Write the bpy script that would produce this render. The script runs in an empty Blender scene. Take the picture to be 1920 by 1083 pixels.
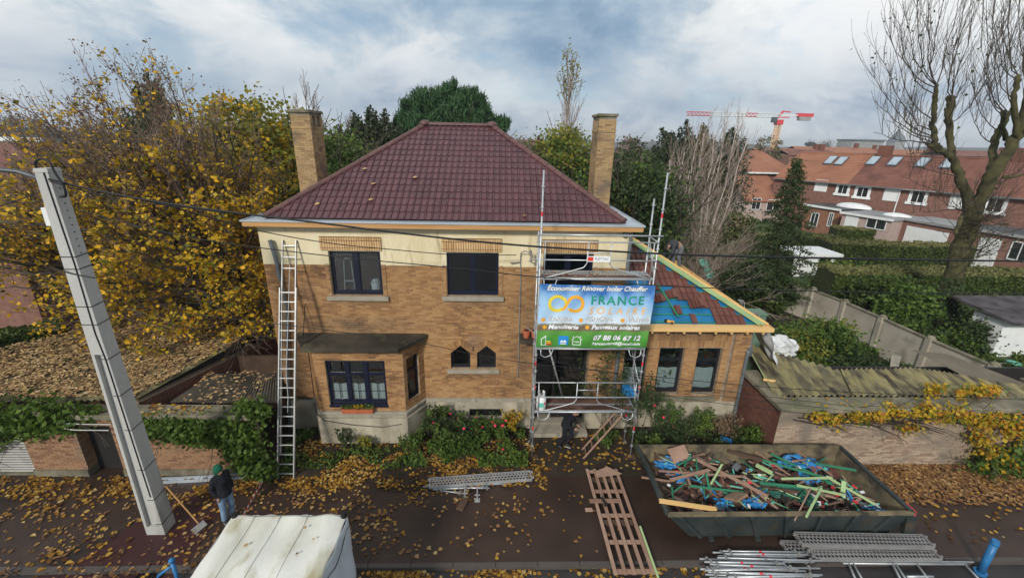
import bpy, bmesh, math, random
import numpy as np
from mathutils import Matrix, Vector
random.seed(7); RNG = np.random.default_rng(7)
S = bpy.context.scene
COL = S.collection
rad = math.radians

# ------------------------------------------------------------ camera
CAM_H, F_PX = 9.5, 810.0
def cam_axes(yaw, pitch, roll):
    f = Vector((math.sin(yaw)*math.cos(pitch), math.cos(yaw)*math.cos(pitch), -math.sin(pitch)))
    r = Vector((math.cos(yaw), -math.sin(yaw), 0)); u = r.cross(f)
    c, s = math.cos(roll), math.sin(roll)
    return r*c+u*s, u*c-r*s, f
CR, CU, CF = cam_axes(rad(1.9), rad(19.0), rad(1.2))
CPOS = Vector((0, 0, CAM_H))
cd = bpy.data.cameras.new('camera'); cam = bpy.data.objects.new('camera', cd); COL.objects.link(cam)
cd.sensor_width = 36; cd.lens = F_PX/1920*36; cd.clip_start = .1; cd.clip_end = 4000
cam.matrix_world = Matrix(((CR.x, CU.x, -CF.x, 0), (CR.y, CU.y, -CF.y, 0), (CR.z, CU.z, -CF.z, CAM_H), (0, 0, 0, 1)))
S.camera = cam
# surveying helpers: where the line of sight through a photo point meets the ground / an upright plane
def ray(x, y): return CF+CR*((x-960)/F_PX)-CU*((y-541.5)/F_PX)
def gz(x, y, z=0.0):
    d = ray(x, y); return CPOS+d*((z-CAM_H)/d.z)
def gy(x, y, Y):
    d = ray(x, y); return CPOS+d*(Y/d.y)
def gx(x, y, X):
    d = ray(x, y); return CPOS+d*(X/d.x)

# ------------------------------------------------------------ light
SUN_EL, SUN_AZ = rad(30), rad(205)       # azimuth clockwise from +Y: behind and a little to the left
sd = bpy.data.lights.new('sun', 'SUN'); sun = bpy.data.objects.new('sun', sd); COL.objects.link(sun)
sd.energy = 3.2; sd.angle = rad(8); sd.color = (1, .95, .87)
sv = Vector((math.sin(SUN_AZ)*math.cos(SUN_EL), math.cos(SUN_AZ)*math.cos(SUN_EL), math.sin(SUN_EL)))
sun.rotation_euler = (-sv).to_track_quat('-Z', 'Y').to_euler(); sun.location = (0, -20, 60)
W = bpy.data.worlds.new('World'); S.world = W; W.use_nodes = True
nt = W.node_tree; nt.nodes.clear(); N = nt.nodes.new; L = nt.links.new
def mathn(t, op, a, b=None, c=None):
    n = t.nodes.new('ShaderNodeMath'); n.operation = op
    for i, v in enumerate((a, b, c)):
        if v is None: continue
        if isinstance(v, (int, float)): n.inputs[i].default_value = v
        else: t.links.new(v, n.inputs[i])
    return n.outputs[0]
def ramp(t, fac, stops, interp='LINEAR'):
    n = t.nodes.new('ShaderNodeValToRGB'); e = n.color_ramp.elements; n.color_ramp.interpolation = interp
    while len(e) < len(stops): e.new(.5)
    for k, (p, c) in enumerate(stops):
        e[k].position = p; e[k].color = (c[0], c[1], c[2], 1)
    t.links.new(fac, n.inputs[0]); return n.outputs[0]
SKY_SEED = 11.9
out = N('ShaderNodeOutputWorld'); sky = N('ShaderNodeTexSky'); sky.sky_type = 'NISHITA'; sky.sun_disc = False
sky.sun_elevation = SUN_EL; sky.sun_rotation = SUN_AZ
bg1 = N('ShaderNodeBackground'); bg1.inputs[1].default_value = .13; L(sky.outputs[0], bg1.inputs[0])
tc = N('ShaderNodeTexCoord'); sp = N('ShaderNodeSeparateXYZ'); L(tc.outputs['Generated'], sp.inputs[0])
zc = mathn(nt, 'MAXIMUM', sp.outputs[2], 0.0); zz = mathn(nt, 'ADD', mathn(nt, 'MULTIPLY', zc, .5), .50)
cb = N('ShaderNodeCombineXYZ'); L(mathn(nt, 'DIVIDE', sp.outputs[0], zz), cb.inputs[0]); L(mathn(nt, 'DIVIDE', sp.outputs[1], zz), cb.inputs[1])
L(mathn(nt, 'MULTIPLY_ADD', zc, 2.6, SKY_SEED), cb.inputs[2])
def wnoise(scale, det, rough, dist=0.0):
    n = N('ShaderNodeTexNoise'); n.inputs['Scale'].default_value = scale; n.inputs['Detail'].default_value = det
    n.inputs['Roughness'].default_value = rough; n.inputs['Distortion'].default_value = dist; L(cb.outputs[0], n.inputs['Vector']); return n.outputs[0]
n1 = wnoise(.95, 9, .55, .35); n2 = wnoise(2.6, 10, .62, .35)
shade = mathn(nt, 'ADD', mathn(nt, 'MULTIPLY', n1, .68), mathn(nt, 'MULTIPLY', n2, .32))
ccol = ramp(nt, shade, [(.40, (.20, .32, .47)), (.455, (.36, .48, .61)), (.495, (.55, .64, .72)), (.53, (.80, .84, .86)), (.58, (.96, .97, .97))])
hz = mathn(nt, 'MULTIPLY', mathn(nt, 'EXPONENT', mathn(nt, 'MULTIPLY', mathn(nt, 'POWER', mathn(nt, 'DIVIDE', mathn(nt, 'SUBTRACT', sp.outputs[2], .05), .10), 2), -1)), mathn(nt, 'MULTIPLY_ADD', n2, 3.0, -1.0)); hz.node.use_clamp = True
hm_ = N('ShaderNodeMix'); hm_.data_type = 'RGBA'; L(hz, hm_.inputs[0]); L(ccol, hm_.inputs[6]); hm_.inputs[7].default_value = (.30, .40, .53, 1); ccol = hm_.outputs[2]
bg2 = N('ShaderNodeBackground'); bg2.inputs[1].default_value = 1.0; L(ccol, bg2.inputs[0])
cover = ramp(nt, n2, [(.30, (.55, .55, .55)), (.46, (.95, .95, .95)), (.55, (1, 1, 1))])
mx = N('ShaderNodeMixShader'); L(mathn(nt, 'MAXIMUM', cover, mathn(nt, 'SUBTRACT', 1.0, mathn(nt, 'MULTIPLY', zc, 3.5))), mx.inputs[0]); L(bg1.outputs[0], mx.inputs[1]); L(bg2.outputs[0], mx.inputs[2]); L(mx.outputs[0], out.inputs[0])
S.view_settings.view_transform = 'Standard'; S.view_settings.look = 'None'; S.view_settings.gamma = 1; S.view_settings.exposure = 0
S.render.engine = 'CYCLES'; S.cycles.max_bounces = 5; S.cycles.transparent_max_bounces = 12; S.cycles.diffuse_bounces = 3

# ------------------------------------------------------------ materials
MATS = {}
def mat(name, cols, scale=3.0, rough=.7, bump=.0, bscale=30.0, isl=0.0, metal=0.0, stretch=(1, 1, 1), detail=5, dirt=None, dscale=.6, dlo=.5, spec=.35, fine=.15, trans=0.0, ndist=0.0, soot=()):
    """cols: 2+ colours spread over a mix of world-space noise and per-piece random; dirt: a stain colour over a second noise"""
    m = bpy.data.materials.new(name); m.use_nodes = True; t = m.node_tree; b = t.nodes['Principled BSDF']
    g = t.nodes.new('ShaderNodeNewGeometry'); mp = t.nodes.new('ShaderNodeMapping'); mp.inputs['Scale'].default_value = stretch
    t.links.new(g.outputs['Position'], mp.inputs[0])
    def nz(s, d=5.0, src=mp.outputs[0], ds=0.0):
        n = t.nodes.new('ShaderNodeTexNoise'); n.inputs['Scale'].default_value = s; n.inputs['Detail'].default_value = d; n.inputs['Distortion'].default_value = ds
        t.links.new(src, n.inputs['Vector']); return n.outputs[0]
    a = nz(scale, detail, ds=ndist)
    a = mathn(t, 'MULTIPLY_ADD', mathn(t, 'SUBTRACT', a, .5), 2.2, .5)
    if isl > 0:
        oi = t.nodes.new('ShaderNodeObjectInfo')
        r = mathn(t, 'FRACT', mathn(t, 'ADD', g.outputs['Random Per Island'], oi.outputs['Random']))
        a = mathn(t, 'ADD', mathn(t, 'MULTIPLY', a, 1-isl), mathn(t, 'MULTIPLY', r, isl))
    n = len(cols); c = ramp(t, a, [(i/(n-1) if n > 1 else 0, cols[i]) for i in range(n)])
    if fine > 0:
        fn = nz(scale*9+20, 3); v = mathn(t, 'MULTIPLY_ADD', fn, fine*2, 1-fine)
        mm = t.nodes.new('ShaderNodeVectorMath'); mm.operation = 'SCALE'; t.links.new(c, mm.inputs[0]); t.links.new(v, mm.inputs[3]); c = mm.outputs[0]
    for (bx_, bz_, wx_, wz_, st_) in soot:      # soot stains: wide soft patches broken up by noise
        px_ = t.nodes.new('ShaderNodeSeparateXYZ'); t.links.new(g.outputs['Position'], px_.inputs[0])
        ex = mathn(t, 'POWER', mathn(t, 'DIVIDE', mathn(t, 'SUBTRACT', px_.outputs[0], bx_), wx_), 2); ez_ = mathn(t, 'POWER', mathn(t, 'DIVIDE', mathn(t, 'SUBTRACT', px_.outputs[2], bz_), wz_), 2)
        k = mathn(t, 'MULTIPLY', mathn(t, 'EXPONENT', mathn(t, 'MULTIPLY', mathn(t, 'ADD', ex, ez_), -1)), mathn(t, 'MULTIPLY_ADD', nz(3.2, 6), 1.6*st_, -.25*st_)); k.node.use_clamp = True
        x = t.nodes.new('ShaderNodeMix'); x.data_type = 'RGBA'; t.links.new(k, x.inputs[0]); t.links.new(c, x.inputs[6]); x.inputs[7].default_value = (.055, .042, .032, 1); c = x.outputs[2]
    if dirt:
        dn = nz(dscale, 8, ds=.3)
        k = ramp(t, dn, [(dlo, (0, 0, 0)), (min(1, dlo+.17), (1, 1, 1))])
        x = t.nodes.new('ShaderNodeMix'); x.data_type = 'RGBA'; t.links.new(k, x.inputs[0]); t.links.new(c, x.inputs[6]); x.inputs[7].default_value = (*dirt, 1); c = x.outputs[2]
    t.links.new(c, b.inputs['Base Color'])
    b.inputs['Roughness'].default_value = rough; b.inputs['Metallic'].default_value = metal; b.inputs['Specular IOR Level'].default_value = spec
    if bump > 0:
        bn = t.nodes.new('ShaderNodeBump'); bn.inputs['Strength'].default_value = bump; bn.inputs['Distance'].default_value = .02
        t.links.new(nz(bscale, 4), bn.inputs['Height']); t.links.new(bn.outputs[0], b.inputs['Normal'])
    MATS[name] = m; return m
def leafmat(name, cols, scale=.7, isl=.55, tr=.35):
    """leaves: per-leaf random plus clump noise; part of the light passes through"""
    m = mat(name, cols, scale=scale, rough=.6, isl=isl, fine=0, spec=.25, detail=2); t = m.node_tree; b = t.nodes['Principled BSDF']
    tl = t.nodes.new('ShaderNodeBsdfTranslucent'); mx = t.nodes.new('ShaderNodeMixShader'); mx.inputs[0].default_value = tr
    t.links.new(b.inputs['Base Color'].links[0].from_socket, tl.inputs[0]); o = t.nodes['Material Output']
    t.links.new(b.outputs[0], mx.inputs[1]); t.links.new(tl.outputs[0], mx.inputs[2]); t.links.new(mx.outputs[0], o.inputs[0]); return m
def glassmat(name, tint=(.75, .8, .82), refl=.12):
    m = bpy.data.materials.new(name); m.use_nodes = True; t = m.node_tree; t.nodes.clear()
    o = t.nodes.new('ShaderNodeOutputMaterial'); a = t.nodes.new('ShaderNodeBsdfTransparent'); a.inputs[0].default_value = (*tint, 1)
    g = t.nodes.new('ShaderNodeBsdfGlossy'); g.inputs['Roughness'].default_value = .02
    f = t.nodes.new('ShaderNodeFresnel'); f.inputs[0].default_value = 1.45
    x = t.nodes.new('ShaderNodeMixShader'); t.links.new(mathn(t, 'MULTIPLY_ADD', f.outputs[0], 1.0, refl*.3), x.inputs[0])
    t.links.new(a.outputs[0], x.inputs[1]); t.links.new(g.outputs[0], x.inputs[2]); t.links.new(x.outputs[0], o.inputs[0]); MATS[name] = m; return m
M = MATS
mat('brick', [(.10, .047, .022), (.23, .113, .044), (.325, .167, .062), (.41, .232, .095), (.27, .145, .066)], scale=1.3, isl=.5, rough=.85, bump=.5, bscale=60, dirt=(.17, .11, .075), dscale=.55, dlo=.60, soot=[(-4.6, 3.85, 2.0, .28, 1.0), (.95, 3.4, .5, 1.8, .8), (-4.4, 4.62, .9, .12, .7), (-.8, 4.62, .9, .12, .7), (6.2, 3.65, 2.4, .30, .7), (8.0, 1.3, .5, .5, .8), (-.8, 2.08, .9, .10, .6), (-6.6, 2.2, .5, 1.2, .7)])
mat('brick_warm', [(.42, .25, .11), (.54, .34, .16), (.62, .42, .21), (.50, .30, .14)], scale=2, isl=.6, rough=.85, bump=.4, bscale=60)
mat('brick_chimney', [(.14, .08, .045), (.28, .18, .085), (.40, .27, .13), (.22, .135, .075)], scale=1.5, isl=.55, rough=.9, bump=.5, bscale=50, dirt=(.13, .10, .075), dscale=1.3, dlo=.56)
mat('brick_garden', [(.11, .05, .028), (.20, .10, .055), (.30, .17, .09), (.18, .10, .065)], scale=1.5, isl=.55, rough=.9, bump=.5, bscale=50, dirt=(.16, .12, .09), dscale=1.1, dlo=.54)
mat('brick_pale', [(.17, .11, .08), (.30, .21, .15), (.42, .33, .24), (.26, .15, .10)], scale=1.2, isl=.6, rough=.9, bump=.5, bscale=50, dirt=(.19, .16, .125), dscale=.9, dlo=.50)
mat('brick_dark', [(.09, .035, .025), (.14, .055, .038), (.18, .075, .05)], scale=1.5, isl=.6, rough=.9, bump=.4, bscale=50)
mat('brick_red', [(.14, .070, .055), (.20, .098, .075), (.26, .14, .11)], scale=3, rough=.9, bump=.2, isl=.3)
mat('mortar', [(.20, .145, .095), (.38, .29, .20)], scale=6, rough=.95, bump=.3)
mat('mortar_light', [(.19, .15, .105), (.28, .23, .165)], scale=6, rough=.95, bump=.3)
mat('render_cream', [(.60, .51, .31), (.69, .60, .39), (.73, .65, .45)], scale=1.2, rough=.9, bump=.6, bscale=35, dirt=(.36, .28, .15), dscale=3.0, dlo=.60, stretch=(1.6, 1, .35))
mat('plinth', [(.22, .19, .14), (.36, .32, .24), (.46, .41, .31)], scale=1.8, rough=.9, bump=.4, bscale=25, dirt=(.15, .135, .10), dscale=1.5, dlo=.55, stretch=(1, 1, .5))
mat('stone', [(.24, .21, .16), (.38, .34, .27)], scale=3, rough=.9, bump=.4, bscale=40, dirt=(.12, .11, .085), dscale=3, dlo=.57)
mat('canopy_concrete', [(.022, .018, .013), (.045, .036, .026), (.085, .068, .048)], scale=1.3, rough=.85, bump=.4, bscale=20, dirt=(.10, .11, .045), dscale=2, dlo=.58)
mat('coping', [(.09, .08, .055), (.17, .15, .105), (.25, .22, .155)], scale=2.5, rough=.92, bump=.4, bscale=30, dirt=(.10, .11, .05), dscale=1.6, dlo=.52)
mat('roof_tile', [(.058, .022, .027), (.080, .030, .035), (.105, .039, .043), (.073, .033, .040)], scale=1.0, isl=.45, rough=.30, bump=.15, bscale=40, spec=.5)
mat('ridge_tile', [(.09, .042, .040), (.135, .065, .058)], scale=2, isl=.5, rough=.45, bump=.2)
mat('annex_tile', [(.10, .036, .026), (.14, .052, .038), (.17, .068, .048)], scale=1.5, isl=.5, rough=.5, bump=.15)
mat('old_tile', [(.12, .045, .035), (.16, .065, .05)], scale=2, isl=.6, rough=.55, bump=.2)
mat('zinc', [(.38, .42, .46), (.52, .57, .61)], scale=1.4, rough=.42, metal=.35, fine=.05)
mat('zinc_dark', [(.12, .14, .15), (.20, .22, .23)], scale=3, rough=.5, metal=.4)
mat('timber', [(.36, .18, .06), (.50, .28, .11), (.60, .36, .15)], scale=2.2, rough=.65, stretch=(.25, 1, 5), isl=.25)
mat('timber_yellow', [(.55, .33, .12), (.68, .43, .17), (.75, .50, .22)], scale=2.2, rough=.6, stretch=(.25, 1, 5), isl=.35)
mat('timber_pink', [(.20, .115, .08), (.31, .19, .135), (.42, .28, .205)], scale=2.5, rough=.75, isl=.5)
mat('timber_green', [(.24, .36, .17), (.34, .46, .22), (.45, .52, .26)], scale=2, rough=.7, isl=.4)
mat('timber_dkgreen', [(.02, .14, .08), (.04, .25, .13)], scale=2, rough=.7, isl=.4)
mat('timber_dark', [(.05, .03, .02), (.11, .065, .04)], scale=3, rough=.85, isl=.5)
mat('membrane', [(.01, .12, .27), (.015, .19, .40)], scale=2, rough=.5, bump=.25, bscale=6)
mat('frame_navy', [(.006, .008, .020), (.009, .012, .030)], scale=2, rough=.35)
mat('frame_black', [(.010, .011, .014), (.02, .02, .024)], scale=2, rough=.4)
mat('curtain', [(.66, .67, .60), (.72, .73, .66)], scale=2, rough=.9, stretch=(2, 1, .3), fine=0)
glassmat('glass'); glassmat('glass_far', (.3, .33, .36), .3)
mat('lintel_joint', [(.12, .07, .035), (.20, .12, .06)], rough=.95)
mat('interior', [(.03, .028, .025), (.05, .045, .04)], rough=.9)
mat('white_paint', [(.66, .67, .66), (.76, .77, .76)], scale=2, rough=.5, fine=.05)
mat('asphalt', [(.026, .0135, .009), (.040, .0215, .0145), (.053, .030, .021)], scale=.8, rough=.42, bump=.5, bscale=120, fine=.25, dirt=(.018, .010, .007), dscale=.45, dlo=.50, spec=.55)
mat('asphalt_red', [(.038, .012, .012), (.055, .018, .018)], scale=.9, rough=.45, bump=.5, bscale=120, fine=.2)
mat('asphalt_road', [(.026, .023, .023), (.045, .040, .039)], scale=1.2, rough=.5, bump=.5, bscale=110, fine=.25)
mat('road_blue', [(.075, .08, .10), (.10, .11, .135)], scale=.6, rough=.55, bump=.2, bscale=60)
mat('kerb', [(.06, .05, .045), (.10, .085, .075)], scale=2, rough=.7, bump=.3, isl=.4)
mat('soil', [(.012, .009, .006), (.028, .019, .012), (.05, .032, .018)], scale=3, rough=.95, bump=.9, bscale=25)
mat('grass', [(.028, .048, .010), (.05, .08, .018), (.085, .105, .03)], scale=1.3, rough=.95, bump=.9, bscale=30)
mat('path', [(.022, .015, .010), (.042, .030, .020)], scale=2.5, rough=.75, bump=.6, bscale=30, isl=.3)
mat('garden_wall', [(.27, .24, .19), (.38, .34, .28), (.44, .40, .33)], scale=.8, rough=.95, bump=.3, bscale=20, dirt=(.16, .15, .10), dscale=.8, dlo=.56, isl=.15)
mat('galv', [(.33, .35, .36), (.47, .49, .50), (.58, .60, .61)], scale=4, rough=.42, metal=.55, isl=.3)
mat('galv_dull', [(.20, .195, .19), (.32, .31, .30)], scale=4, rough=.6, metal=.3, isl=.3)
mat('alu', [(.30, .30, .29), (.42, .42, .41)], scale=4, rough=.45, metal=.5)
mat('ply_red', [(.06, .032, .024), (.12, .065, .05), (.19, .11, .09)], scale=1.6, rough=.6, dirt=(.035, .02, .016), dscale=2.5, dlo=.5, stretch=(.6, 1.6, 1))
mat('red_paint', [(.55, .03, .04), (.65, .05, .06)], rough=.5)
mat('concrete_pole', [(.36, .355, .33), (.46, .455, .43)], scale=1.0, rough=.85, bump=.25, bscale=50, stretch=(1, 1, .3), dirt=(.27, .26, .24), dscale=1.6, dlo=.57)
mat('cable', [(.006, .006, .007), (.012, .012, .013)], rough=.55)
mat('grey_steel', [(.06, .07, .075), (.10, .11, .115)], rough=.45, metal=.3)
mat('corrugated_moss_ribshade', [(.07, .06, .045), (.16, .14, .085), (.30, .26, .12), (.22, .20, .14)], scale=1.6, rough=.95, bump=.5, bscale=15, dirt=(.055, .045, .035), dscale=1.5, dlo=.50, stretch=(2.6, .5, 1))  # moss tones streaked along the ribs, painting in contrast the flat light leaves out
mat('corrugated_dark', [(.08, .07, .055), (.15, .13, .10)], scale=1.5, rough=.9, bump=.4, isl=.3)
mat('corrugated_grey', [(.40, .39, .36), (.55, .54, .50)], scale=2, rough=.6)
mat('black', [(.006, .006, .006), (.012, .012, .012)], rough=.7)
mat('door_dark', [(.012, .011, .010), (.022, .02, .018)], rough=.6)
mat('skip_steel', [(.018, .026, .026), (.034, .045, .045), (.058, .066, .062)], scale=1.5, rough=.55, metal=.15, bump=.35, bscale=12, dirt=(.085, .06, .038), dscale=2.2, dlo=.58)
mat('skip_inner', [(.06, .052, .036), (.14, .11, .065), (.21, .165, .09)], scale=2.2, rough=.85, bump=.5, bscale=20, dirt=(.035, .03, .025), dscale=2.1, dlo=.49)
mat('tarp', [(.52, .50, .41), (.66, .65, .58), (.74, .74, .70)], scale=1.6, rough=.5, bump=.25, bscale=7, dirt=(.38, .34, .20), dscale=2.2, dlo=.54, fine=.08, stretch=(1, .45, 1))
mat('tarp_side', [(.50, .54, .58), (.60, .64, .67)], scale=1.5, rough=.5, bump=.15, bscale=6, fine=.05)
mat('plastic_sheet', [(.42, .43, .42), (.60, .61, .60)], scale=3, rough=.35)
mat('blue_paint', [(.02, .12, .28), (.03, .17, .38)], scale=3, rough=.4)
mat('blue_plastic', [(.01, .10, .26), (.02, .18, .42), (.04, .26, .54)], scale=6, rough=.5, bump=.5, bscale=14)
mat('cardboard', [(.17, .11, .075), (.28, .185, .12)], scale=3, rough=.85)
mat('terracotta', [(.38, .10, .045), (.50, .15, .07)], scale=4, rough=.7)
mat('bark', [(.030, .024, .017), (.065, .052, .035), (.095, .075, .05)], scale=3, rough=.95, bump=.9, bscale=18, stretch=(1, 1, .3))
mat('bark_moss', [(.022, .019, .012), (.05, .045, .02), (.085, .078, .03), (.04, .032, .022)], scale=2, rough=.95, bump=.9, bscale=16)
mat('twig', [(.11, .075, .06), (.20, .145, .115)], scale=2, rough=.9)
mat('twig_dark', [(.045, .035, .028), (.09, .07, .05)], scale=2, rough=.9)
mat('twig_pale', [(.22, .17, .14), (.36, .29, .25)], scale=2, rough=.9)
mat('birch_bark', [(.34, .29, .25), (.56, .50, .45)], scale=3, rough=.85)
leafmat('leaf_yellow', [(.05, .07, .012), (.15, .16, .02), (.55, .37, .025), (.86, .48, .022), (.88, .62, .09)], scale=2.2, isl=.5)
leafmat('leaf_brown', [(.12, .08, .05), (.22, .15, .10), (.30, .22, .10)])
leafmat('leaf_pine', [(.020, .055, .022), (.045, .105, .038), (.09, .17, .06)], tr=.25, scale=1.4)
leafmat('leaf_dark', [(.020, .042, .014), (.045, .075, .024), (.095, .12, .038)], tr=.3)
leafmat('leaf_conifer', [(.022, .036, .017), (.045, .060, .028), (.085, .085, .042)], tr=.2)
leafmat('leaf_green', [(.035, .065, .014), (.085, .145, .026), (.18, .25, .05)])
leafmat('leaf_yelgreen', [(.10, .12, .02), (.22, .22, .035), (.38, .32, .05)])
leafmat('leaf_ivy', [(.035, .06, .012), (.08, .14, .02), (.16, .24, .035)])
leafmat('leaf_vine', [(.07, .09, .015), (.26, .24, .02), (.55, .38, .03), (.46, .19, .025), (.30, .11, .03)], scale=2.0, isl=.5)
leafmat('leaf_fallen', [(.06, .028, .012), (.16, .07, .018), (.40, .20, .03), (.60, .36, .06), (.66, .54, .28)], isl=.8)
leafmat('leaf_litter', [(.09, .045, .022), (.18, .09, .04), (.30, .16, .06), (.42, .28, .13)], isl=.8, tr=.1)
leafmat('leaf_dry', [(.10, .055, .03), (.22, .13, .07), (.42, .27, .12), (.56, .38, .17), (.62, .50, .33)], isl=.75, tr=.1, scale=1.6)
leafmat('hedge', [(.034, .056, .010), (.07, .105, .020), (.13, .165, .035)], tr=.3)
leafmat('hedge_top', [(.12, .125, .04), (.18, .175, .065)], tr=.15)
leafmat('olive_twigs', [(.08, .07, .03), (.15, .13, .065), (.23, .20, .12)], tr=.25)
mat('rose', [(.55, .02, .06), (.75, .05, .12)], rough=.6, isl=.6)
mat('far_roof_orange', [(.22, .095, .058), (.29, .128, .075), (.33, .155, .095)], scale=.6, rough=.85, isl=.2, dirt=(.22, .075, .04), dscale=.5, dlo=.55)
mat('far_roof_red', [(.13, .055, .042), (.185, .078, .056), (.23, .105, .075)], scale=.8, rough=.85, isl=.2, dirt=(.12, .05, .04), dscale=.5, dlo=.54)
mat('far_wall_pink', [(.36, .27, .24), (.45, .34, .30)], scale=2, rough=.9)
mat('far_wall_orange', [(.22, .10, .06), (.27, .13, .08)], scale=2, rough=.9)
mat('far_grey', [(.20, .20, .20), (.34, .34, .33)], scale=.3, rough=.9)
mat('far_tree', [(.05, .048, .045), (.08, .076, .07), (.11, .10, .09)], scale=.05, rough=.95)
mat('crane_yellow', [(.62, .30, .04), (.70, .36, .06)], rough=.5)
mat('skin', [(.30, .16, .11), (.36, .20, .14)], rough=.55)
mat('cloth_navy', [(.006, .007, .011), (.012, .013, .018)], rough=.9)
mat('cloth_charcoal', [(.03, .03, .035), (.05, .05, .055)], rough=.9)
mat('cloth_grey', [(.09, .09, .095), (.14, .14, .145)], rough=.9)
mat('cloth_green', [(.004, .06, .03), (.008, .10, .05)], rough=.95, bump=.4, bscale=150)
mat('denim', [(.12, .20, .30), (.22, .32, .44)], scale=5, rough=.9)
mat('hair', [(.012, .008, .006), (.02, .014, .01)], rough=.7)
mat('black_shoe', [(.01, .01, .012), (.02, .02, .022)], rough=.5)
mat('turquoise', [(.10, .42, .32), (.15, .50, .40)], rough=.5)
mat('bin_green', [(.10, .18, .12), (.16, .24, .17)], rough=.5)
mat('tarp_green', [(.005, .05, .035), (.01, .09, .06)], rough=.6, bump=.5, bscale=8)

# ------------------------------------------------------------ geometry helpers
class MB:
    def __init__(s): s.v = []; s.f = []; s.m = []; s.cur = 0
    def _add(s, vs, fs):
        n = len(s.v); s.v += [tuple(v) for v in vs]; s.f += [tuple(i+n for i in f) for f in fs]; s.m += [s.cur]*len(fs)
    def box(s, c, size, rz=0.0, R=None):
        hx, hy, hz = size[0]/2, size[1]/2, size[2]/2; c = Vector(c)
        R = R or Matrix.Rotation(rz, 3, 'Z')
        vs = [c+R @ Vector((x, y, z)) for z in (-hz, hz) for x, y in ((-hx, -hy), (hx, -hy), (hx, hy), (-hx, hy))]
        s._add(vs, [(3, 2, 1, 0), (4, 5, 6, 7), (0, 1, 5, 4), (1, 2, 6, 5), (2, 3, 7, 6), (3, 0, 4, 7)]); return s
    def bb(s, x0, x1, y0, y1, z0, z1): return s.box(((x0+x1)/2, (y0+y1)/2, (z0+z1)/2), (abs(x1-x0), abs(y1-y0), abs(z1-z0)))
    def beam(s, a, b, w, h, up=(0, 0, 1)):
        a = Vector(a); b = Vector(b); d = b-a; L_ = d.length; d.normalize(); u = Vector(up)
        if abs(d.dot(u)) > .98: u = Vector((0, 1, 0))
        x = d.cross(u).normalized(); z = x.cross(d)
        R = Matrix((x, d, z)).transposed(); return s.box((a+b)/2, (w, L_, h), R=R)
    def tube(s, pts, r, n=8, cap=True, r1=None):
        pts = [Vector(p) for p in pts]; k = len(pts)
        rs = r if isinstance(r, (list, tuple)) else [r+(((r1 if r1 is not None else r)-r)*i/(k-1)) for i in range(k)]
        vs = []; fs = []; prev = None
        for i, p in enumerate(pts):
            d = (pts[min(i+1, k-1)]-pts[max(i-1, 0)]).normalized()
            if prev is None: u = Vector((0, 0, 1)) if abs(d.z) < .9 else Vector((1, 0, 0)); x = d.cross(u).normalized()
            else: x = (prev-d*prev.dot(d)).normalized()
            prev = x; y = d.cross(x)
            for j in range(n):
                a = 2*math.pi*j/n; vs.append(p+(x*math.cos(a)+y*math.sin(a))*rs[i])
        for i in range(k-1):
            for j in range(n): fs.append((i*n+j, i*n+(j+1) % n, (i+1)*n+(j+1) % n, (i+1)*n+j))
        if cap: fs.append(tuple(range(n-1, -1, -1))); fs.append(tuple((k-1)*n+j for j in range(n)))
        s._add(vs, fs); return s
    def ell(s, c, r, n=10, m=7, R=None, bot=-1.0, top=1.0):
        c = Vector(c); vs = []; fs = []
        for i in range(m+1):
            ph = math.asin(bot)+(math.asin(top)-math.asin(bot))*i/m
            for j in range(n):
                a = 2*math.pi*j/n; p = Vector((r[0]*math.cos(ph)*math.cos(a), r[1]*math.cos(ph)*math.sin(a), r[2]*math.sin(ph)))
                vs.append(c+(R @ p if R else p))
        for i in range(m):
            for j in range(n): fs.append((i*n+j, i*n+(j+1) % n, (i+1)*n+(j+1) % n, (i+1)*n+j))
        s._add(vs, fs); return s
    def prism(s, poly, z0, z1):
        n = len(poly); vs = [(x, y, z0) for x, y in poly]+[(x, y, z1) for x, y in poly]
        s._add(vs, [tuple(range(n-1, -1, -1)), tuple(range(n, 2*n))]+[(i, (i+1) % n, n+(i+1) % n, n+i) for i in range(n)]); return s
    def ext(s, poly, d):
        """polygon of 3-D points extruded along d"""
        n = len(poly); d = Vector(d); P = [Vector(p) for p in poly]
        s._add(P+[p+d for p in P], [tuple(range(n-1, -1, -1)), tuple(range(n, 2*n))]+[(i, (i+1) % n, n+(i+1) % n, n+i) for i in range(n)]); return s
    def quad(s, *p): s._add(p, [tuple(range(len(p)))]); return s
    def grid(s, fn, nu, nv, thick=None):
        vs = [fn(i/nu, j/nv) for j in range(nv+1) for i in range(nu+1)]
        s._add(vs, [(j*(nu+1)+i, j*(nu+1)+i+1, (j+1)*(nu+1)+i+1, (j+1)*(nu+1)+i) for j in range(nv) for i in range(nu)]); return s
    def mesh(s, name, smooth=False, fixn=True):
        me = bpy.data.meshes.new(name); me.from_pydata(s.v, [], s.f); me.update()
        if fixn and len(s.f) < 60000:
            bm = bmesh.new(); bm.from_mesh(me); bmesh.ops.recalc_face_normals(bm, faces=bm.faces); bm.to_mesh(me); bm.free()
        if max(s.m, default=0) > 0: me.polygons.foreach_set('material_index', s.m)
        if smooth: me.polygons.foreach_set('use_smooth', [True]*len(me.polygons))
        return me
    def build(s, name, m, parent=None, smooth=False, kind=None, bevel=0.0, thick=0.0, label=None, fixn=True):
        me = s.mesh(name, smooth, fixn and not thick); return place(name, me, m, parent, kind=kind, bevel=bevel, thick=thick, label=label)
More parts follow.
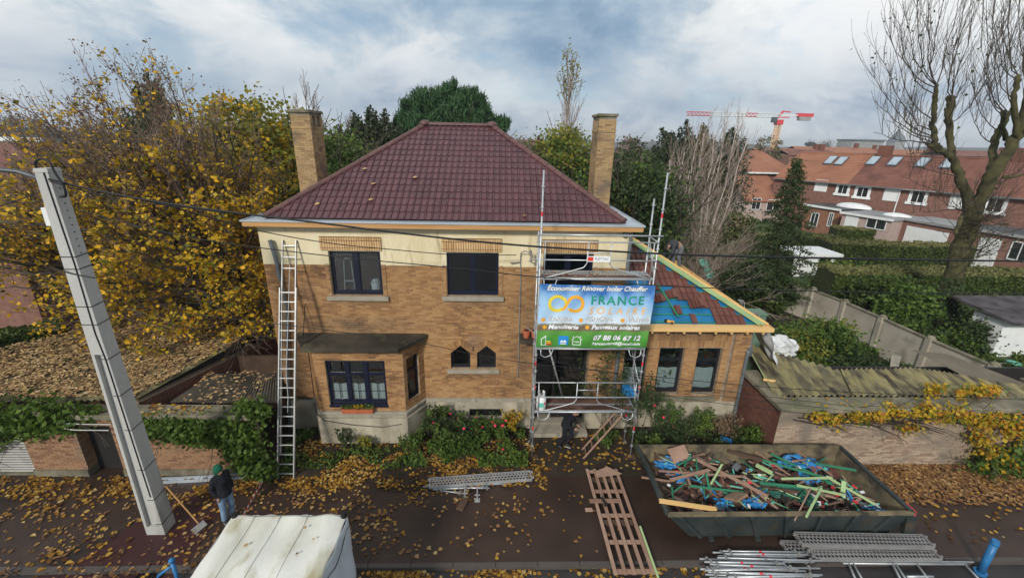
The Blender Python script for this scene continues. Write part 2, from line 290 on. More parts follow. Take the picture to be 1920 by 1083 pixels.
def place(name, me, m=None, parent=None, kind=None, bevel=0.0, thick=0.0, loc=None, label=None):
    if m is not None and not len(me.materials):
        for x in (m if isinstance(m, (list, tuple)) else [m]): me.materials.append(MATS[x])
    o = bpy.data.objects.new(name, me); COL.objects.link(o)
    if loc is not None: o.location = loc
    if parent is not None: attach(o, parent)
    if kind: o['kind'] = kind
    if label: o['label'] = label
    if bevel: b = o.modifiers.new('bevel', 'BEVEL'); b.width = bevel; b.segments = 2; b.limit_method = 'ANGLE'
    if thick: b = o.modifiers.new('thick', 'SOLIDIFY'); b.thickness = thick; b.offset = 0
    return o
def attach(o, parent):
    o.parent = parent
    if parent.parent is None and parent.type == 'EMPTY': o.matrix_parent_inverse = Matrix.Translation(-parent.location)
def thing(name, label, cat, loc=(0, 0, 0), group=None):
    o = bpy.data.objects.new(name, None); COL.objects.link(o); o.location = loc; o.empty_display_size = .2
    o['label'] = label; o['category'] = cat
    if group: o['group'] = group
    return o
def tag(o, label, cat, group=None):
    o['label'] = label; o['category'] = cat
    if group: o['group'] = group
    return o
KIDS = {}
def copy_tree(o, loc, rz=0.0, label=None, scale=None):
    def cp(x, par):
        c = x.copy(); COL.objects.link(c)
        if par is not None: c.parent = par
        for ch in x.children: cp(ch, c)
        return c
    c = cp(o, None); c.location = loc; c.rotation_euler = (0, 0, rz)
    if scale: c.scale = (scale,)*3
    if label: c['label'] = label
    return c
def struct(o): o['kind'] = 'structure'; return o
# ------------------------------------------------------------ lettering (flat print), made while the scene is still small
TEXTS = {}
def text_mesh(key, body, size, bold=0.0, shear=0.0, spacing=1.0, align='CENTER'):
    c = bpy.data.curves.new('lettering', 'FONT'); c.body = body; c.size = size; c.offset = bold; c.shear = shear; c.space_character = spacing; c.align_x = align; c.resolution_u = 3
    o = bpy.data.objects.new('lettering', c); COL.objects.link(o); dg = bpy.context.evaluated_depsgraph_get(); dg.update()
    me = bpy.data.meshes.new_from_object(o.evaluated_get(dg)); bpy.data.objects.remove(o); bpy.data.curves.remove(c); TEXTS[key] = me
for k_, b_, s_, bo, sh, spc in (('t1', 'Économiser Rénover Isoler Chauffer', .185, .004, .25, 1.0), ('t2', 'FRANCE', .35, .008, 0, 1.22), ('t3', 'SOLAIRE', .28, .002, .2, 1.65), ('t4', 'Isolation', .19, .004, .25, 1.0), ('t5', 'Chauffage', .19, .004, .25, 1), ('t6', 'Toiture', .19, .004, .25, 1),
    ('t7', 'Menuiserie', .19, .006, .25, 1), ('t8', 'Panneaux solaires', .19, .006, .25, 1), ('t9', '07 88 06 67 12', .21, .007, .2, 1.05), ('t10', 'francesolaire8@gmail.com', .13, .003, .2, 1), ('t11', 'PRIME', .06, .001, 0, 1), ('t12', 'PLETTAC', .17, .002, 0, 1)):
    text_mesh(k_, b_, s_, bo, sh, spc)
# ------------------------------------------------------------ walls, bricks, windows
def frame_T(o, ang=0.0):
    """local (u along the wall, v inward depth, z up) -> world"""
    return Matrix.Translation(Vector(o)) @ Matrix.Rotation(ang, 4, 'Z')
def xf(mb, T): mb.v = [tuple(T @ Vector(v)) for v in mb.v]; return mb
def cells(u0, u1, z0, z1, ops):
    cu = sorted({u0, u1, *[min(max(c, u0), u1) for o in ops for c in o[:2]]}); res = []
    for a, b in zip(cu, cu[1:]):
        if b-a < 1e-4: continue
        m = (a+b)/2; blk = sorted((max(o[2], z0), min(o[3], z1)) for o in ops if o[0] < m < o[1]); z = z0
        for p, q in blk:
            if p > z+1e-4: res.append((a, b, z, p))
            z = max(z, q)
        if z < z1-1e-4: res.append((a, b, z, z1))
    return res
def wall(name, parent, T, u0, u1, z0, z1, ops=(), t=.25, m='mortar', v0=0.0, kind=None, label=None):
    mb = MB()
    for a, b, p, q in cells(u0, u1, z0, z1, ops): mb.bb(a, b, v0, v0+t, p, q)
    return xf(mb, T).build(name, m, parent, kind=kind, label=label)
BRICK_MESH = {}
def bricks(parent, T, u0, u1, z0, z1, ops=(), n=0, m='brick', bl=.215, bh=.058, j=.011, proud=.006, soldier=False, seed=0, skip=None):
    """running-bond bricks standing a little proud of the mortar; the n nearest whole ones are parts, the rest one joined part"""
    rnd = random.Random(seed+int(u0*10)); whole = []; mb = MB(); dep = .02
    if soldier: W_, H_ = bh, bl
    else: W_, H_ = bl, bh
    pu, pz = W_+j, H_+j; k = 0; z = z0
    while z+H_ <= z1+.012:
        off = 0 if soldier else (k % 2)*pu/2; u = u0-off; zc = z+H_/2
        while u < u1-.02:
            a, b = max(u, u0), min(u+W_, u1); segs = [(a, b)]
            for o in ops:
                if o[2] < zc < o[3]:
                    ns = []
                    for p, q in segs:
                        if o[1] <= p or o[0] >= q: ns.append((p, q)); continue
                        if p < o[0]: ns.append((p, o[0]))
                        if q > o[1]: ns.append((o[1], q))
                    segs = ns
            for p, q in segs:
                if q-p < .025 or (skip and skip((p+q)/2, zc)): continue
                d = rnd.uniform(-.0015, .002)
                if q-p > W_-.002: whole.append(((p+q)/2, d, zc))
                else: mb.bb(p, q, -proud-d, dep-proud, zc-H_/2, zc+H_/2)
            u += pu
        z += pz; k += 1
    if n:
        whole.sort(key=lambda w: (T @ Vector((w[0], 0, w[2]))-CPOS).length)
    key = (m, W_, H_)
    if n and key not in BRICK_MESH:
        me = MB().bb(-W_/2, W_/2, -proud, dep-proud, -H_/2, H_/2).mesh('brick'); me.materials.append(MATS[m]); BRICK_MESH[key] = me
    q = T.to_quaternion()
    for i, (u, d, zc) in enumerate(whole):
        if i < n:
            o = place('brick', BRICK_MESH[key], None, parent); o.location = T @ Vector((u, -d, zc)); o.rotation_mode = 'QUATERNION'; o.rotation_quaternion = q
        else: mb.bb(u-W_/2, u+W_/2, -proud-d, dep-proud, zc-H_/2, zc+H_/2)
    if mb.v: xf(mb, T).build('brick_courses' if not soldier else 'brick_lintel', m, parent, kind='stuff' if n or len(whole) > 40 else None, fixn=False)
def window(parent, T, u0, u1, z0, z1, cols=2, transom=None, m='frame_navy', curtain=None, v=.12, fw=.06, bars=False, glass='glass', name='window', mw=None):
    """frame set v behind the wall face; cols casements, optional transom height and curtains"""
    mb = MB(); d = .06; mw = mw or fw*1.5
    mb.bb(u0, u0+fw, v, v+d, z0, z1); mb.bb(u1-fw, u1, v, v+d, z0, z1); mb.bb(u0+fw, u1-fw, v, v+d, z1-fw, z1); mb.bb(u0+fw, u1-fw, v-.01, v+d, z0, z0+fw*1.5)
    us = [u0+fw]; w = (u1-u0-2*fw)/cols
    for i in range(1, cols):
        c = u0+fw+w*i; mb.bb(c-mw/2, c+mw/2, v-.012, v+d+.002, z0+fw*1.5, z1-fw)
    if transom: mb.bb(u0+fw, u1-fw, v-.006, v+d-.004, transom-.03, transom+.03)
    fr = xf(mb, T).build(name, m, parent)
    for i in range(cols):
        a = u0+fw+w*i+(mw/2 if i else 0); b = u0+fw+w*(i+1)-(mw/2 if i < cols-1 else 0)
        for p, q in ([(z0+fw*1.5, transom-.03), (transom+.03, z1-fw)] if transom else [(z0+fw*1.5, z1-fw)]):
            sb = MB(); s_ = .022
            sb.bb(a, a+s_, v+.006, v+.045, p, q); sb.bb(b-s_, b, v+.006, v+.045, p, q); sb.bb(a+s_, b-s_, v+.006, v+.045, p, p+s_); sb.bb(a+s_, b-s_, v+.006, v+.045, q-s_, q)
            if bars and p < z0+.3:
                c = (a+b)/2; h = z0+(q-z0)*.40; sb.bb(c-.009, c+.009, v+.012, v+.03, p+s_, h*1.0+.32); sb.bb(a+s_, b-s_, v+.014, v+.028, h-.009+.02, h+.009+.02)
            xf(sb, T).build('casement', m, fr)
            xf(MB().bb(a+s_, b-s_, v+.03, v+.034, p+s_, q-s_), T).build('pane', glass, fr)
        if curtain:
            cz0, cz1 = curtain
            g = MB().grid(lambda s, t, a=a, b=b: (a+s*(b-a), v+.08+.004*math.sin(s*31), cz0+t*(cz1-cz0)+.01*math.sin(s*9)), 40, 3)
            xf(g, T).build('curtain', 'curtain', fr, thick=.003)
    return fr

def seg_T2(a, b):
    a = Vector(a); b = Vector(b); return frame_T((a.x, a.y, 0), math.atan2(b.y-a.y, b.x-a.x)), (Vector((b.x, b.y))-Vector((a.x, a.y))).length
# ------------------------------------------------------------ ground
pts = lambda x0, x1, y0, y1, z: [(x0, y0, z), (x1, y0, z), (x1, y1, z), (x0, y1, z)]
struct(MB().quad(*pts(-1500, 1500, -60, 2500, -.13)).build('ground', 'grass')); struct(MB().quad(*pts(-1400, 1400, 11.2, 2400, -.012)).build('lawn', 'grass'))
# gardens stand on soil; street = pavement (raised), kerb, road
KY = 7.62
def wob(fn, nu, nv): return MB().grid(fn, nu, nv)
struct(MB().bb(-70, 80, KY, 11.2, -.10, 0).build('pavement', 'asphalt'))
struct(MB().quad(*pts(-70, 80, -60, KY-.13, -.105)).build('road', 'asphalt_road'))
kb = MB(); x = -40.0
kbroot = struct(MB().bb(-70, 80, KY-.125, KY-.004, -.2, -.02).build('kerb', 'kerb'))
km = MB().bb(-.49, .49, -.058, .058, -.1, 0.004).mesh('kerb_stone'); km.materials.append(M['kerb'])
for i in range(40):
    o = place('kerb_stone', km, None, kbroot); o.location = (-19.5+i, KY-.064, .002)
struct(MB().quad((-11.5, -20, -.10), (-6.6, -20, -.10), (-7.3, KY-.14, -.10), (-10.4, KY-.14, -.10)).build('crossing_surface', 'asphalt_red'))
struct(MB().quad((-9.9, KY+.01, .004), (-7.2, KY+.01, .004), (-7.4, 9.9, .004), (-8.6, 9.9, .004)).build('red_pavement_surface', 'asphalt_red'))
def bump2(x, y): return .05*math.sin(x*2.1)*math.sin(y*3.3)+.03*math.sin(x*5.3+1)*math.cos(y*4.1)
bedfront = lambda x: 10.05+.25*math.sin(x*.9)+.12*math.sin(x*2.7)
bd = MB().grid(lambda s, t: ((X := -6.35+s*7.35), bedfront(X)+t*(12.75-bedfront(X)), .012+.05*t+(.6*abs(bump2(X, t*3)) if .02 < t < .98 else 0)), 60, 20)
struct(bd.build('flower_bed', 'soil', smooth=True))
bd = MB().grid(lambda s, t: ((X := 4.45+s*4.4), 10.85+t*1.9, .014+.05*t+(.7*abs(bump2(X, t*3)) if .02 < t < .98 else 0)), 40, 12)
struct(bd.build('flower_bed', 'soil', smooth=True))
pr = struct(MB().bb(1.0, 4.45, 10.4, 12.72, -.1, .006).build('garden_path', 'path'))
fm = MB().bb(-.193, .193, -.193, .193, -.01, .012).mesh('paving_slab'); fm.materials.append(M['path'])
for i in range(8):
    for k in range(5):
        o = place('paving_slab', fm, None, pr); o.location = (1.27+i*.4, 10.72+k*.4, .006+random.uniform(-.002, .003)); o.rotation_euler = (random.uniform(-.006, .006), random.uniform(-.006, .006), random.uniform(-.01, .01))
struct(MB().quad((-13, 10.95, .004), (-6.6, 10.95, .004), (-7.1, 26, .004), (-16, 26, .004)).build('side_yard', 'soil'))
struct(MB().quad((8.3, 12.6, .004), (22, 16.5, .004), (17.3, 28, .004), (13.5, 40, .004), (3, 40, .004), (3, 21, .004), (8.3, 21, .004)).build('back_garden_soil', 'soil'))
struct(MB().quad((-23.5, 14, .006), (-15.6, 14, .006), (-17.2, 22, .006), (-34, 55, .006), (-45, 75, .006), (-60, 75, .006)).build('side_road', 'road_blue'))

# ------------------------------------------------------------ the brick house
HX0, HX1, HY, HB = -7.05, 4.0, 12.7, 21.0
house = thing('brick_house', 'yellow brick house with cream top band and dark red hipped roof behind the scaffold', 'house', (-1.5, 12.7, 0))
PZ, CZ, EZ = 1.21, 5.84, 7.06
T0 = frame_T((0, HY, 0))
W1 = (-5.10, -3.56, 4.86, 6.27); W2 = (-1.58, 0.0, 4.88, 6.27); W3 = (1.36, 2.90, 4.86, 6.27)
A1 = (-1.54, -.90, 2.32, 3.16); A2 = (-.68, -.06, 2.32, 3.16)
DR = (1.22, 3.02, .14, 3.06); CEL = (-.95, .15, .50, .80); BAYO = (-6.0, -2.6, 1.0, 3.3)
ops = [W1, W2, W3, A1, A2, DR]
wall('wall', house, T0, HX0, HX1, PZ, CZ, ops+[BAYO], m='mortar')
wall('cream_band', house, T0, HX0, HX1, CZ, EZ, ops, m='render_cream', v0=-.012, t=.262)
wall('plinth', house, T0, HX0, HX1, -.1, PZ-.12, [DR, CEL, (-6.0, -2.6, 0, 1.2)], m='plinth', v0=-.05, t=.3)
MB().bb(-2.4, DR[0]-.02, HY-.085, HY+.02, PZ-.12, PZ-.03).bb(-2.4, DR[0]-.02, HY-.055, HY+.02, PZ-.03, PZ).build('plinth_ledge', 'stone', house, bevel=.008); MB().bb(DR[1]+.02, HX1, HY-.085, HY+.02, PZ-.12, PZ).build('plinth_ledge', 'stone', house, bevel=.008)
lo = [(a-.14, b+.14, CZ-.02, z1) for a, b, z0, z1 in (W1, W2, W3)]
blk = [(-6.0, -2.5, 0, 3.05)]
bricks(house, T0, HX0+.005, HX1-.005, PZ+.01, CZ-.01, ops+blk, n=40, seed=1)
# other walls of the house
MB().bb(HX0, HX0+.25, HY+.25, HB, -.1, EZ).bb(HX1-.25, HX1, HY+.25, HB, -.1, EZ).bb(HX0+.25, HX1-.25, HB-.25, HB, -.1, EZ).build('side_wall', 'brick', house)
MB().bb(HX0+.3, HX1-.3, HY+.3, HB-.3, 3.75, 3.9).build('upper_floor', 'interior', house)
MB().bb(HX0+.25, HX1-.25, HY+3.2, HY+3.3, 0, 3.7).bb(HX0+.25, HX1-.25, HY+3.2, HY+3.3, 3.95, 6.9).bb(-2.5, -2.4, HY+.3, HY+3.2, 3.95, 6.9).bb(.8, .9, HY+.3, HY+3.2, 3.95, 6.9).bb(-2.3, -2.2, HY+.3, HY+3.2, .1, 3.7).bb(.6, .7, HY+.3, HY+3.2, .1, 3.7).build('interior_wall', 'interior', house)
# pale stucco shoulders beside each window head, brick reveals below
for w in (W1, W2, W3):
    a, b, z0, z1 = w
    ws = window(house, T0, a, b, z0+.02, z1, cols=2, v=.1, fw=.07, mw=.15)
    sill = MB().bb(a-.17, b+.17, HY-.10, HY+.14, z0-.15, z0-.01).build('sill', 'stone', ws, bevel=.015)
    la_, lb_ = {W1: (a-.20, b+.06), W2: (a-.13, b+.09), W3: (a-.13, b+.09)}[w]
    xf(MB().bb(la_, lb_, -.045, -.013, z1+.03, z1+.44), T0).build('lintel_panel', 'lintel_joint', house)
    TL = frame_T((0, HY-.045, 0))
    lm = 'brick_warm'
    bricks(house, TL, la_+.005, lb_-.005, z1+.035, z1+.10, m=lm, bl=.06, bh=.056, j=.017, soldier=True, seed=3)
    bricks(house, TL, la_+.005, lb_-.005, z1+.112, z1+.33, m=lm, bl=.205, bh=.056, j=.017, soldier=True, seed=4)
    bricks(house, TL, la_+.005, lb_-.005, z1+.34, z1+.43, m=lm, bl=.078, bh=.056, j=.017, soldier=True, seed=5)
    # pilaster strips either side of the opening
    for s0, s1 in ((a-.13, a-.018), (b+.018, b+.13)):
        xf(MB().bb(s0, s1, -.026, -.008, z0, CZ+.03), T0).build('reveal_strip', 'mortar', house)
        bricks(house, frame_T((0, HY-.024, 0)), s0+.004, s1-.004, z0+.01, CZ+.02, m='brick', bl=.1, seed=9)
# small pentagon-headed pair
for w in (A1, A2):
    a, b, z0, z1 = w; c = (a+b)/2
    fr = window(house, T0, a, b, z0, z1-.02, cols=1, v=.12, fw=.05, m='frame_black')
    for sx in (a, b):   # brick corners that make the pointed head
        xf(MB().ext([(sx, -.003, z1-.26), (sx, -.003, z1+.002), (c, -.003, z1+.002)], (0, .22, 0)), T0).build('head_wedge', 'brick', house)
    hb = MB()
    for k in range(9):
        for sg in (-1, 1):
            if sg > 0 and k == 0: continue
            t_ = k/8; px = c+sg*t_*.44; pz = z1+.06-t_*.27+(.0 if t_ < .8 else -.0)
            an = sg*t_*.95
            R = Matrix.Rotation(an, 3, 'Y'); hb.box((px, HY-.022+.001*k, pz+.09), (.052, .03, .2), R=R)
    hb.build('brick_arch', 'brick', house)
sl = MB().bb(-1.66, .06, HY-.08, HY+.12, 2.17, 2.30).build('sill', 'stone', house, bevel=.012)
# cellar grille
g = MB()
for i in range(14): g.bb(CEL[0]+.03+i*.08, CEL[0]+.045+i*.08, HY-.02, HY, CEL[2], CEL[3])
g.bb(CEL[0], CEL[1], HY+.02, HY+.03, CEL[2], CEL[3]); g.build('cellar_grille', 'black', house)
# entrance: recessed dark door with glazing, step
MB().bb(DR[0]-.05, DR[1]+.05, HY-.55, HY+.02, -.02, .16).bb(DR[0]+.0, DR[1], HY, HY+.7, -.02, .18).build('door_step', 'stone', house, bevel=.01)
dr = MB().bb(DR[0], DR[0]+.08, HY+.35, HY+.42, .18, DR[3]).bb(DR[1]-.08, DR[1], HY+.35, HY+.42, .18, DR[3]).bb(DR[0]+.08, DR[1]-.08, HY+.35, HY+.42, DR[3]-.1, DR[3]).bb(1.9, 1.98, HY+.35, HY+.42, .18, DR[3]-.1).bb(1.98, DR[1]-.08, HY+.36, HY+.41, .18, 1.0).build('front_door', 'door_dark', house)
MB().bb(2.04, DR[1]-.12, HY+.375, HY+.385, 1.05, 2.9).bb(DR[0]+.1, 1.88, HY+.375, HY+.385, .3, 2.9).build('pane', 'glass', dr)
MB().bb(DR[0]-.02, DR[0], HY+.25, HY+.7, .1, DR[3]).bb(DR[1], DR[1]+.02, HY+.25, HY+.7, .1, DR[3]).build('door_reveal', 'mortar', house)
# bay: front face y=11.95, canted right side
BF = 11.92; bx0, bx1 = -5.65, -2.92; cx1 = -2.42; lx0 = -6.1
TB = frame_T((0, BF, 0)); bw = (-5.30, -3.48, 1.44, 3.02)
wall('bay_wall', house, TB, bx0, bx1, 1.22, 3.42, [bw], m='mortar', t=.22)
bricks(house, TB, bx0+.004, bx1-.002, 1.24, 3.41, [bw], n=150, seed=11)
ang = math.atan2(HY-BF, cx1-bx1+.0); SL = math.hypot(HY-BF, cx1-bx1); TS = frame_T((bx1, BF, 0), ang)
sw = (.14, SL-.24, 1.5, 3.02)
wall('bay_side_wall', house, TS, 0.003, SL, 1.22, 3.42, [sw], m='mortar', t=.22)
bricks(house, TS, .006, SL-.005, 1.24, 3.41, [sw], n=70, seed=12)
TW, Lw_ = seg_T2((lx0, HY, 0), (bx0, BF, 0))  # left cant
wall('bay_side_wall', house, TW, 0, Lw_-.004, 1.22, 3.42, [], m='mortar', t=.2); bricks(house, TW, .004, Lw_-.006, 1.24, 3.41, m='brick', n=0, seed=14)
bwf = window(house, TB, bw[0], bw[1], bw[2]+.02, bw[3], cols=3, transom=2.5, v=.1, fw=.07, curtain=(1.56, 2.12), bars=True, mw=.12)
bws = window(house, TS, sw[0], sw[1], sw[2], sw[3], cols=1, transom=2.5, v=.08, fw=.05, curtain=(1.6, 2.2))
def offpoly(e): return [(lx0-e*1.1, HY+.05), (bx0-e*.4, BF-e), (bx1+e*.4, BF-e), (cx1+e*1.1, HY+.05)]
pl_ = MB().prism(offpoly(.10), -.1, 1.0).build('bay_plinth', 'plinth', house)
MB().prism(offpoly(.05), 1.0, 1.13).prism(offpoly(.09), 1.13, 1.215).build('bay_sill', 'stone', house, bevel=.02)
MB().bb(-5.32, -3.46, BF-.02, BF+.12, 1.36, 1.445).build('window_board', 'frame_navy', bwf)
cp = MB().prism([(-6.42, HY-.02), (-5.80, BF-.30), (-2.97, BF-.30), (-2.24, HY-.02)], 3.44, 3.58)
cp.prism([(-6.34, HY-.02), (-5.75, BF-.22), (-3.0, BF-.22), (-2.34, HY-.02)], 3.58, 3.60).build('bay_canopy', 'canopy_concrete', house, bevel=.02)
MB().tube([(-5.98, HY-.03, 4.6), (-5.99, BF+.3, 3.6), (-5.72, BF-.05, 3.4), (-5.72, BF-.1, 1.2), (-5.5, BF-.14, .95), (-4.6, BF-.13, .78), (-3.7, BF-.13, .70), (-3.1, BF-.12, .8), (-2.3, HY-.15, 1.0)], .012, 6).build('wall_cable', 'cable', house)
# eaves: timber fascia and soffit, zinc box gutter
GX0, GX1, GYF, GB = -7.30, 4.24, 12.30, 21.4
MB().bb(GX0+.04, GX1-.04, GYF+.03, GYF+.07, EZ-.02, EZ+.12).bb(GX0+.04, GX0+.08, GYF+.07, GB, EZ-.02, EZ+.12).bb(GX1-.08, GX1-.04, GYF+.07, GB, EZ-.02, EZ+.12).build('fascia_board', 'timber', house)
MB().bb(GX0+.08, GX1-.08, GYF+.07, GB, EZ+.0, EZ+.04).build('soffit', 'timber', house)
zg = MB(); e = EZ+.122
def lip(x0, x1, y0, y1): zg.bb(x0, x1, y0, y1, e, e+.045)
lip(GX0, GX1, GYF, GYF+.025); lip(GX0, GX0+.025, GYF+.025, GB); lip(GX1-.025, GX1, GYF+.025, GB)
RX0, RX1, RY0, RY1 = -6.76, 3.72, 12.64, 21.05; RZ0 = EZ+.19; RPL, RPR, RPY, RPZ = -2.72, -.30, 16.85, 9.93
zg.quad((GX0+.02, GYF+.02, e+.012), (GX1-.02, GYF+.02, e+.012), (RX1+.05, RY0+.04, RZ0-.03), (RX0-.05, RY0+.04, RZ0-.03))
zg.quad((GX0+.02, GYF+.02, e+.012), (RX0-.05, RY0+.04, RZ0-.03), (RX0-.05, RY1, RZ0-.03), (GX0+.02, GB, e+.012))
zg.quad((GX1-.02, GYF+.02, e+.012), (GX1-.02, GB, e+.012), (RX1+.05, RY1, RZ0-.03), (RX1+.05, RY0+.04, RZ0-.03))
zg.build('gutter', 'zinc', house)
# roof: boarding sheets then tiles
E1 = [(RX0, RY0, RZ0), (RX1, RY0, RZ0), (RX1, RY1, RZ0), (RX0, RY1, RZ0)]; PL, PR = (RPL, RPY, RPZ), (RPR, RPY, RPZ)
rf = MB(); rf.quad(E1[0], E1[1], PR, PL); rf.quad(E1[1], E1[2], PR); rf.quad(E1[2], E1[3], PL, PR); rf.quad(E1[3], E1[0], PL)
roof = rf.build('roof', 'old_tile', house)
def tile_mesh(w=.196, l=.365, name='roof_tile', m='roof_tile', roll=.036):
    """one interlocking tile: flat pan, rolled rib on the left edge, thick nose"""
    prof = [(0, .006), (.012, .006+roll*.8), (.028, .006+roll), (.044, .006+roll*.75), (.058, .004), (w*.62, .001), (w*.97, .006)]
    vs = []; n = len(prof)
    for y, dz in ((0, .020), (0, .034), (l, .012)):
        vs += [(u, y, (h+dz) if dz != .020 else dz-.010) for u, h in prof]
    fs = [(i, i+1, n+i+1, n+i) for i in range(n-1)]+[(n+i, n+i+1, 2*n+i+1, 2*n+i) for i in range(n-1)]
    mb = MB(); mb._add(vs, fs); return mb
def slope_T(o, ux, up):
    ux = Vector(ux).normalized(); up = Vector(up).normalized(); nz_ = ux.cross(up)
    return Matrix.Translation(Vector(o)) @ Matrix((ux, up, nz_)).transposed().to_4x4()
TP = .198; TG = .33
tm = tile_mesh(); tme = tm.mesh('roof_tile', smooth=False); tme.materials.append(M['roof_tile'])
upv = Vector((0, RPY-RY0, RPZ-RZ0)); SLn = upv.length; TR = slope_T((RX0, RY0-.05, RZ0+.0), (1, 0, 0), upv); rows = int(SLn/TG)+1
TGr = (SLn+.03)/16; cnt = 0; rest = MB(); trq = TR.to_quaternion(); rw = RX1-RX0
for r in range(16):
    y = r*TGr; fr_ = max(0, min(1, (y)/SLn)); fr2 = min(1, (y+TGr)/SLn)
    lb, rb = (RPL-RX0)*fr2, rw-(RX1-RPR)*fr2; lb1, rb1 = (RPL-RX0)*fr_, rw-(RX1-RPR)*fr_
    c0 = int(lb1/TP)-1
    for c in range(c0, int(rb1/TP)+2):
        u = c*TP+.02
        if u+TP < lb1 or u > rb1: continue
        inside = u > lb+.02 and u+TP < rb-.02
        p = TR @ Vector((u, y+random.uniform(-.002, .002), random.uniform(0, .003)))
        if inside and cnt < 296:
            o = place('roof_tile', tme, None, roof); o.location = p; o.rotation_mode = 'QUATERNION'; o.rotation_quaternion = trq; cnt += 1
        elif inside: rest._add([Matrix.Translation(p) @ trq.to_matrix().to_4x4() @ Vector(v) for v in tm.v], tm.f)
        else:
            b2 = bmesh.new()
            vv = [b2.verts.new(Vector((v[0]+u, v[1]+y, v[2]))) for v in tm.v]
            for f in tm.f: b2.faces.new([vv[i] for i in f])
            for (A_, B_, sg) in (((0, 0), (RPL-RX0, SLn), 1), ((rw, 0), (rw-(RX1-RPR), SLn), -1)):
                dx, dy = B_[0]-A_[0], B_[1]-A_[1]; nn = Vector((-dy*1, dx, 0)).normalized() if sg > 0 else Vector((dy, -dx, 0)).normalized()
                bmesh.ops.bisect_plane(b2, geom=b2.verts[:]+b2.edges[:]+b2.faces[:], plane_co=(A_[0]-.05*sg, A_[1], 0), plane_no=nn, clear_outer=True)
            b2.verts.index_update(); rest._add([TR @ v.co for v in b2.verts], [tuple(v.index for v in f.verts) for f in b2.faces]); b2.free()
rest.build('roof_tiles', 'roof_tile', roof, kind='stuff', fixn=False)
# ridge and hip caps
def cap_mesh(l=.40, r=.115):
    mb = MB(); vs = []; n = 9
    for y, s in ((0, 1.12), (.05, 1.12), (.051, 1.0), (l, .96)):
        vs += [(math.cos(math.pi*i/(n-1))*r*s, y, math.sin(math.pi*i/(n-1))*r*s*.75-.02) for i in range(n)]
    mb._add(vs, [(k*n+i, k*n+i+1, (k+1)*n+i+1, (k+1)*n+i) for k in range(3) for i in range(n-1)]+[tuple(range(n))]); return mb
cpm = cap_mesh().mesh('ridge_tile'); cpm.materials.append(M['ridge_tile'])
def caps(a, b, par, step=.37, me=cpm, name='ridge_tile'):
    a = Vector(a); b = Vector(b); d = b-a; n = max(1, round(d.length/step)); dn = d.normalized()
    x = dn.cross(Vector((0, 0, 1))).normalized(); z = x.cross(dn); q = Matrix((x, dn, z)).transposed().to_quaternion()
    for i in range(n):
        o = place(name, me, None, par); o.location = a+d*(i/n); o.rotation_mode = 'QUATERNION'; o.rotation_quaternion = q
off = Vector((0, 0, .06))
for a, b in ((E1[0], PL), (E1[1], PR), (E1[2], PR), (E1[3], PL)): caps(Vector(a)+off, Vector(b)+off, roof)
caps(Vector(PL)+off, Vector(PR)+off, roof)
MB().ell((RPL, RPY, RPZ+.07), (.2, .2, .13), 12, 6, bot=-.3).build('ridge_end', 'ridge_tile', roof, smooth=True); MB().ell((RPR, RPY, RPZ+.07), (.2, .2, .13), 12, 6, bot=-.3).build('ridge_end', 'ridge_tile', roof, smooth=True)
# chimneys
def chimney(x0, x1, y0, y1, zt, label):
    c = MB().bb(x0, x1, y0, y1, 6.4, zt-.55).build('chimney', 'mortar_light', house, label=label)
    MB().bb(x0, x1, y0, y1, zt-.17, zt-.09).build('chimney_cap', 'coping', c); MB().bb(x0-.05, x1+.05, y0-.05, y1+.05, zt-.09, zt).build('chimney_cap', 'coping', c, bevel=.01)
    MB().bb(x0-.02, x1+.02, y0-.02, y1+.02, zt-.60, zt-.53).build('chimney_band', 'brick_chimney', c)
    fl = MB().bb(x0, x1, y0, y0+.2, zt-.53, zt-.17).bb(x0, x1, y1-.2, y1, zt-.53, zt-.17); ym = (y0+y1)/2
    fl.bb(x0, x1, ym-.06, ym+.06, zt-.53, zt-.17).bb(x0+.25, x1-.25, y0+.2, ym-.06, zt-.53, zt-.17).bb(x0+.25, x1-.25, ym+.06, y1-.2, zt-.53, zt-.17).build('flue_head', 'mortar', c)
    MB().bb(x0+.24, x1-.24, y0+.21, ym-.07, zt-.52, zt-.18).bb(x0+.24, x1-.24, ym+.07, y1-.21, zt-.52, zt-.18).build('flue', 'black', c)
    for z0, z1, gap in ((6.9, zt-.61, False), (zt-.53, zt-.17, True)):
        bricks(c, frame_T((0, y0, 0)), x0+.003, x1-.003, z0, z1, m='brick_chimney', seed=int(x0*7), n=0)
        if gap: 
            for yy0, yy1 in ((y0, y0+.2), (y1-.2, y1)):
                bricks(c, frame_T((x1, 0, 0), math.pi/2), yy0+.003, yy1-.003, z0, z1, m='brick_chimney', seed=2)
                bricks(c, frame_T((x0, 0, 0), -math.pi/2), -yy1+.003, -yy0-.003, z0, z1, m='brick_chimney', seed=2)
        else:
            bricks(c, frame_T((x1, 0, 0), math.pi/2), y0+.003, y1-.003, z0, z1, m='brick_chimney', seed=3)
            bricks(c, frame_T((x0, 0, 0), -math.pi/2), -y1+.003, -y0-.003, z0, z1, m='brick_chimney', seed=4)
chimney(-7.1, -6.45, 15.9, 16.95, 10.33, 'left chimney stack'); chimney(3.42, 4.02, 15.9, 16.95, 10.42, 'right chimney stack')
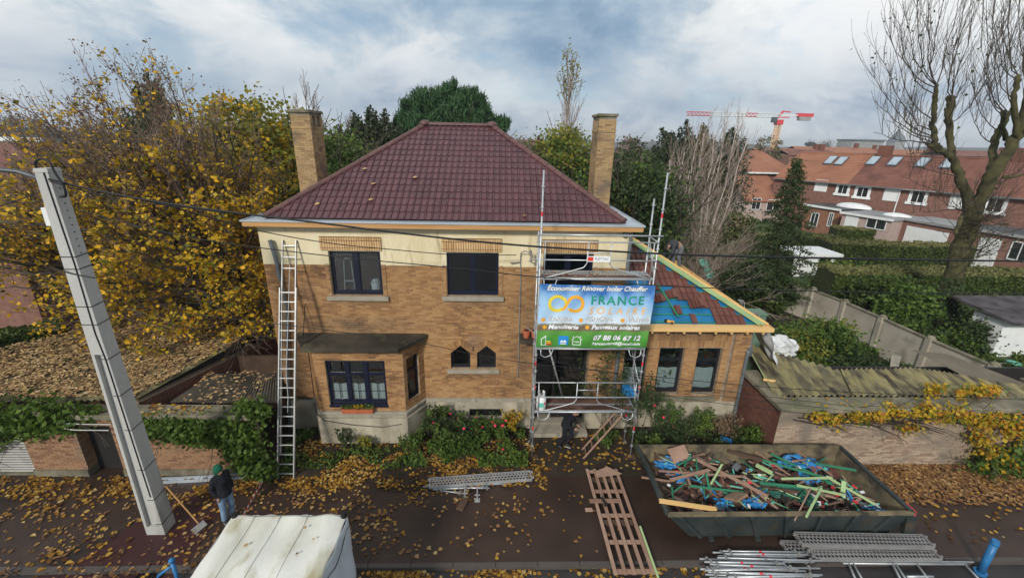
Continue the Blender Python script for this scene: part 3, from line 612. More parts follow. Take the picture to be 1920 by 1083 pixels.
# rainwater pipes and entry bracket on the house wall
MB().tube([gy(*p, HY-.12) for p in ((506, 450), (512, 468), (519, 492), (524, 520))], .062, 10).tube([gy(*p, HY-.1) for p in ((523, 515), (530, 540), (537, 575), (543, 800))], .042, 10).build('downpipe', 'zinc_dark', house)
pc = gy(513, 475, HY-.12); 
MB().tube([(3.93, HY-.12, 6.95), (3.93, HY-.12, .2)], .055, 10).tube([(3.74, HY-.14, 7.0), (3.74, HY-.14, 6.88)], .07, 8).build('downpipe', 'zinc_dark', house)
MB().tube([(.68, HY-.03, 2.0), (.68, HY-.03, 5.35), (.66, HY-.03, 6.1)], .016, 6).tube([(.66, HY-.03, 6.1), (.66, HY-.1, 6.3), (.78, HY-.3, 6.42), (.9, HY-.4, 6.38)], .016, 6).tube([(.92, HY-.4, 6.46), (.97, HY-.38, 6.3), (.95, HY-.36, 6.1)], .035, 7).tube([(.66, HY-.04, 6.0), (.35, HY-.12, 6.0)], .02, 6).build('service_conduit', 'galv_dull', house)
# ------------------------------------------------------------ single storey annex
AX1 = 8.30; AE = 3.86; T1 = frame_T((0, HY+.015, 0)); aps = []
annex = thing('side_extension', 'single storey brick extension with half tiled roof over blue underlay', 'building', (6.2, 12.7, 0))
an = [(4.20, 4.98, 1.36, 3.12), (5.36, 6.20, 1.36, 3.12), (6.64, 7.47, 1.36, 3.12)]
wall('wall', annex, T1, HX1+.003, AX1, 1.12, AE, an, m='mortar')
bricks(annex, T1, HX1+.06, AX1-.004, 3.15, AE-.02, [(7.70, 7.80, 0, 9)], bl=.22, bh=.058, soldier=True, seed=22)
bricks(annex, T1, HX1+.06, AX1-.004, 1.13, 3.14, an+[(7.70, 7.80, 0, 9)], n=120, seed=21)
wall('plinth', annex, T1, HX1+.003, AX1+.03, -.1, 1.12, [], m='plinth', v0=-.05, t=.3)
MB().bb(4.15, 7.5, HY-.10, HY+.02, 1.12, 1.30).build('window_ledge', 'coping', annex, bevel=.012)
MB().bb(7.78, AX1, HY-.07, HY+.01, 1.12, AE-.02).build('pilaster', 'mortar', annex); bricks(annex, frame_T((0, HY-.07, 0)), 7.785, AX1-.003, 1.14, AE-.03, n=40, seed=5)
MB().bb(AX1-.25, AX1, HY+.27, 20.5, -.1, AE).bb(HX1+.003, AX1-.25, 20.25, 20.5, -.1, AE).build('side_wall', 'brick', annex)
MB().bb(HX1+.1, AX1-.3, HY+2.2, HY+2.3, 0, 3.7).build('interior_wall', 'interior', annex)
for k, w in enumerate(an):
    f = window(annex, T1, w[0], w[1], w[2]+.02, w[3], cols=1, transom=2.62, v=.14, fw=.07, m='frame_black', curtain=(1.5, 2.28))
MB().tube([(AX1+.06, HY+.05, AE-.25), (AX1+.06, HY+.02, 3.25), (AX1-.06, HY-.12, 3.05), (AX1-.06, HY-.14, .1)], .055, 10).tube([(AX1+.0, HY-.1, 3.2), (AX1+.06, HY-.02, 2.9)], .09, 8).build('downpipe', 'zinc_dark', annex)
# timber eaves: long plank, rafter feet, hip plank
ez = AE+.10
MB().bb(HX1+.2, 8.72, 12.24, 12.28, ez-.04, ez+.09).bb(HX1+.2, 8.72, 12.28, 12.62, ez+.03, ez+.06).bb(8.68, 8.72, 12.28, 20.5, ez-.04, ez+.09).bb(8.36, 8.67, 12.62, 20.5, ez, ez+.03).build('eaves_board', 'timber_yellow', annex)
for i in range(9):
    x = 4.35+i*.51; MB().beam((x, 12.29, ez-.09), (x, 12.72, ez-.03), .06, .11).build('rafter_foot', 'timber_yellow', annex)
AR0 = (HX1, 12.62, ez+.05); tA = math.tan(rad(29)); hipn = 8.42-HX1
apex = (HX1, 12.62+hipn, ez+.05+hipn*tA)
m2 = MB().quad((HX1+.01, 12.60, ez+.05), (8.42, 12.60, ez+.05), apex); m2.quad((8.42, 12.60, ez+.05), (8.42, 20.4, ez+.05), (HX1+.01, 20.4, apex[2]), apex)
aroof = m2.build('roof_underlay', 'membrane', annex, fixn=False)
upA = Vector((0, math.cos(rad(29)), math.sin(rad(29)))); TA = slope_T((HX1, 12.60, ez+.055), (1, 0, 0), upA); LA = hipn/math.cos(rad(29))
for r in range(14):
    y = .33*r+.05; w = hipn*(1-y/LA)
    if w < .2: break
    MB().bb(.02, w-.03, y, y+.04, 0, .025).build('batten', 'timber_dkgreen', annex).data.transform(TA)
taq = TA.to_quaternion(); n_ = 0; tma = tm.mesh('roof_tile'); tma.materials.append(M['annex_tile'])
for r in range(13):
    wr = hipn*(1-(r*.33+.16)/LA); c1 = int((wr-.16)/TP); c0 = {0: 15, 1: 15, 2: 13, 3: 10, 4: 10}.get(r, 6 if r < 7 else 1)
    for c in range(max(0, c0), c1):
        o = place('roof_tile', tma, None, aroof); o.location = TA @ Vector((c*TP+.03, r*.33+.0, .028)); o.rotation_mode = 'QUATERNION'; o.rotation_quaternion = taq; n_ += 1
# loose sheets of tiles set out on the slope
hb_ = Vector((8.52, 12.50, ez+.10)); ha = Vector(apex)+Vector((.1, -.1, .06))
MB().beam(hb_+Vector((.14, 0, .02)), ha+Vector((.14, 0, .02)), .04, .06).build('hip_board', 'timber_yellow', annex)
MB().beam(hb_+Vector((-.16, -.02, .03)), ha+Vector((-.16, -.02, .03)), .07, .05).beam(hb_+Vector((.0, .0, .02)), ha+Vector((.0, .0, .02)), .22, .015).build('hip_batten', 'timber_green', annex)
rr = MB()
for k in range(60):
    x = random.uniform(HX1+.4, 8.2); y = random.uniform(13.2, 19.5)
    if y-12.62 < (8.42-x)+.5: continue
    zz_ = ez+.06+(8.42-x)*tA
    R = Matrix.Rotation(random.uniform(0, 3), 3, 'Z') @ Matrix.Rotation(random.uniform(-.3, .3)+0.42, 3, 'Y'); rr.box((x, y, zz_+.04), (random.uniform(.15, .35), random.uniform(.1, .25), .03), R=R)
rr.build('old_roof_rubble', 'terracotta', annex, kind='stuff')
def tile_pack(u, v, n, label, lift=.05, tilt=0.0):
    t = thing('tile_stack', label, 'roof tiles', TA @ Vector((u, v, lift)), 'loose roof tiles laid on the extension roof')
    for i in range(n):
        o = place('roof_tile', tma, None, None); o.parent = t; o.rotation_mode = 'QUATERNION'; o.rotation_quaternion = taq @ Matrix.Rotation(tilt, 3, 'Z').to_quaternion()
        o.location = taq @ Vector((i*.10, i*.005, i*.038))
    return t
tile_pack(1.15, 1.35, 3, 'pack of loose dark red tiles nearest the house wall on the extension roof')
tile_pack(1.18, .85, 3, 'lower pack of loose red tiles beside the banner edge on the roof')
tile_pack(1.62, 1.05, 3, 'leaning pack of red tiles in the middle of the blue underlay', tilt=-.15)
tile_pack(1.70, .35, 2, 'small pair of red tiles below the leaning pack on the extension roof')
tile_pack(2.32, .62, 4, 'thick stack of red tiles alone on the blue underlay')
tile_pack(2.22, .02, 1, 'single red tile lying at the timber eaves edge')
tag(MB().beam(TA @ Vector((1.45, 1.6, .17)), TA @ Vector((1.80, .2, .14)), .05, .03).build('green_batten', 'timber_dkgreen'), 'loose green batten laid up the slope between tile packs', 'batten')
ng = thing('nail_gun', 'yellow and black nail gun lying on the eaves board of the extension', 'nail gun', TA @ Vector((1.5, .03, .05)))
q = ng.location; MB().box(q+Vector((0, 0, .04)), (.26, .07, .07), rz=-.4).build('body', 'crane_yellow', ng, bevel=.015); MB().box(q+Vector((.05, -.04, .03)), (.06, .16, .05), rz=-.3).build('handle', 'black', ng, bevel=.01); MB().box(q+Vector((-.13, .03, .05)), (.08, .06, .1), rz=-.4).build('magazine', 'black', ng)
# ------------------------------------------------------------ garden walls and sheds
def seg_T(a, b):
    a = Vector(a); b = Vector(b); return frame_T((a.x, a.y, 0), math.atan2(b.y-a.y, b.x-a.x)), (Vector((b.x, b.y))-Vector((a.x, a.y))).length
# left garden wall with doorway
lw = thing('garden_wall', 'low brick garden wall with doorway and stone coping under green climber, left of the ladder', 'wall', (-9.5, 10.5, 0))
TLW = frame_T((0, 10.48, 0)); dO = (-11.85, -10.85, -.1, 1.72)
wall('wall', lw, TLW, -13.35, -6.95, .22, 1.98, [dO], m='mortar', t=.34)
wall('plinth', lw, TLW, -13.38, -6.9, -.1, .22, [dO], m='coping', v0=-.04, t=.4)
bricks(lw, TLW, -13.34, -6.955, .23, 1.97, [dO], n=290, m='brick_garden', seed=31)
bricks(lw, frame_T((-11.85, 10.48, 0), math.pi/2), .01, .33, .23, 1.7, m='brick_garden', seed=32)
for i in range(7):
    MB().bb(-11.9+i*.72, -11.9+i*.72+.712, 10.36, 10.92, 1.98+.002*(i % 2), 2.13).build('coping_stone', 'coping', lw, bevel=.02)
MB().bb(-11.86, -10.84, 10.80, 10.85, -.08, 1.70).build('door', 'door_dark', lw); MB().bb(-11.87, -10.83, 10.5, 10.80, 1.72, 1.96).build('lintel', 'coping', lw)
MB().tube([(-12.3, 10.36, 2.0), (-12.1, 10.28, 1.82), (-11.6, 10.26, 1.75), (-10.7, 10.28, 1.72)], .014, 6).tube([(-12.1, 10.3, 1.94), (-11.3, 10.27, 1.93), (-10.6, 10.3, 1.9)], .012, 6).build('cable', 'corrugated_grey', lw)
pt = MB(); pt.prism([(-13.0, 10.4), (-12.4, 10.25), (-12.1, 10.45), (-12.2, 10.9), (-12.8, 11.0)], 2.16, 2.30); pt.build('pier_cap', 'coping', lw, bevel=.03)
MB().bb(-13.3, -12.0, 10.5, 10.9, 1.98, 2.16).build('pier_head', 'coping', lw)
# corrugated sliding door
cg = thing('corrugated_gate', 'white and black ribbed metal gate at the lower left edge under the climber', 'gate', (-14.6, 10.6, 0))
MB().bb(-16.6, -13.4, 10.62, 10.68, .02, 1.75).build('backing', 'black', cg)
for i in range(19): MB().bb(-16.6, -13.4, 10.585, 10.62, .06+i*.088, .06+i*.088+.042).build('slat', 'corrugated_grey', cg)
MB().bb(-16.8, -13.3, 10.5, 10.75, -.1, .04).build('threshold', 'coping', cg); MB().bb(-16.8, -13.3, 10.5, 10.85, 1.75, 2.05).build('lintel', 'coping', cg)
# leaf covered shed roof on the left with dark brick flank
def corrugated(name, P00, P10, P11, P01, m, parent, pitch=.15, amp=.028, axis=0, kind=None, n2=14):
    """sheet between four corners, ribs running from the P00-P10 side to the P01-P11 side"""
    P = [Vector(p) for p in (P00, P10, P11, P01)]; L_ = (P[1]-P[0]).length; nu = int(L_/pitch)*4
    def fn(s, t):
        p = (P[0]*(1-s)+P[1]*s)*(1-t)+(P[3]*(1-s)+P[2]*s)*t
        return (p.x, p.y, p.z+amp*math.sin(s*nu/4*2*math.pi)+.012*math.sin(t*5+s*11))
    return MB().grid(fn, nu, n2).build(name, m, parent, thick=.008, kind=kind)
ls = thing('brick_shed', 'low dark brick shed with corrugated roof under a thick carpet of fallen leaves', 'shed', (-12, 12.5, 0))
corrugated('roof_sheet', (-19.5, 10.95, 2.22), (-13.2, 10.95, 2.22), (-13.2, 16.6, 2.75), (-19.5, 11.3, 2.26), 'corrugated_moss_ribshade', ls, pitch=.18, amp=.04)
corrugated('roof_sheet', (-13.2, 10.95, 2.24), (-10.45, 10.95, 2.24), (-8.15, 16.6, 2.77), (-13.2, 16.6, 2.77), 'corrugated_moss_ribshade', ls, pitch=.18, amp=.04)
TS1, Ls1 = seg_T((-10.4, 11.05), (-8.35, 16.2))
wall('wall', ls, TS1, 0, Ls1, 0, 2.12, m='mortar', t=.2); bricks(ls, TS1, 0, Ls1, .02, 2.12, m='brick_dark', n=100, seed=41)
MB().bb(-17.3, -10.5, 10.98, 11.1, 0, 2.1).build('wall', 'brick_dark', ls)
sy = thing('lean_to', 'small corrugated lean-to roof sprinkled with leaves beside the ladder', 'shed', (-8.6, 11.8, 0))
corrugated('roof_sheet', gz(318, 754, 1.85), gz(522, 754, 1.85), gz(522, 700, 1.9), gz(402, 700, 1.9), 'corrugated_dark', sy, pitch=.1, amp=.018)
MB().bb(-9.1, -7.1, 11.0, 11.05, .3, 1.75).build('wall', 'brick_dark', sy)
MB().bb(-9.2, -7.1, 13.9, 14.0, 0, 2.1).build('yard_shade_panel', 'timber_dark', sy)  # dark panel added to stand for the shadow at the back of the yard
# right garden wall
rw_ = thing('garden_wall', 'pale old brick garden wall with stone coping and yellow vine behind the skip', 'wall', (12, 10.9, 0))
TRW = frame_T((0, 10.85, 0))
wall('wall', rw_, TRW, 8.52, 22, 0, 2.06, m='mortar_light', t=.34); bricks(rw_, TRW, 8.53, 22, .02, 2.05, m='brick_pale', n=290, seed=51, bl=.19, bh=.048)
TRL = frame_T((8.52, 12.9, 0), -math.pi/2)
wall('wall', rw_, TRL, 0, 2.05, 0, 2.06, m='mortar', t=.3); bricks(rw_, TRL, 0, 2.04, .02, 2.05, m='brick_dark', n=0, seed=52)
for i in range(17): MB().bb(8.36+i*.8, 8.36+i*.8+.792, 10.62, 11.28, 2.06, 2.20+.003*(i % 2)).build('coping_stone', 'coping', rw_, bevel=.02)
for i in range(2): MB().bb(8.36, 8.95, 11.29+i*.82, 11.29+i*.82+.81, 2.06, 2.202).build('coping_stone', 'coping', rw_, bevel=.02)
rs = thing('corrugated_shed', 'long shed roof of mossy yellow-grey corrugated sheets behind the right garden wall', 'shed', (12, 12.5, 0))
corrugated('roof_sheet', gz(1452, 742, 2.2), gz(1602, 742, 2.2), gz(1582, 697, 2.36), gz(1396, 642, 2.45), 'corrugated_moss_ribshade', rs, pitch=.19, amp=.05)
corrugated('roof_sheet', gz(1600, 742, 2.24), gz(1782, 742, 2.24), gz(1722, 690, 2.45), gz(1576, 692, 2.43), 'corrugated_moss_ribshade', rs, pitch=.19, amp=.05)
corrugated('roof_sheet', gz(1781, 742, 2.2), gz(2060, 752, 2.2), gz(1940, 728, 2.35), gz(1722, 690, 2.38), 'corrugated_moss_ribshade', rs, pitch=.19, amp=.05)
MB().bb(9.0, 22, 13.1, 13.2, 0, 2.2).bb(9.0, 9.1, 11.5, 13.1, 0, 2.1).build('wall', 'door_dark', rs)
rs2 = thing('collapsed_shed', 'sagging old corrugated roof with a dark gap and white-painted panel by the concrete wall', 'shed', (15.5, 14.2, 0))
corrugated('roof_sheet', gz(1712, 657, 2.6), gz(1785, 666, 2.5), gz(1945, 728, 2.3), gz(1850, 726, 2.25), 'corrugated_dark', rs2, pitch=.16, amp=.045)
MB().quad(gz(1672, 664, 2.0), gz(1690, 668, 2.1), gz(1684, 692, 1.9), gz(1668, 692, 1.9)).build('panel', 'stone', rs2, thick=.03); MB().quad(gz(1690, 692, 2.1), gz(1728, 686, 2.2), gz(1712, 700, 2.1), gz(1690, 702, 2.1)).build('panel', 'plinth', rs2, thick=.03)
MB().bb(15.2, 19, 14.3, 14.4, 0, 1.5).build('wall', 'plinth', rs2)
# grey concrete-panel wall between the gardens
gwp = [gz(*p, 1.8) for p in ((1292, 470), (1345, 486), (1400, 503), (1460, 523), (1525, 543), (1585, 566), (1655, 596), (1745, 636), (1865, 686), (1990, 742))]
gw = thing('panel_wall', 'long grey rendered garden wall with capped posts running away to the back', 'wall', (gwp[5].x, gwp[5].y, 0))
for i, p in enumerate(gwp):
    MB().bb(p.x-.13, p.x+.13, p.y-.13, p.y+.13, -.1, 1.86).build('post', 'garden_wall', gw, bevel=.015)
    MB().ell((p.x, p.y, 1.86), (.16, .16, .12), 10, 4, bot=0.0).build('post_cap', 'coping', gw)
    if i < len(gwp)-1:
        q = gwp[i+1]; a = Vector((p.x, p.y, .85)); b = Vector((q.x, q.y, .85))
        MB().beam(a, b, .08, 1.85).build('panel', 'garden_wall', gw); MB().beam((p.x, p.y, 1.79), (q.x, q.y, 1.79), .17, .07).build('coping', 'coping', gw)
# white outbuilding at the right edge
mat('felt', [(.035, .028, .028), (.075, .065, .07), (.11, .095, .10)], scale=1.1, rough=.7, bump=.5, bscale=9, dirt=(.03, .02, .018), dscale=2)
wb = thing('white_outbuilding', 'whitewashed outbuilding with dark felt roof at the right edge', 'outbuilding', (25, 18.5, 0))
p0 = gz(1836, 660); 
wall('wall', wb, frame_T((0, 18.2, 0)), 24.2, 32, 0, 1.86, m='white_paint', t=.2)
bricks(wb, frame_T((0, 18.2, 0)), 24.21, 32, .02, 1.84, m='white_paint', bl=.42, bh=.19, j=.008, proud=.004, seed=8)
MB().bb(24.0, 24.2, 18.2, 19.6, 0, 1.84).build('side_wall', 'white_paint', wb)
MB().quad((23.8, 17.7, 1.92), (32.5, 17.7, 1.92), (32.5, 20.6, 2.25), (23.6, 20.6, 2.25)).build('roof', 'felt', wb, thick=.12)
rp = thing('garden_spade', 'turquoise plastic shovel lying on the lawn by the white outbuilding', 'shovel', gz(1900, 678, .1))
c_ = gz(1902, 680, .15); MB().ell(c_, (.25, .32, .06), 10, 5).build('blade', 'turquoise', rp, smooth=True); MB().tube([c_, gz(1872, 681, .12)], .02, 6).build('handle', 'alu', rp)
# white hut behind the hedge line
hutp = gz(1487, 518); hq = gz(1540, 515)
wh = thing('white_hut', 'small white hut with open dark doorway glimpsed behind the spruce', 'hut', (hutp.x, hutp.y, 0))
yh = hutp.y
MB().bb(gy(1487, 500, yh).x, gy(1533, 500, yh).x, yh, yh+.1, 0, 1.6).bb(gy(1556, 500, yh).x, gy(1562, 500, yh).x, yh, yh+.1, 0, 1.65).build('wall', 'white_paint', wh)
MB().bb(gy(1483, 500, yh).x, gy(1572, 500, yh).x, yh-.2, yh+2.5, 1.62, 1.82).build('roof', 'white_paint', wh); MB().bb(gy(1460, 500, yh).x, gy(1560, 500, yh).x, yh+1.2, yh+1.3, 0, 1.6).build('back_wall', 'black', wh)

# ------------------------------------------------------------ houses behind
def plane_hit(px, py, P, n):
    d = ray(px, py); return CPOS+d*((Vector(P)-CPOS).dot(n)/d.dot(n))
def fwin(parent, px0, py0, px1, py1, P, dvec, kind):
    """a window built on the facade plane through P along dvec, from its place in the facade"""
    d = Vector((dvec[0], dvec[1], 0)).normalized(); n = Vector((d.y, -d.x, 0)); P = Vector(P)
    a = plane_hit(px0, (py0+py1)/2, P, n); b = plane_hit(px1, (py0+py1)/2, P, n); xm = (px0+px1)/2
    zt = plane_hit(xm, py0, P, n).z; zb = plane_hit(xm, py1, P, n).z; T, L_ = seg_T(a, b)
    if kind == 'shutter':
        o = xf(MB().bb(0, L_, -.05, .02, zb, zt), T).build('window', 'white_paint', parent)
        s_ = MB()
        for i in range(int((zt-zb-.1)/.16)): s_.bb(.08, L_-.08, -.07, -.05, zb+.06+i*.16, zb+.06+i*.16+.12)
        xf(s_, T).build('shutter', 'white_paint', o)
    elif kind == 'white':
        o = xf(MB().bb(-.02, .10*L_, -.08, .02, zb, zt).bb(.9*L_, L_+.02, -.08, .02, zb, zt).bb(-.10, .0, -.06, .02, zb, zt+.1).bb(L_, L_+.10, -.06, .02, zb, zt+.1).bb(.1*L_, .9*L_, -.08, .02, zt-.16, zt+.06).bb(-.22, L_+.22, -.16, .02, zb-.12, zb+.14), T).build('window', 'white_paint', parent)
        xf(MB().bb(.14*L_, .86*L_, -.012, .0, zb+.12, zt-.14), T).build('pane', 'glass_dark', o)
        xf(MB().bb(.48*L_, .52*L_, -.05, -.012, zb+.12, zt-.14).bb(.1*L_, .14*L_, -.05, -.0, zb+.12, zt-.14).bb(.86*L_, .9*L_, -.05, -.0, zb+.12, zt-.14), T).build('frame', 'white_paint', o)
    elif kind == 'dark':
        o = xf(MB().bb(0, L_, -.03, -.015, zb, zt), T).build('window', 'glass_dark', parent)
        xf(MB().bb(0, L_, -.08, -.03, zt-.08, zt).bb(0, L_, -.08, -.03, zb, zb+.08).bb(0, .07, -.08, -.03, zb, zt).bb(L_-.07, L_, -.08, -.03, zb, zt).bb(L_*.48, L_*.52, -.08, -.03, zb, zt), T).build('frame', 'white_paint', o)
    elif kind == 'door':
        o = xf(MB().bb(0, L_, -.06, .0, min(zb, .02), zt), T).build('door', 'white_paint', parent)
        g = MB(); n_ = max(2, int(L_/.45))
        for i in range(n_): g.bb(L_*i/n_+.03, L_*(i+1)/n_-.03, -.075, -.06, zb+.05, zt-.08)
        xf(g, T).build('door_panel', 'white_paint', o)
    return o
mat('glass_dark', [(.012, .014, .016), (.03, .034, .036)], scale=.8, rough=.08, spec=.6)
mat('glass_sky', [(.30, .36, .42), (.40, .46, .50)], scale=.8, rough=.1, spec=.6)
rA = gy(1600, 345, 50.0); rB = gy(1880, 367, 39.5); RE = 5.45
rd = Vector((rB.x-rA.x, rB.y-rA.y, 0)).normalized(); rn = Vector((-rd.y, rd.x, 0)); TRo = frame_T((rA.x, rA.y, 0), math.atan2(rd.y, rd.x))
rnorm = Vector((rd.y, -rd.x, 0))
def uu(px, py=360): p = plane_hit(px, py, (rA.x, rA.y, 0), rnorm); return (p-Vector((rA.x, rA.y, p.z))).dot(rd)
cuts = [uu(1455, 325), uu(1591, 343), uu(1697, 352), uu(1762, 358), uu(1838, 364), uu(1925, 372), uu(1925, 372)+9]
RD, RZ = 4.8, 8.75; rowl = ['orange tiled terraced house at the far end of the row beside the spruce', 'terraced house with two white framed windows next to the orange roof', 'terraced house with one skylight between the bare tree and the grey annex', 'terraced brick house whose facade shows just left of the pollarded tree', 'terraced brick house right behind the fork of the pollarded tree', 'terraced brick house cut by the right edge of the picture']
wins = [[(1528, 337, 1552, 359, 'shutter')], [(1569, 345, 1592, 365, 'white'), (1604, 349, 1631, 371, 'white'), (1657, 351, 1688, 377, 'shutter')], [(1706, 354, 1738, 382, 'white')], [(1780, 364, 1809, 393, 'shutter')], [(1846, 369, 1886, 400, 'white')], []]
sky_l = [[(1547, 297, 1566, 308), (1567, 299, 1586, 309)], [(1627, 299, 1646, 308), (1667, 301, 1687, 309)], [(1720, 303, 1738, 311)], [(1768, 306, 1784, 313)], [], []]
roofn = Vector((0, 0, 0))
for i in range(6):
    a, b = cuts[i], cuts[i+1]; mid = TRo @ Vector(((a+b)/2, 0, 0))
    h = thing('terraced_house', rowl[i], 'house', mid, 'row of terraced houses beyond the gardens')
    xf(MB().bb(a, b, 0, 2*RD, -.1, RE), TRo).build('wall', 'brick_red', h)
    e0 = .45
    def rp_(u, v): return TRo @ Vector((u, v, RE-.1+(RZ-RE)*((v+e0)/(RD+e0)) if v <= RD else RZ-.1-(RZ-RE)*(v-RD)/(RD)))
    rm = 'far_roof_orange' if i == 0 else 'far_roof_red'
    g1 = MB(); nr = 18
    for k in range(nr):     # stepped tile courses
        v0 = -e0+(RD+e0)*k/nr; v1 = -e0+(RD+e0)*(k+1)/nr; up = Vector((0, 0, .05))
        g1.quad(rp_(a, v0)+up, rp_(b-.01, v0)+up, rp_(b-.01, v1+.02), rp_(a, v1+.02)); g1.quad(rp_(a, v0), rp_(b-.01, v0), rp_(b-.01, v0)+up, rp_(a, v0)+up)
    g1.quad(rp_(a, RD), rp_(b, RD), rp_(b, 2*RD), rp_(a, 2*RD)); rfo = g1.build('roof', rm, h)
    xf(MB().bb(a, b, -.62, -.45, RE-.10, RE+.0), TRo).build('gutter', 'zinc_dark' if i != 2 else 'far_grey', h)
    xf(MB().bb(a+.02, b-.02, RD-.12, RD+.12, RZ-.14, RZ+.02), TRo).build('ridge', rm, h)
    for w in wins[i]: fwin(h, *w[:4], (rA.x, rA.y, 0), rd, w[4])
    sn = (rp_(1, -e0)-rp_(0, -e0)).cross(rp_(0, RD)-rp_(0, -e0)).normalized()
    for s in sky_l[i]:
        c = plane_hit((s[0]+s[2])/2, (s[1]+s[3])/2, rp_(0, -e0), sn); lv = TRo.inverted() @ c
        if 0 < lv.y < RD:
            P_ = [rp_(lv.x+du, lv.y+dv)+Vector((0, 0, .12)) for du, dv in ((-.5, -.75), (.5, -.75), (.5, .75), (-.5, .75))]
            so = MB().ext(P_, (0, 0, .08)).build('skylight', 'grey_steel', rfo)
            P_ = [rp_(lv.x+du, lv.y+dv)+Vector((0, 0, .205)) for du, dv in ((-.4, -.65), (.4, -.65), (.4, .65), (-.4, .65))]
            MB().ext(P_, (0, 0, .01)).build('pane', 'glass_sky', so)
    if i in (1, 4): xf(MB().bb(a+.3, a+1.5, RD-.4, RD+.5, RZ-.8, RZ+1.0), TRo).build('chimney', 'brick_dark', h)
    if i in (1, 3): xf(MB().tube([(b-.3, -.1, RE-.1), (b-.3, -.1, .2)], .06, 6), TRo).build('downpipe', 'white_paint', h)
def fbox(name, label, cat, pa, pb, Ya, Yb, h, depth, mw_, mr_, wins_=(), trim=None, group=None):
    a = gy(*pa, Ya); b = gy(*pb, Yb); T, L_ = seg_T(a, b); z1 = h
    t = thing(name, label, cat, (a.x, a.y, 0), group)
    xf(MB().bb(0, L_, 0, depth, -.1, z1), T).build('wall', mw_, t)
    xf(MB().bb(-.15, L_+.15, -.2, depth+.1, z1, z1+.18), T).build('roof', mr_, t)
    if trim: xf(MB().bb(-.17, L_+.17, -.28, -.2, z1-.02, z1+.2), T).build('fascia', trim, t)
    d = (Vector((b.x, b.y, 0))-Vector((a.x, a.y, 0))).normalized()
    for w in wins_: fwin(t, *w[:4], (a.x, a.y, 0), d, w[4])
    return t, T, L_
t_, T_, L_ = fbox('rear_annex', 'pinkish brick single storey annex with white fascia, window and white shutter', 'annex', (1583, 390), (1676, 408), 45.0, 40.5, 2.85, 4.6, 'far_wall_pink', 'far_grey', [(1584, 401, 1609, 429, 'shutter'), (1624, 410, 1663, 430, 'dark')], 'white_paint')
xf(MB().ell((L_*.75, 2.6, 3.0), (1.3, .8, .35), 12, 4, bot=0), T_).build('rooflight', 'white_paint', t_)
t_, T_, L_ = fbox('rear_annex', 'orange brick annex with dark flat roof and white domed rooflight', 'annex', (1512, 384), (1578, 392), 50.5, 46.5, 2.9, 5, 'far_wall_orange', 'grey_steel', [(1520, 398, 1535, 425, 'dark'), (1553, 398, 1562, 425, 'dark')], 'white_paint')
xf(MB().ell((L_*.8, 3, 3.08), (1.9, 1.1, .5), 12, 4, bot=0), T_).build('rooflight', 'white_paint', t_)
fbox('garage', 'red brick garage block with wide white door left of the pollarded trunk', 'garage', (1683, 415), (1792, 432), 41.5, 36.5, 2.9, 4, 'brick_red', 'far_grey', [(1695, 429, 1778, 458, 'door')])
fbox('garage', 'red brick garage block with tall white door and dark window at the right edge', 'garage', (1800, 425), (1990, 455), 36.5, 30.5, 3.0, 4, 'brick_red', 'grey_steel', [(1831, 445, 1873, 493, 'door'), (1892, 453, 1935, 490, 'dark')], 'far_grey')
# orange hipped house with its lower roof, left of the spruce
oh = thing('hipped_house', 'orange tiled hipped house left of the spruce top with white gutter', 'house', gy(1440, 380, 62))
a = gy(1405, 322, 62); b = gy(1487, 326, 62); zt = gy(1447, 283, 66)
MB().bb(a.x, b.x, 62, 72, -.1, a.z).build('wall', 'far_roof_red', oh)
r_ = MB(); z0 = a.z; E4 = [(a.x-.4, 61.6, z0), (b.x+.4, 61.6, z0), (b.x+.4, 72.4, z0), (a.x-.4, 72.4, z0)]; P1 = ((a.x+b.x)/2-1.2, 66.5, zt.z); P2 = ((a.x+b.x)/2+1.2, 67.5, zt.z)
r_.quad(E4[0], E4[1], P2, P1).quad(E4[1], E4[2], P2).quad(E4[2], E4[3], P1, P2).quad(E4[3], E4[0], P1).build('roof', 'far_roof_orange', oh)
MB().bb(a.x-.4, b.x+.4, 61.4, 61.6, z0-.2, z0).build('gutter', 'white_paint', oh)
c1 = gy(1398, 378, 56); c2 = gy(1480, 378, 56)
MB().quad((c1.x, 56, c1.z), (c2.x, 56, c1.z), (c2.x, 61.9, a.z-.5), (c1.x+.6, 61.9, a.z-.5)).build('lower_roof', 'far_roof_orange', oh, thick=.15)
MB().bb(c1.x, c2.x, 56.2, 62, -.1, c1.z-.1).build('lower_wall', 'far_wall_pink', oh)
for w in ((1409, 371, 1426, 393, 'dark'), (1437, 374, 1462, 395, 'dark')): fwin(oh, *w[:4], (c1.x, 56.2, 0), (1, 0), w[4])
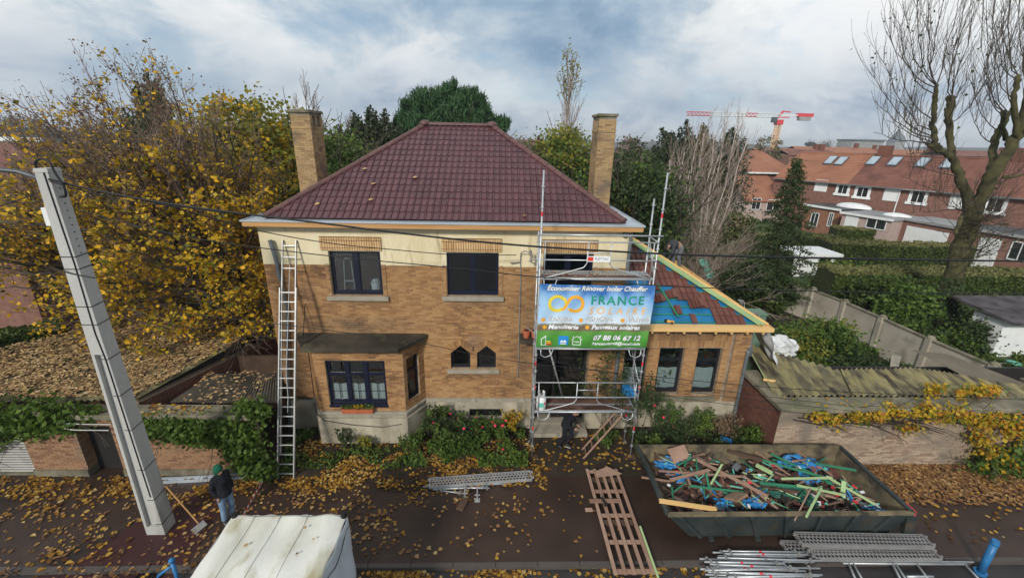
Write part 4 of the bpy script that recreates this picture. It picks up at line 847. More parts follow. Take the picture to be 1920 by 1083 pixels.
# far roofs and skyline on the right
k = 0
for (px, py, w, Y, m_, lab) in ((1395, 285, 9, 170, 'far_roof_red', 'far dark red roof left of the crane foot'), (1500, 279, 22, 120, 'far_roof_orange', 'far orange roof just right of the crane foot'), (1530, 281, 12, 100, 'far_roof_red', 'far red roof with panels behind the terrace'), (1575, 276, 26, 140, 'far_roof_orange', 'far orange roof under the round bare tree'), (1625, 279, 18, 150, 'far_roof_red', 'far red roof on the skyline near the steeple'), (1715, 281, 30, 160, 'far_roof_orange', 'far orange roof right of the steeple'), (1850, 283, 30, 150, 'far_roof_red', 'far red roof behind the pollarded crown'), (990, 262, 12, 160, 'far_roof_red', 'far roof glimpsed right of the pine')):
    p = gy(px, py+10, Y); zt = gy(px, py, Y+4).z; h = thing('far_house', lab, 'house', (p.x, Y, 0), 'far roofs on the skyline')
    MB().bb(p.x-w/2, p.x+w/2, Y, Y+9, -.1, p.z).build('wall', 'brick_red', h)
    g = MB(); g.quad((p.x-w/2, Y-.3, p.z-.1), (p.x+w/2, Y-.3, p.z-.1), (p.x+w/2, Y+4.5, zt), (p.x-w/2, Y+4.5, zt)).quad((p.x-w/2, Y+4.5, zt), (p.x+w/2, Y+4.5, zt), (p.x+w/2, Y+9.3, p.z-.1), (p.x-w/2, Y+9.3, p.z-.1)); g.build('roof', m_, h)
    MB().bb(p.x+w*.3, p.x+w*.3+1, Y+4, Y+5, zt-1, zt+1.3).build('chimney', 'brick_dark', h)
bs = gy(1688, 285, 420); tp = gy(1687, 240, 420)
st = thing('church_steeple', 'distant grey church steeple on the skyline', 'church', (bs.x, 420, 0))
MB().bb(bs.x-5, bs.x+5, 423, 433, -1, bs.z+9).build('tower', 'far_grey', st)
m3 = MB(); z_ = bs.z+9; q4 = [(bs.x-5.4, 422.6, z_), (bs.x+5.4, 422.6, z_), (bs.x+5.4, 433.4, z_), (bs.x-5.4, 433.4, z_)]
for i in range(4): m3.quad(q4[i], q4[(i+1) % 4], (bs.x, 428, tp.z))
m3.build('spire', 'zinc_dark', st); MB().bb(bs.x-9, bs.x+9, 425, 445, -1, bs.z+1).build('nave', 'far_grey', st)
b2_ = gy(1620, 278, 330); fb = thing('scaffolded_block', 'pale far building behind the dark roof ridge on the skyline', 'building', (b2_.x, 330, 0))
MB().bb(b2_.x-10, b2_.x+14, 330, 345, -1, gy(1620, 264, 330).z).build('wall', 'far_grey', fb); MB().bb(b2_.x-10.5, b2_.x+14.5, 329, 346, gy(1620, 264, 330).z, gy(1620, 264, 330).z+1).build('roof', 'zinc_dark', fb)
# tower crane
cY = 230.0; cb_ = gy(1447, 292, cY); ct = gy(1464, 232, cY)
cx = cb_.x; cr = thing('tower_crane', 'red and white tower crane with yellow mast on the right skyline', 'crane', (cx, cY, 0))
def lattice(mb, a, b, w, n, t=.22, up=(0, 0, 1)):
    a = Vector(a); b = Vector(b); d = (b-a).normalized(); x = d.cross(Vector(up)).normalized(); y = x.cross(d); C4 = [(-w/2, -w/2), (w/2, -w/2), (w/2, w/2), (-w/2, w/2)]
    for c in C4: o_ = x*c[0]+y*c[1]; mb.beam(a+o_, b+o_, t, t, up=(.3, .5, .8))
    for i in range(n):
        for j in range(4):
            p = a+(b-a)*(i/n)+x*C4[j][0]+y*C4[j][1]; q = a+(b-a)*((i+1)/n)+x*C4[(j+1) % 4][0]+y*C4[(j+1) % 4][1]; mb.beam(p, q, t*.7, t*.7, up=(.3, .5, .8))
    return mb
zt = ct.z; lattice(MB(), (cx, cY, 0), (cx, cY, zt), 2.0, 16, .3, up=(0, 1, 0)).build('mast', 'crane_yellow', cr)
jz = gy(1462, 219, cY).z; jl = gy(1287, 219, cY); cjr = gy(1524, 214, cY)
nj = 8
for i in range(nj):
    a = (cx+(jl.x-cx)*i/nj, cY, jz+.5); b = (cx+(jl.x-cx)*(i+1)/nj, cY, jz+.5); lattice(MB(), a, b, 1.6, 3, .22).build('jib_section', 'red_paint' if i in (2, 6, 7) else 'white_paint', cr)
MB().beam((cx, cY, jz+.6), (cjr.x, cY, jz+.9), 1.4, .6).build('counter_jib', 'white_paint', cr); MB().bb(cjr.x-8, cjr.x, cY-1, cY+1, jz+.2, jz+1.8).build('machinery_deck', 'red_paint', cr); MB().bb(cjr.x-7, cjr.x-1, cY-1, cY+1, jz-1.6, jz+.2).build('counterweight', 'far_grey', cr)
MB().bb(cx-1.6, cx+1.6, cY-1.5, cY+1.5, zt-.5, zt+1.8).beam((cx-.8, cY, jz-.5), (cx+1.2, cY, jz+2.6), .8, .8).beam((cx+1.2, cY, jz+2.6), (cx+5, cY, jz+2.2), .6, .5).beam((cx, cY, jz-.4), (cx+5, cY, jz-.2), .6, .5).build('slewing_ring', 'red_paint', cr); MB().bb(cx-4.2, cx-1.8, cY-1.5, cY, zt+.4, zt+3).build('cab', 'grey_steel', cr)
# left background: brick house, red-roofed house, white flat block
bl_ = thing('brick_house', 'plain red brick house flank beyond the yellow tree at the left edge', 'house', (-25, 19, 0))
MB().bb(-36, -21.3, 19.2, 28, -.1, 5.2).build('wall', 'brick_red', bl_); MB().quad((-36.5, 18.7, 5.1), (-20.9, 18.7, 5.1), (-20.9, 23.6, 8.0), (-36.5, 23.6, 8.0)).quad((-36.5, 23.6, 8.0), (-20.9, 23.6, 8.0), (-20.9, 28.4, 5.1), (-36.5, 28.4, 5.1)).build('roof', 'old_tile', bl_, thick=.15)
MB().bb(-25.9, -24.2, 19.12, 19.2, 0, 2.2).build('door', 'door_dark', bl_)
e1 = gy(0, 306, 52); e2 = gy(200, 306, 52); rz_ = gy(60, 268, 57).z
lh = thing('red_roofed_house', 'long brick house with red tiled roof and white gutter behind the yellow tree', 'house', (e1.x, 52, 0))
MB().bb(e1.x-12, e2.x+6, 52, 62, -.1, e1.z).build('wall', 'brick_red', lh); MB().quad((e1.x-12.5, 51.5, e1.z), (e2.x+6.5, 51.5, e1.z), (e2.x+1, 57, rz_), (e1.x-5, 57, rz_)).quad((e2.x+6.5, 51.5, e1.z), (e2.x+6.5, 62.5, e1.z), (e2.x+1, 57, rz_)).quad((e2.x+6.5, 62.5, e1.z), (e1.x-12.5, 62.5, e1.z), (e1.x-5, 57, rz_), (e2.x+1, 57, rz_)).build('roof', 'far_roof_red', lh)
MB().bb(e1.x-12.5, e2.x+6.5, 51.3, 51.5, e1.z-.3, e1.z+.02).build('gutter', 'white_paint', lh)
for px in (20, 75, 130): fwin(lh, px, 330, px+26, 352, (e1.x, 52, 0), (1, 0), 'white')
fz = gy(30, 255, 95); fw_ = thing('white_block', 'flat-roofed white building on the left skyline', 'building', (fz.x, 95, 0))
x1_ = gy(80, 262, 95).x; MB().bb(fz.x-25, x1_, 95, 110, -.1, fz.z).build('wall', 'far_grey', fw_); MB().bb(fz.x-25.3, x1_+.3, 94.6, 110.3, fz.z, fz.z+.6).build('roof', 'grey_steel', fw_)
MB().bb(fz.x-25.1, x1_+.1, 94.8, 95, fz.z-1.0, fz.z-.2).bb(fz.x-25.1, x1_+.1, 94.8, 95, fz.z-4.6, fz.z-3.6).build('fascia', 'white_paint', fw_); fwin(fw_, 1, 264, 11, 275, (fz.x, 94.9, 0), (1, 0), 'dark')
p1 = gz(150, 446); p2 = gz(275, 446); MB2 = MB().bb(p1.x, p2.x, p1.y, p1.y+.4, -.1, 1.0)
tag(MB2.build('boundary_wall', 'white_paint'), 'long low white wall at the far side of the side road', 'wall')
# hills, far woods
hl = MB().grid(lambda s, t: (-1200+2400*s, 620+260*t, (9+3*math.sin(s*23)+2*math.sin(s*61)) if t > .1 else -1), 90, 3)
struct(hl.build('hills', 'far_tree', smooth=True))
# ------------------------------------------------------------ vegetation
def leaves(name, C, size, m, parent=None, kind=None, flat=0.0, jit=.35, aspect=1.0, down=None):
    """many small bent leaves at the points C (n x 3)"""
    C = np.asarray(C, float); n = len(C)
    if n == 0: return None
    s = size*(1+jit*(RNG.random(n)-.5)*2)
    a = RNG.normal(size=(n, 3)); 
    if flat: a[:, 2] *= (1-flat)
    if down is not None: a = a*.5+np.array(down)
    a /= np.linalg.norm(a, axis=1)[:, None]+1e-9
    b = RNG.normal(size=(n, 3))
    if flat: b[:, 2] *= (1-flat)
    b -= (b*a).sum(1)[:, None]*a; b /= np.linalg.norm(b, axis=1)[:, None]+1e-9
    c = np.cross(a, b); w = (s*.42*aspect)[:, None]; h = (s*.5)[:, None]; f = (s*RNG.uniform(-.18, .18, n))[:, None]
    V = np.empty((n, 4, 3)); V[:, 0] = C-a*h; V[:, 1] = C+b*w+c*f+a*h*.15; V[:, 2] = C+a*h; V[:, 3] = C-b*w+c*f+a*h*.15
    return quads(name, V, m, parent, kind)
def quads(name, V, m, parent=None, kind=None):
    n = len(V); me = bpy.data.meshes.new(name); me.vertices.add(4*n); me.vertices.foreach_set('co', V.reshape(-1).astype(np.float32))
    me.loops.add(4*n); me.loops.foreach_set('vertex_index', np.arange(4*n, dtype=np.int32)); me.polygons.add(n)
    me.polygons.foreach_set('loop_start', np.arange(0, 4*n, 4, dtype=np.int32)); me.polygons.foreach_set('loop_total', np.full(n, 4, dtype=np.int32)); me.update()
    return place(name, me, m, parent, kind=kind)
class Tree:
    def __init__(s, seed): s.r = random.Random(seed); s.mb = MB(); s.tips = []; s.tw = MB(); s.tl = []
    def grow(s, p, d, L_, r, lvl, maxl, spread=.6, up=.12, curl=.25, kids=(3, 4), shrink=.66, twig_r=.012, n=None, minr=.006):
        rr = s.r; k = 4 if lvl < 2 else 3; pts = [Vector(p)]; d = Vector(d).normalized()
        for i in range(k):
            d = (d+Vector((rr.gauss(0, curl*.4), rr.gauss(0, curl*.4), rr.gauss(0, curl*.3)+up*(.5 if lvl else .2)))).normalized()
            pts.append(pts[-1]+d*(L_/k))
        r1 = max(r*.6, minr)
        (s.tw if r < twig_r*1.6 else s.mb).tube(pts, r, n=(8 if lvl == 0 else 5 if lvl == 1 else 4 if lvl == 2 else 3), cap=False, r1=r1)
        if lvl >= maxl-1: s.tl += pts[1:]
        if lvl >= maxl: s.tips.append((pts[-1], d)); return
        for q in range(rr.randint(*kids)):
            t = rr.uniform(.35, 1.0) if q else 1.0; i = min(k-1, int(t*k)); pp = pts[i]+(pts[i+1]-pts[i])*(t*k-i) if i < k else pts[-1]
            ax = Vector((rr.gauss(0, 1), rr.gauss(0, 1), rr.gauss(0, .6))); nd = (d+ax.normalized()*spread*(rr.uniform(.7, 1.2) if q else .3)).normalized()
            s.grow(pp, nd, L_*shrink*rr.uniform(.75, 1.15), max(r1*.75 if q else r1*.95, minr), lvl+1, maxl, spread, up, curl, kids, shrink, twig_r, minr=minr)
    def done(s, root, bark='bark', twig='twig'):
        if s.mb.v: s.mb.build('trunk', bark, root, smooth=True, fixn=False)
        if s.tw.v: s.tw.build('twigs', twig, root, fixn=False, kind='stuff')
def pts_in_ell(c, r, n, shell=.0, clump=None, csize=.5):
    """points through an ellipsoid, gathered in clumps so that gaps stay"""
    m_ = clump or max(12, n//60)
    d = RNG.normal(size=(m_, 3)); d /= np.linalg.norm(d, axis=1)[:, None]; q = (shell+(1-shell)*RNG.random(m_)**.5)[:, None]
    cc = np.array(c)+d*q*np.array(r); k = RNG.integers(0, m_, n); cs = csize*(.5+RNG.random(m_))
    return cc[k]+RNG.normal(size=(n, 3))*cs[k][:, None]*np.array([1, 1, .7])
def tips_pts(tl, n, sd):
    A = np.array([tuple(p) for p in tl]); return A[RNG.integers(0, len(A), n)]+RNG.normal(size=(n, 3))*sd
# the big yellow lime tree and its neighbour
def fan_tree(name, label, bx, trunk, c, r, nb, seed, nl, ls, topz, mtop=3000, leafm='leaf_yellow', cut=None, h0=2.4, h1=5.8, dz0=-.35):
    t = thing(name, label, 'tree', (bx.x, bx.y, 0)); T = Tree(seed); rr = T.r; T.mb.tube([bx+Vector(p) for p in trunk[0]], trunk[1], 10, cap=False); c = Vector(c); low = []; top = []
    for i in range(nb):
        d = Vector((rr.gauss(0, 1), rr.gauss(0, .8), rr.gauss(.35, .75))).normalized()
        if d.z < dz0: d.z = -d.z
        q = c+Vector((d.x*r[0], d.y*r[1], d.z*r[2]))*rr.uniform(.86, 1.06); h = h0+(h1-h0)*min(1, max(0, .5+.6*d.z+rr.gauss(0, .12))); p = bx+Vector((-.03*h, 0, h)); D_ = q-p
        m_ = p+D_*.5+Vector((0, 0, -.10*D_.length if d.z > .2 else .12*D_.length)); P = [(p*(1-s)+m_*s)*(1-s)+(m_*(1-s)+q*s)*s for s in [k/9 for k in range(10)]]
        P = [a+Vector((rr.gauss(0, .05), rr.gauss(0, .05), rr.gauss(0, .05))) for a in P]; r0 = min(.15, .014*D_.length+.02); T.mb.tube(P, r0, 5, cap=False, r1=.012)
        for k in range(3, 10):
            for _ in range(3):
                tg = (P[k]-P[k-1]).normalized(); nd = (tg+Vector((rr.gauss(0, .5), rr.gauss(0, .5), rr.gauss(.12, .4)))).normalized()
                T.grow(P[k], nd, rr.uniform(.7, 1.35)*(1.15-k*.05), .013, 3, 4, spread=.5, up=.18, kids=(2, 3), shrink=.62, minr=.006)
    tl = [p for p in T.tl if not (cut and cut(p))]
    T.done(t, 'bark', 'twig'); low = [p for p in tl if rr.random() < .16+.9*max(0, min(1, (topz-1.2-p.z)/2.6))]; top = [p for p in tl if p.z > topz-2.8]
    k = [low[rr.randrange(len(low))] for _ in range(nl//6)]; C = np.repeat(np.array([tuple(p) for p in k]), 6, 0)+RNG.normal(size=(len(k)*6, 3))*.12
    leaves('crown', C, ls, leafm, t, flat=.35); leaves('dry_leaves', tips_pts(top, mtop, .1), .075, 'leaf_brown', t); return t
tp_ = gy(468, 640, 15.6); cutf = lambda p: p.x > -7.6 or p.z < 2.7 or p.y < 12.2
fan_tree('lime_tree', 'big lime tree with yellow autumn leaves and bare twiggy top beside the house', Vector((tp_.x, 15.6, 0)), ([(0, 0, 0), (-.05, 0, 2.2), (-.2, .1, 4.3), (-.45, .1, 6.0)], [.42, .34, .27, .16]), (-12.1, 15.7, 5.8), (4.4, 2.8, 5.3), 120, 3, 25000, .14, 10.4, 9000, cut=cutf, dz0=-.85)
fan_tree('lime_tree', 'lime tree behind the concrete pole with orange-yellow leaves reaching the left edge', Vector((-16.5, 17.6, 0)), ([(0, 0, 0), (.1, 0, 3), (0, 0, 5)], [.36, .28, .18]), (-17.0, 17.2, 5.0), (4.6, 2.8, 3.4), 66, 11, 8500, .14, 9.0, 2500, cut=lambda p: p.z < 2.6, h1=4.6, dz0=-.8)
# the conifer inside the yellow crown and others behind the house
def conifer(name, label, x, y, h, r, m='leaf_conifer', n=5000, base=.3, ls=.3, round_=1.0, group=None, k=1.0):
    t = thing(name, label, 'tree', (x, y, 0), group)
    MB().tube([(x, y, 0), (x, y, h*.97)], .16*k, 7, r1=.02).build('trunk', 'bark', t)
    z = RNG.random(n)**(.8)*(1-base)+base; q = (z-base)/(1-base); ld = RNG.integers(0, 7, n); lx, lh = RNG.normal(size=7)*r*.45, 1-.16*RNG.random(7); lh[0] = 1; lx[0] = 0
    w = (1-q**1.6)*r*(.6+.6*RNG.random(n)); a = RNG.random(n)*2*np.pi; lob = 1+.35*np.sin(a*5+z*23+ld)*np.sin(z*60+a*3)
    C = np.stack([x+lx[ld]*q*.9+np.cos(a)*w*lob, y+np.sin(a)*w*lob, (z*lh[ld])*h-.15*w+.2*np.sin(a*7+z*40)], 1)+RNG.normal(size=(n, 3))*.1
    leaves('crown', C, ls, m, t, aspect=.6, down=(0, 0, -.35)); return t
def bushy(name, label, c, r, n, m, ls=.22, trunk=True, cat='tree', group=None, shell=.25, clump=None, cs=.5, extra=None):
    t = thing(name, label, cat, (c[0], c[1], 0), group); T = Tree(int(abs(c[0]*31+c[1]*7)))
    if trunk:
        T.mb.tube([(c[0], c[1], 0), (c[0]+.1, c[1], max(.5, c[2]-r[2]*.3))], .14, 7, cap=False, r1=.08)
        for k in range(6): T.grow((c[0]+.1, c[1], max(.4, c[2]-r[2]*.5)), (math.cos(k*1.1), math.sin(k*1.1), 1.0), r[2]*.9, .07, 1, 3, up=.1)
        T.done(t, 'bark', 'twig_dark')
    leaves('crown', pts_in_ell(c, r, n, shell, clump, cs), ls, m, t, flat=.25)
    if extra: leaves('crown', pts_in_ell(c, r, extra[1], .6, None, cs*.7), ls, extra[0], t, flat=.25)
    return t
def at(px, py, Y): return gy(px, py, Y)
p = at(275, 145, 24); conifer('conifer', 'dark pointed evergreen rising through the yellow lime crowns', p.x, 24, p.z, 2.0, n=5000, m='leaf_dark')
p = at(440, 160, 22); bushy('yellowing_tree', 'rounded olive and yellow tree just left of the left chimney', (p.x, 22, 7.0), (2.3, 2.2, p.z-7.4), 9000, 'leaf_yelgreen', .2, extra=('leaf_yellow', 4000))
p = at(600, 215, 25); bushy('green_tree', 'dark green leafy tree between the left chimney and the roof', (p.x, 25, 6.3), (2.0, 2, p.z-6.6), 9000, 'leaf_green', .2)
p = at(545, 195, 27); bushy('yellowing_tree', 'pale yellow-green tree behind the left chimney', (p.x, 27, 7.5), (2.1, 2, p.z-7.8), 6000, 'leaf_yelgreen', .22)
p = at(600, 175, 38); t = thing('bare_tree', 'pale leafless tree standing behind the left chimney', 'tree', (p.x, 38, 0)); T = Tree(5); T.grow((p.x, 38, 0), (0, 0, 1), 4.9, .22, 0, 5, spread=.5, up=.3, kids=(4, 5), shrink=.66, minr=.012); T.grow((p.x+2.2, 38, 0), (.05, 0, 1), 4.5, .2, 0, 5, spread=.5, up=.3, kids=(3, 5), shrink=.66, minr=.012); T.done(t, 'twig', 'twig')
for i, (px, py, Y, r) in enumerate(((664, 216, 32, 2.0), (692, 208, 33, 2.1), (722, 210, 32, 2.0), (748, 238, 31, 1.4), (636, 238, 30, 1.9))):
    p = at(px, py, Y); conifer('cypress', ['cypress left of centre in the evergreen row behind the roof', 'tallest cypress in the evergreen row behind the roof slope', 'cypress at the right of the evergreen row touching the pine', 'short cypress tucked under the stone pine', 'low cypress at the left end of the evergreen row'][i], p.x, Y, p.z, r, n=5200, ls=.26, group='evergreen row behind the roof')
p = at(600, 300, 22); bushy('green_tree', 'broad green bush leaning over the left roof hip', (p.x+.6, 22, 5.0), (2.6, 1.8, 2.9), 9000, 'leaf_green', .17, extra=('leaf_dark', 5000))
p = at(690, 265, 27); bushy('twiggy_shrub', 'brownish twiggy shrub in front of the evergreen row', (p.x, 26, 6.3), (2.6, 1.8, 2.8), 7000, 'olive_twigs', .14)
# stone pine
p = at(838, 165, 34); pc_ = Vector((p.x, 34, 0)); t = thing('stone_pine', 'round dense green stone pine above the roof ridge', 'tree', (p.x, 34, 0)); T = Tree(9)
T.mb.tube([pc_, pc_+Vector((.2, 0, 6))], .3, 8, cap=False, r1=.22); 
for k in range(9): T.grow(pc_+Vector((.2, 0, 6)), (math.cos(k*.7), math.sin(k*.7), .8), 3.0, .12, 1, 3, up=.15)
T.done(t, 'bark', 'twig_dark')
top = p.z; dome = lambda cx, cz, rx, rz, n, sd: (lambda d: np.stack([pc_.x+cx+d[:, 0]*rx, 34+d[:, 1]*rx*.9, cz+np.abs(d[:, 2])*rz*(1)-(d[:, 2] < 0)*0], 1))((lambda q: q/np.linalg.norm(q, axis=1)[:, None])(RNG.normal(size=(n, 3))))
def _lobe(px, py, r, n):
    c_ = gy(px, py, 34); d = RNG.normal(size=(n, 3)); d /= np.linalg.norm(d, axis=1)[:, None]; return np.array([c_.x, 34+random.uniform(-1.2, 1.2), c_.z])+d*r*np.array([1, 1.1, .8])*(.55+.45*RNG.random((n, 1)))
base_c = np.vstack([_lobe(*a) for a in ((778, 212, 1.15, 70), (800, 196, 1.2, 80), (838, 186, 1.25, 80), (876, 194, 1.2, 80), (900, 218, 1.15, 70), (768, 236, .95, 60), (938, 236, .62, 34), (850, 214, 1.5, 110), (812, 226, 1.4, 100), (882, 234, 1.3, 90), (840, 244, 1.6, 110), (790, 250, 1.3, 80))])
k = RNG.integers(0, len(base_c), 32000); off_ = RNG.normal(size=(32000, 3))*np.array([.13, .13, .16]); out_ = base_c-np.array([pc_.x, 34, top-3.0]); out_ /= np.linalg.norm(out_, axis=1)[:, None]
C = base_c[k]+off_+out_[k]*(RNG.random(32000)*.15)[:, None]
leaves('crown', C, .42, 'leaf_pine', t, aspect=.2, down=(0, 0, .8)); CT = base_c[RNG.integers(0, len(base_c), 330)]; CT += (CT-np.array([pc_.x, 34, top-4.5]))*.05; leaves('crown', np.repeat(CT, 14, 0)+RNG.normal(size=(330*14, 3))*np.array([.09, .09, .16]), .5, 'leaf_pine', t, aspect=.14, down=(0, 0, 1.2))
# behind the right roof slope
p = at(1070, 122, 30); t = thing('poplar', 'tall slim almost bare poplar with a few yellow leaves at its tip', 'tree', (p.x, 30, 0)); T = Tree(15); x = p.x
T.mb.tube([(x, 30, 0), (x, 30, p.z)], .14, 6, r1=.015)
for i in range(70):
    z = 4.5+(p.z-5.5)*i/70; a = i*2.4; T.grow((x, 30, z), (math.cos(a)*.32, math.sin(a)*.32, 1), 2.1-.9*i/70, .025, 2, 4, spread=.28, up=.25, kids=(2, 3), shrink=.6, minr=.006)
T.done(t, 'birch_bark', 'twig'); leaves('crown', np.vstack([tips_pts([q for q in T.tl if q.z > p.z-1.8], 420, .12), tips_pts([q for q in T.tl if q.z < 10], 9000, .3)]), .13, 'leaf_yelgreen', t)
for i, (px, py, Y, w, m_, n_, lab, ex) in enumerate(((1045, 245, 28, 1.9, 'leaf_green', 7000, 'dense green tree left of the poplar', ('leaf_yelgreen', 2500)), (1092, 255, 27, 1.5, 'leaf_green', 5000, 'dense green tree between the poplar and the right chimney', ('leaf_yelgreen', 2500)), (1185, 268, 26, 1.6, 'leaf_dark', 7000, 'dark bushy tree just right of the right chimney', ('leaf_yellow', 500)), (1225, 300, 24, 2.0, 'leaf_dark', 8000, 'very dark evergreen thicket right of the chimney', ('leaf_green', 1200)))):
    p = at(px, py, Y); bushy('green_tree', lab, (p.x, Y, p.z*.56), (w, w, p.z*.44), n_, m_, .19, extra=ex)
p = at(1000, 258, 90); bushy('bare_tree', 'reddish leafless tree far behind the roof slope', (p.x, 90, 6), (8, 4, p.z-6.3), 5000, 'twig', .35, trunk=False)
for i, (px, py, Y, r) in enumerate(((1288, 228, 42, 3.0), (1258, 248, 41, 2.4), (1374, 243, 43, 2.6), (1320, 236, 42, 2.6))):
    p = at(px, py, Y); conifer('conifer', ['tallest dark conifer behind the white birch stems', 'dark conifer at the left of the birch clump', 'narrow dark conifer at the right of the birch clump', 'brown-tinged conifer in the middle of the birch clump'][i], p.x, Y, p.z, r, n=4200, ls=.30, m='leaf_conifer' if i != 3 else 'olive_twigs', group='conifers behind the birches')
# birch clump: many pale stems
p0 = at(1320, 440, 27)
for i, (px, py, dx) in enumerate(((1258, 300, -1.4), (1282, 285, -1.0), (1304, 262, -.6), (1318, 250, -.3), (1340, 252, 0.1), (1362, 240, .3), (1385, 235, .6), (1402, 262, 1.0), (1345, 290, .2), (1290, 320, -.9))):
    q = at(px, py, 28); t = thing('birch', ['leftmost leaning pale birch of the clump', 'second pale birch stem from the left of the clump', 'upright pale birch left of the clump centre', 'tall white birch near the clump centre', 'pale birch in the centre of the clump', 'tall birch right of the clump centre', 'tallest twiggy birch of the clump', 'rightmost birch leaning towards the orange roof', 'short birch in front of the clump centre', 'short birch at the front left of the clump'][i], 'tree', (p0.x+dx, 28, 0), 'bare birch clump')
    T = Tree(40+i); a = Vector((p0.x+dx, 28+.3*math.sin(i*3), 0)); b = Vector((q.x, 28, q.z)); n_ = 6
    st_ = [a.lerp(b, s/n_)+Vector((.12*math.sin(s*2+i), 0, 0)) for s in range(n_+1)]; T.mb.tube(st_, .065, 6, r1=.02)
    for s in range(22):
        f = .25+.75*s/22; pp = a.lerp(b, f); T.grow(pp, ((b-a).normalized().x+random.gauss(0, .35), random.gauss(0, .35), 1), 1.5*(1.2-f*.5), .018, 2, 4, spread=.4, up=.2, kids=(2, 3), shrink=.6, minr=.007)
    T.done(t, 'birch_bark', 'twig_pale')
p = at(1325, 390, 25); t = thing('willow_shrub', 'tangled olive and grey twiggy bush below the birch clump', 'shrub', (p.x, 25, 0)); T = Tree(77)
for k in range(46): T.grow((p.x+random.gauss(0, .8), 25+random.gauss(0, .5), .2), (random.gauss(0, .75), random.gauss(0, .5), 1), 2.6, .035, 1, 4, spread=.5, up=.05, kids=(3, 3), shrink=.62, minr=.008)
T.done(t, 'twig_pale', 'twig_pale'); leaves('crown', pts_in_ell((p.x, 25, 3.0), (2.7, 1.6, 2.4), 4500, .3, 160, .4), .13, 'olive_twigs', t, aspect=.5, down=(0, 0, .5))
# spruce
sp_ = gz(1468, 592, 0); q = at(1500, 288, sp_.y); t = thing('spruce', 'narrow spruce with sparse tiered branches in front of the terraced houses', 'tree', (q.x, sp_.y, 0)); hs = q.z; SX, SY = (sp_.x+q.x)/2+.1, sp_.y
SX = q.x
MB().tube([(SX, SY, 0), (SX, SY, hs)], .12, 8, r1=.01).build('trunk', 'bark', t, smooth=True)
C = []; bm_ = MB()
for k in range(115):
    f = (k/115); z = 1.6+(hs-1.8)*f; Lb = (2.35*(1-f)**.8+.18)*random.uniform(.65, 1.1)*(1.0 if f < .82 else .8); a = k*2.39
    e_ = Vector((SX+math.cos(a)*Lb, SY+math.sin(a)*Lb, z-Lb*.22+.05)); bm_.tube([(SX, SY, z+.05), e_], .018, 3, cap=False, r1=.006)
    for j in range(int(26+60*Lb)):
        s = random.random()**.7; pt_ = Vector((SX, SY, z+.05)).lerp(e_, s); C.append((pt_.x+random.gauss(0, .11), pt_.y+random.gauss(0, .11), pt_.z-abs(random.gauss(0, .13))))
bm_.build('branches', 'bark', t, fixn=False); leaves('crown', C, .17, 'leaf_dark', t, aspect=.4, down=(0, 0, -.4))
# pollarded plane tree at the right
PY = 21.6
def pp(px, py, dy=0.0): return gy(px, py, PY+dy)
t = thing('plane_tree', 'huge pollarded tree with mossy forked limbs and bare upswept twigs on the right', 'tree', (pp(1778, 612).x, PY, 0)); T = Tree(21)
def limb(ps, rs, n=11):
    P, R2 = [], []
    for i in range(len(ps)-1):
        for k in range(5): f = k/5; P.append(ps[i].lerp(ps[i+1], f)+Vector((random.gauss(0, .025), random.gauss(0, .025), 0))); R2.append((rs[i]*(1-f)+rs[i+1]*f)*.86*random.uniform(.9, 1.13))
    T.mb.tube(P+[ps[-1]], R2+[rs[-1]*.86], n, cap=True)
limb([pp(1772, 625), pp(1776, 560), pp(1792, 500), pp(1808, 450), pp(1822, 400)], [.62, .52, .48, .50, .46], 12)
limb([pp(1822, 405), pp(1812, 365), pp(1798, 325), pp(1784, 290)], [.34, .26, .22, .19])
limb([pp(1786, 295), pp(1766, 283), pp(1752, 270), pp(1749, 235), pp(1752, 195), pp(1757, 158)], [.17, .16, .15, .13, .12, .09])
limb([pp(1784, 292), pp(1782, 262, .3), pp(1778, 225, .3), pp(1781, 200, .3), pp(1784, 181, .3)], [.18, .16, .17, .18, .2])
limb([pp(1824, 405), pp(1842, 365, -.4), pp(1860, 325, -.6), pp(1890, 285, -.8), pp(1912, 245, -.9), pp(1925, 190, -1), pp(1935, 150, -1)], [.36, .33, .30, .27, .24, .2, .17])
limb([pp(1862, 325, -.6), pp(1862, 275, .3), pp(1872, 245, .4), pp(1886, 222, .5), pp(1900, 200, .5)], [.24, .19, .17, .14, .1])
limb([pp(1886, 262, .3), pp(1880, 235, .2), pp(1882, 207, .2)], [.12, .12, .13]); limb([pp(1905, 260, -.9), pp(1902, 190, -1.2), pp(1906, 150, -1.2), pp(1912, 140, -1.2)], [.14, .12, .11, .09])
limb([pp(1760, 285), pp(1742, 272), pp(1738, 268)], [.1, .1, .09]); limb([pp(1880, 332, -.7), pp(1905, 331, -.9), pp(1925, 325, -1)], [.09, .07, .06])
limb([pp(1915, 250, -.9), pp(1945, 232, -1.5), pp(1960, 180, -1.5)], [.18, .14, .1]); limb([pp(1815, 400), pp(1800, 412, -.7), pp(1790, 440, -.8)], [.14, .12, .08])
def sweep(p, q_, r, n_=7, side=1.0):
    p = Vector(p); q_ = Vector(q_); d = q_-p; pts_ = []
    for i in range(n_+1):
        s = i/n_; pt_ = p+Vector((d.x*(s**.8), d.y*s, d.z*(s**1.25))); pts_.append(pt_+Vector((random.gauss(0, .05), 0, random.gauss(0, .04))))
    T.tw.tube(pts_, r*.62, 4, cap=False, r1=.009)
    for i in range(2, n_+1):
        for _ in range(2+(i % 2)):
            T.grow(pts_[i-1], ((d.x*.10+random.gauss(0, .38)), random.gauss(0, .4), 1.1), random.uniform(.7, 1.7), .010, 3, 4, spread=.45, up=.32, kids=(2, 2), shrink=.62, minr=.0055)
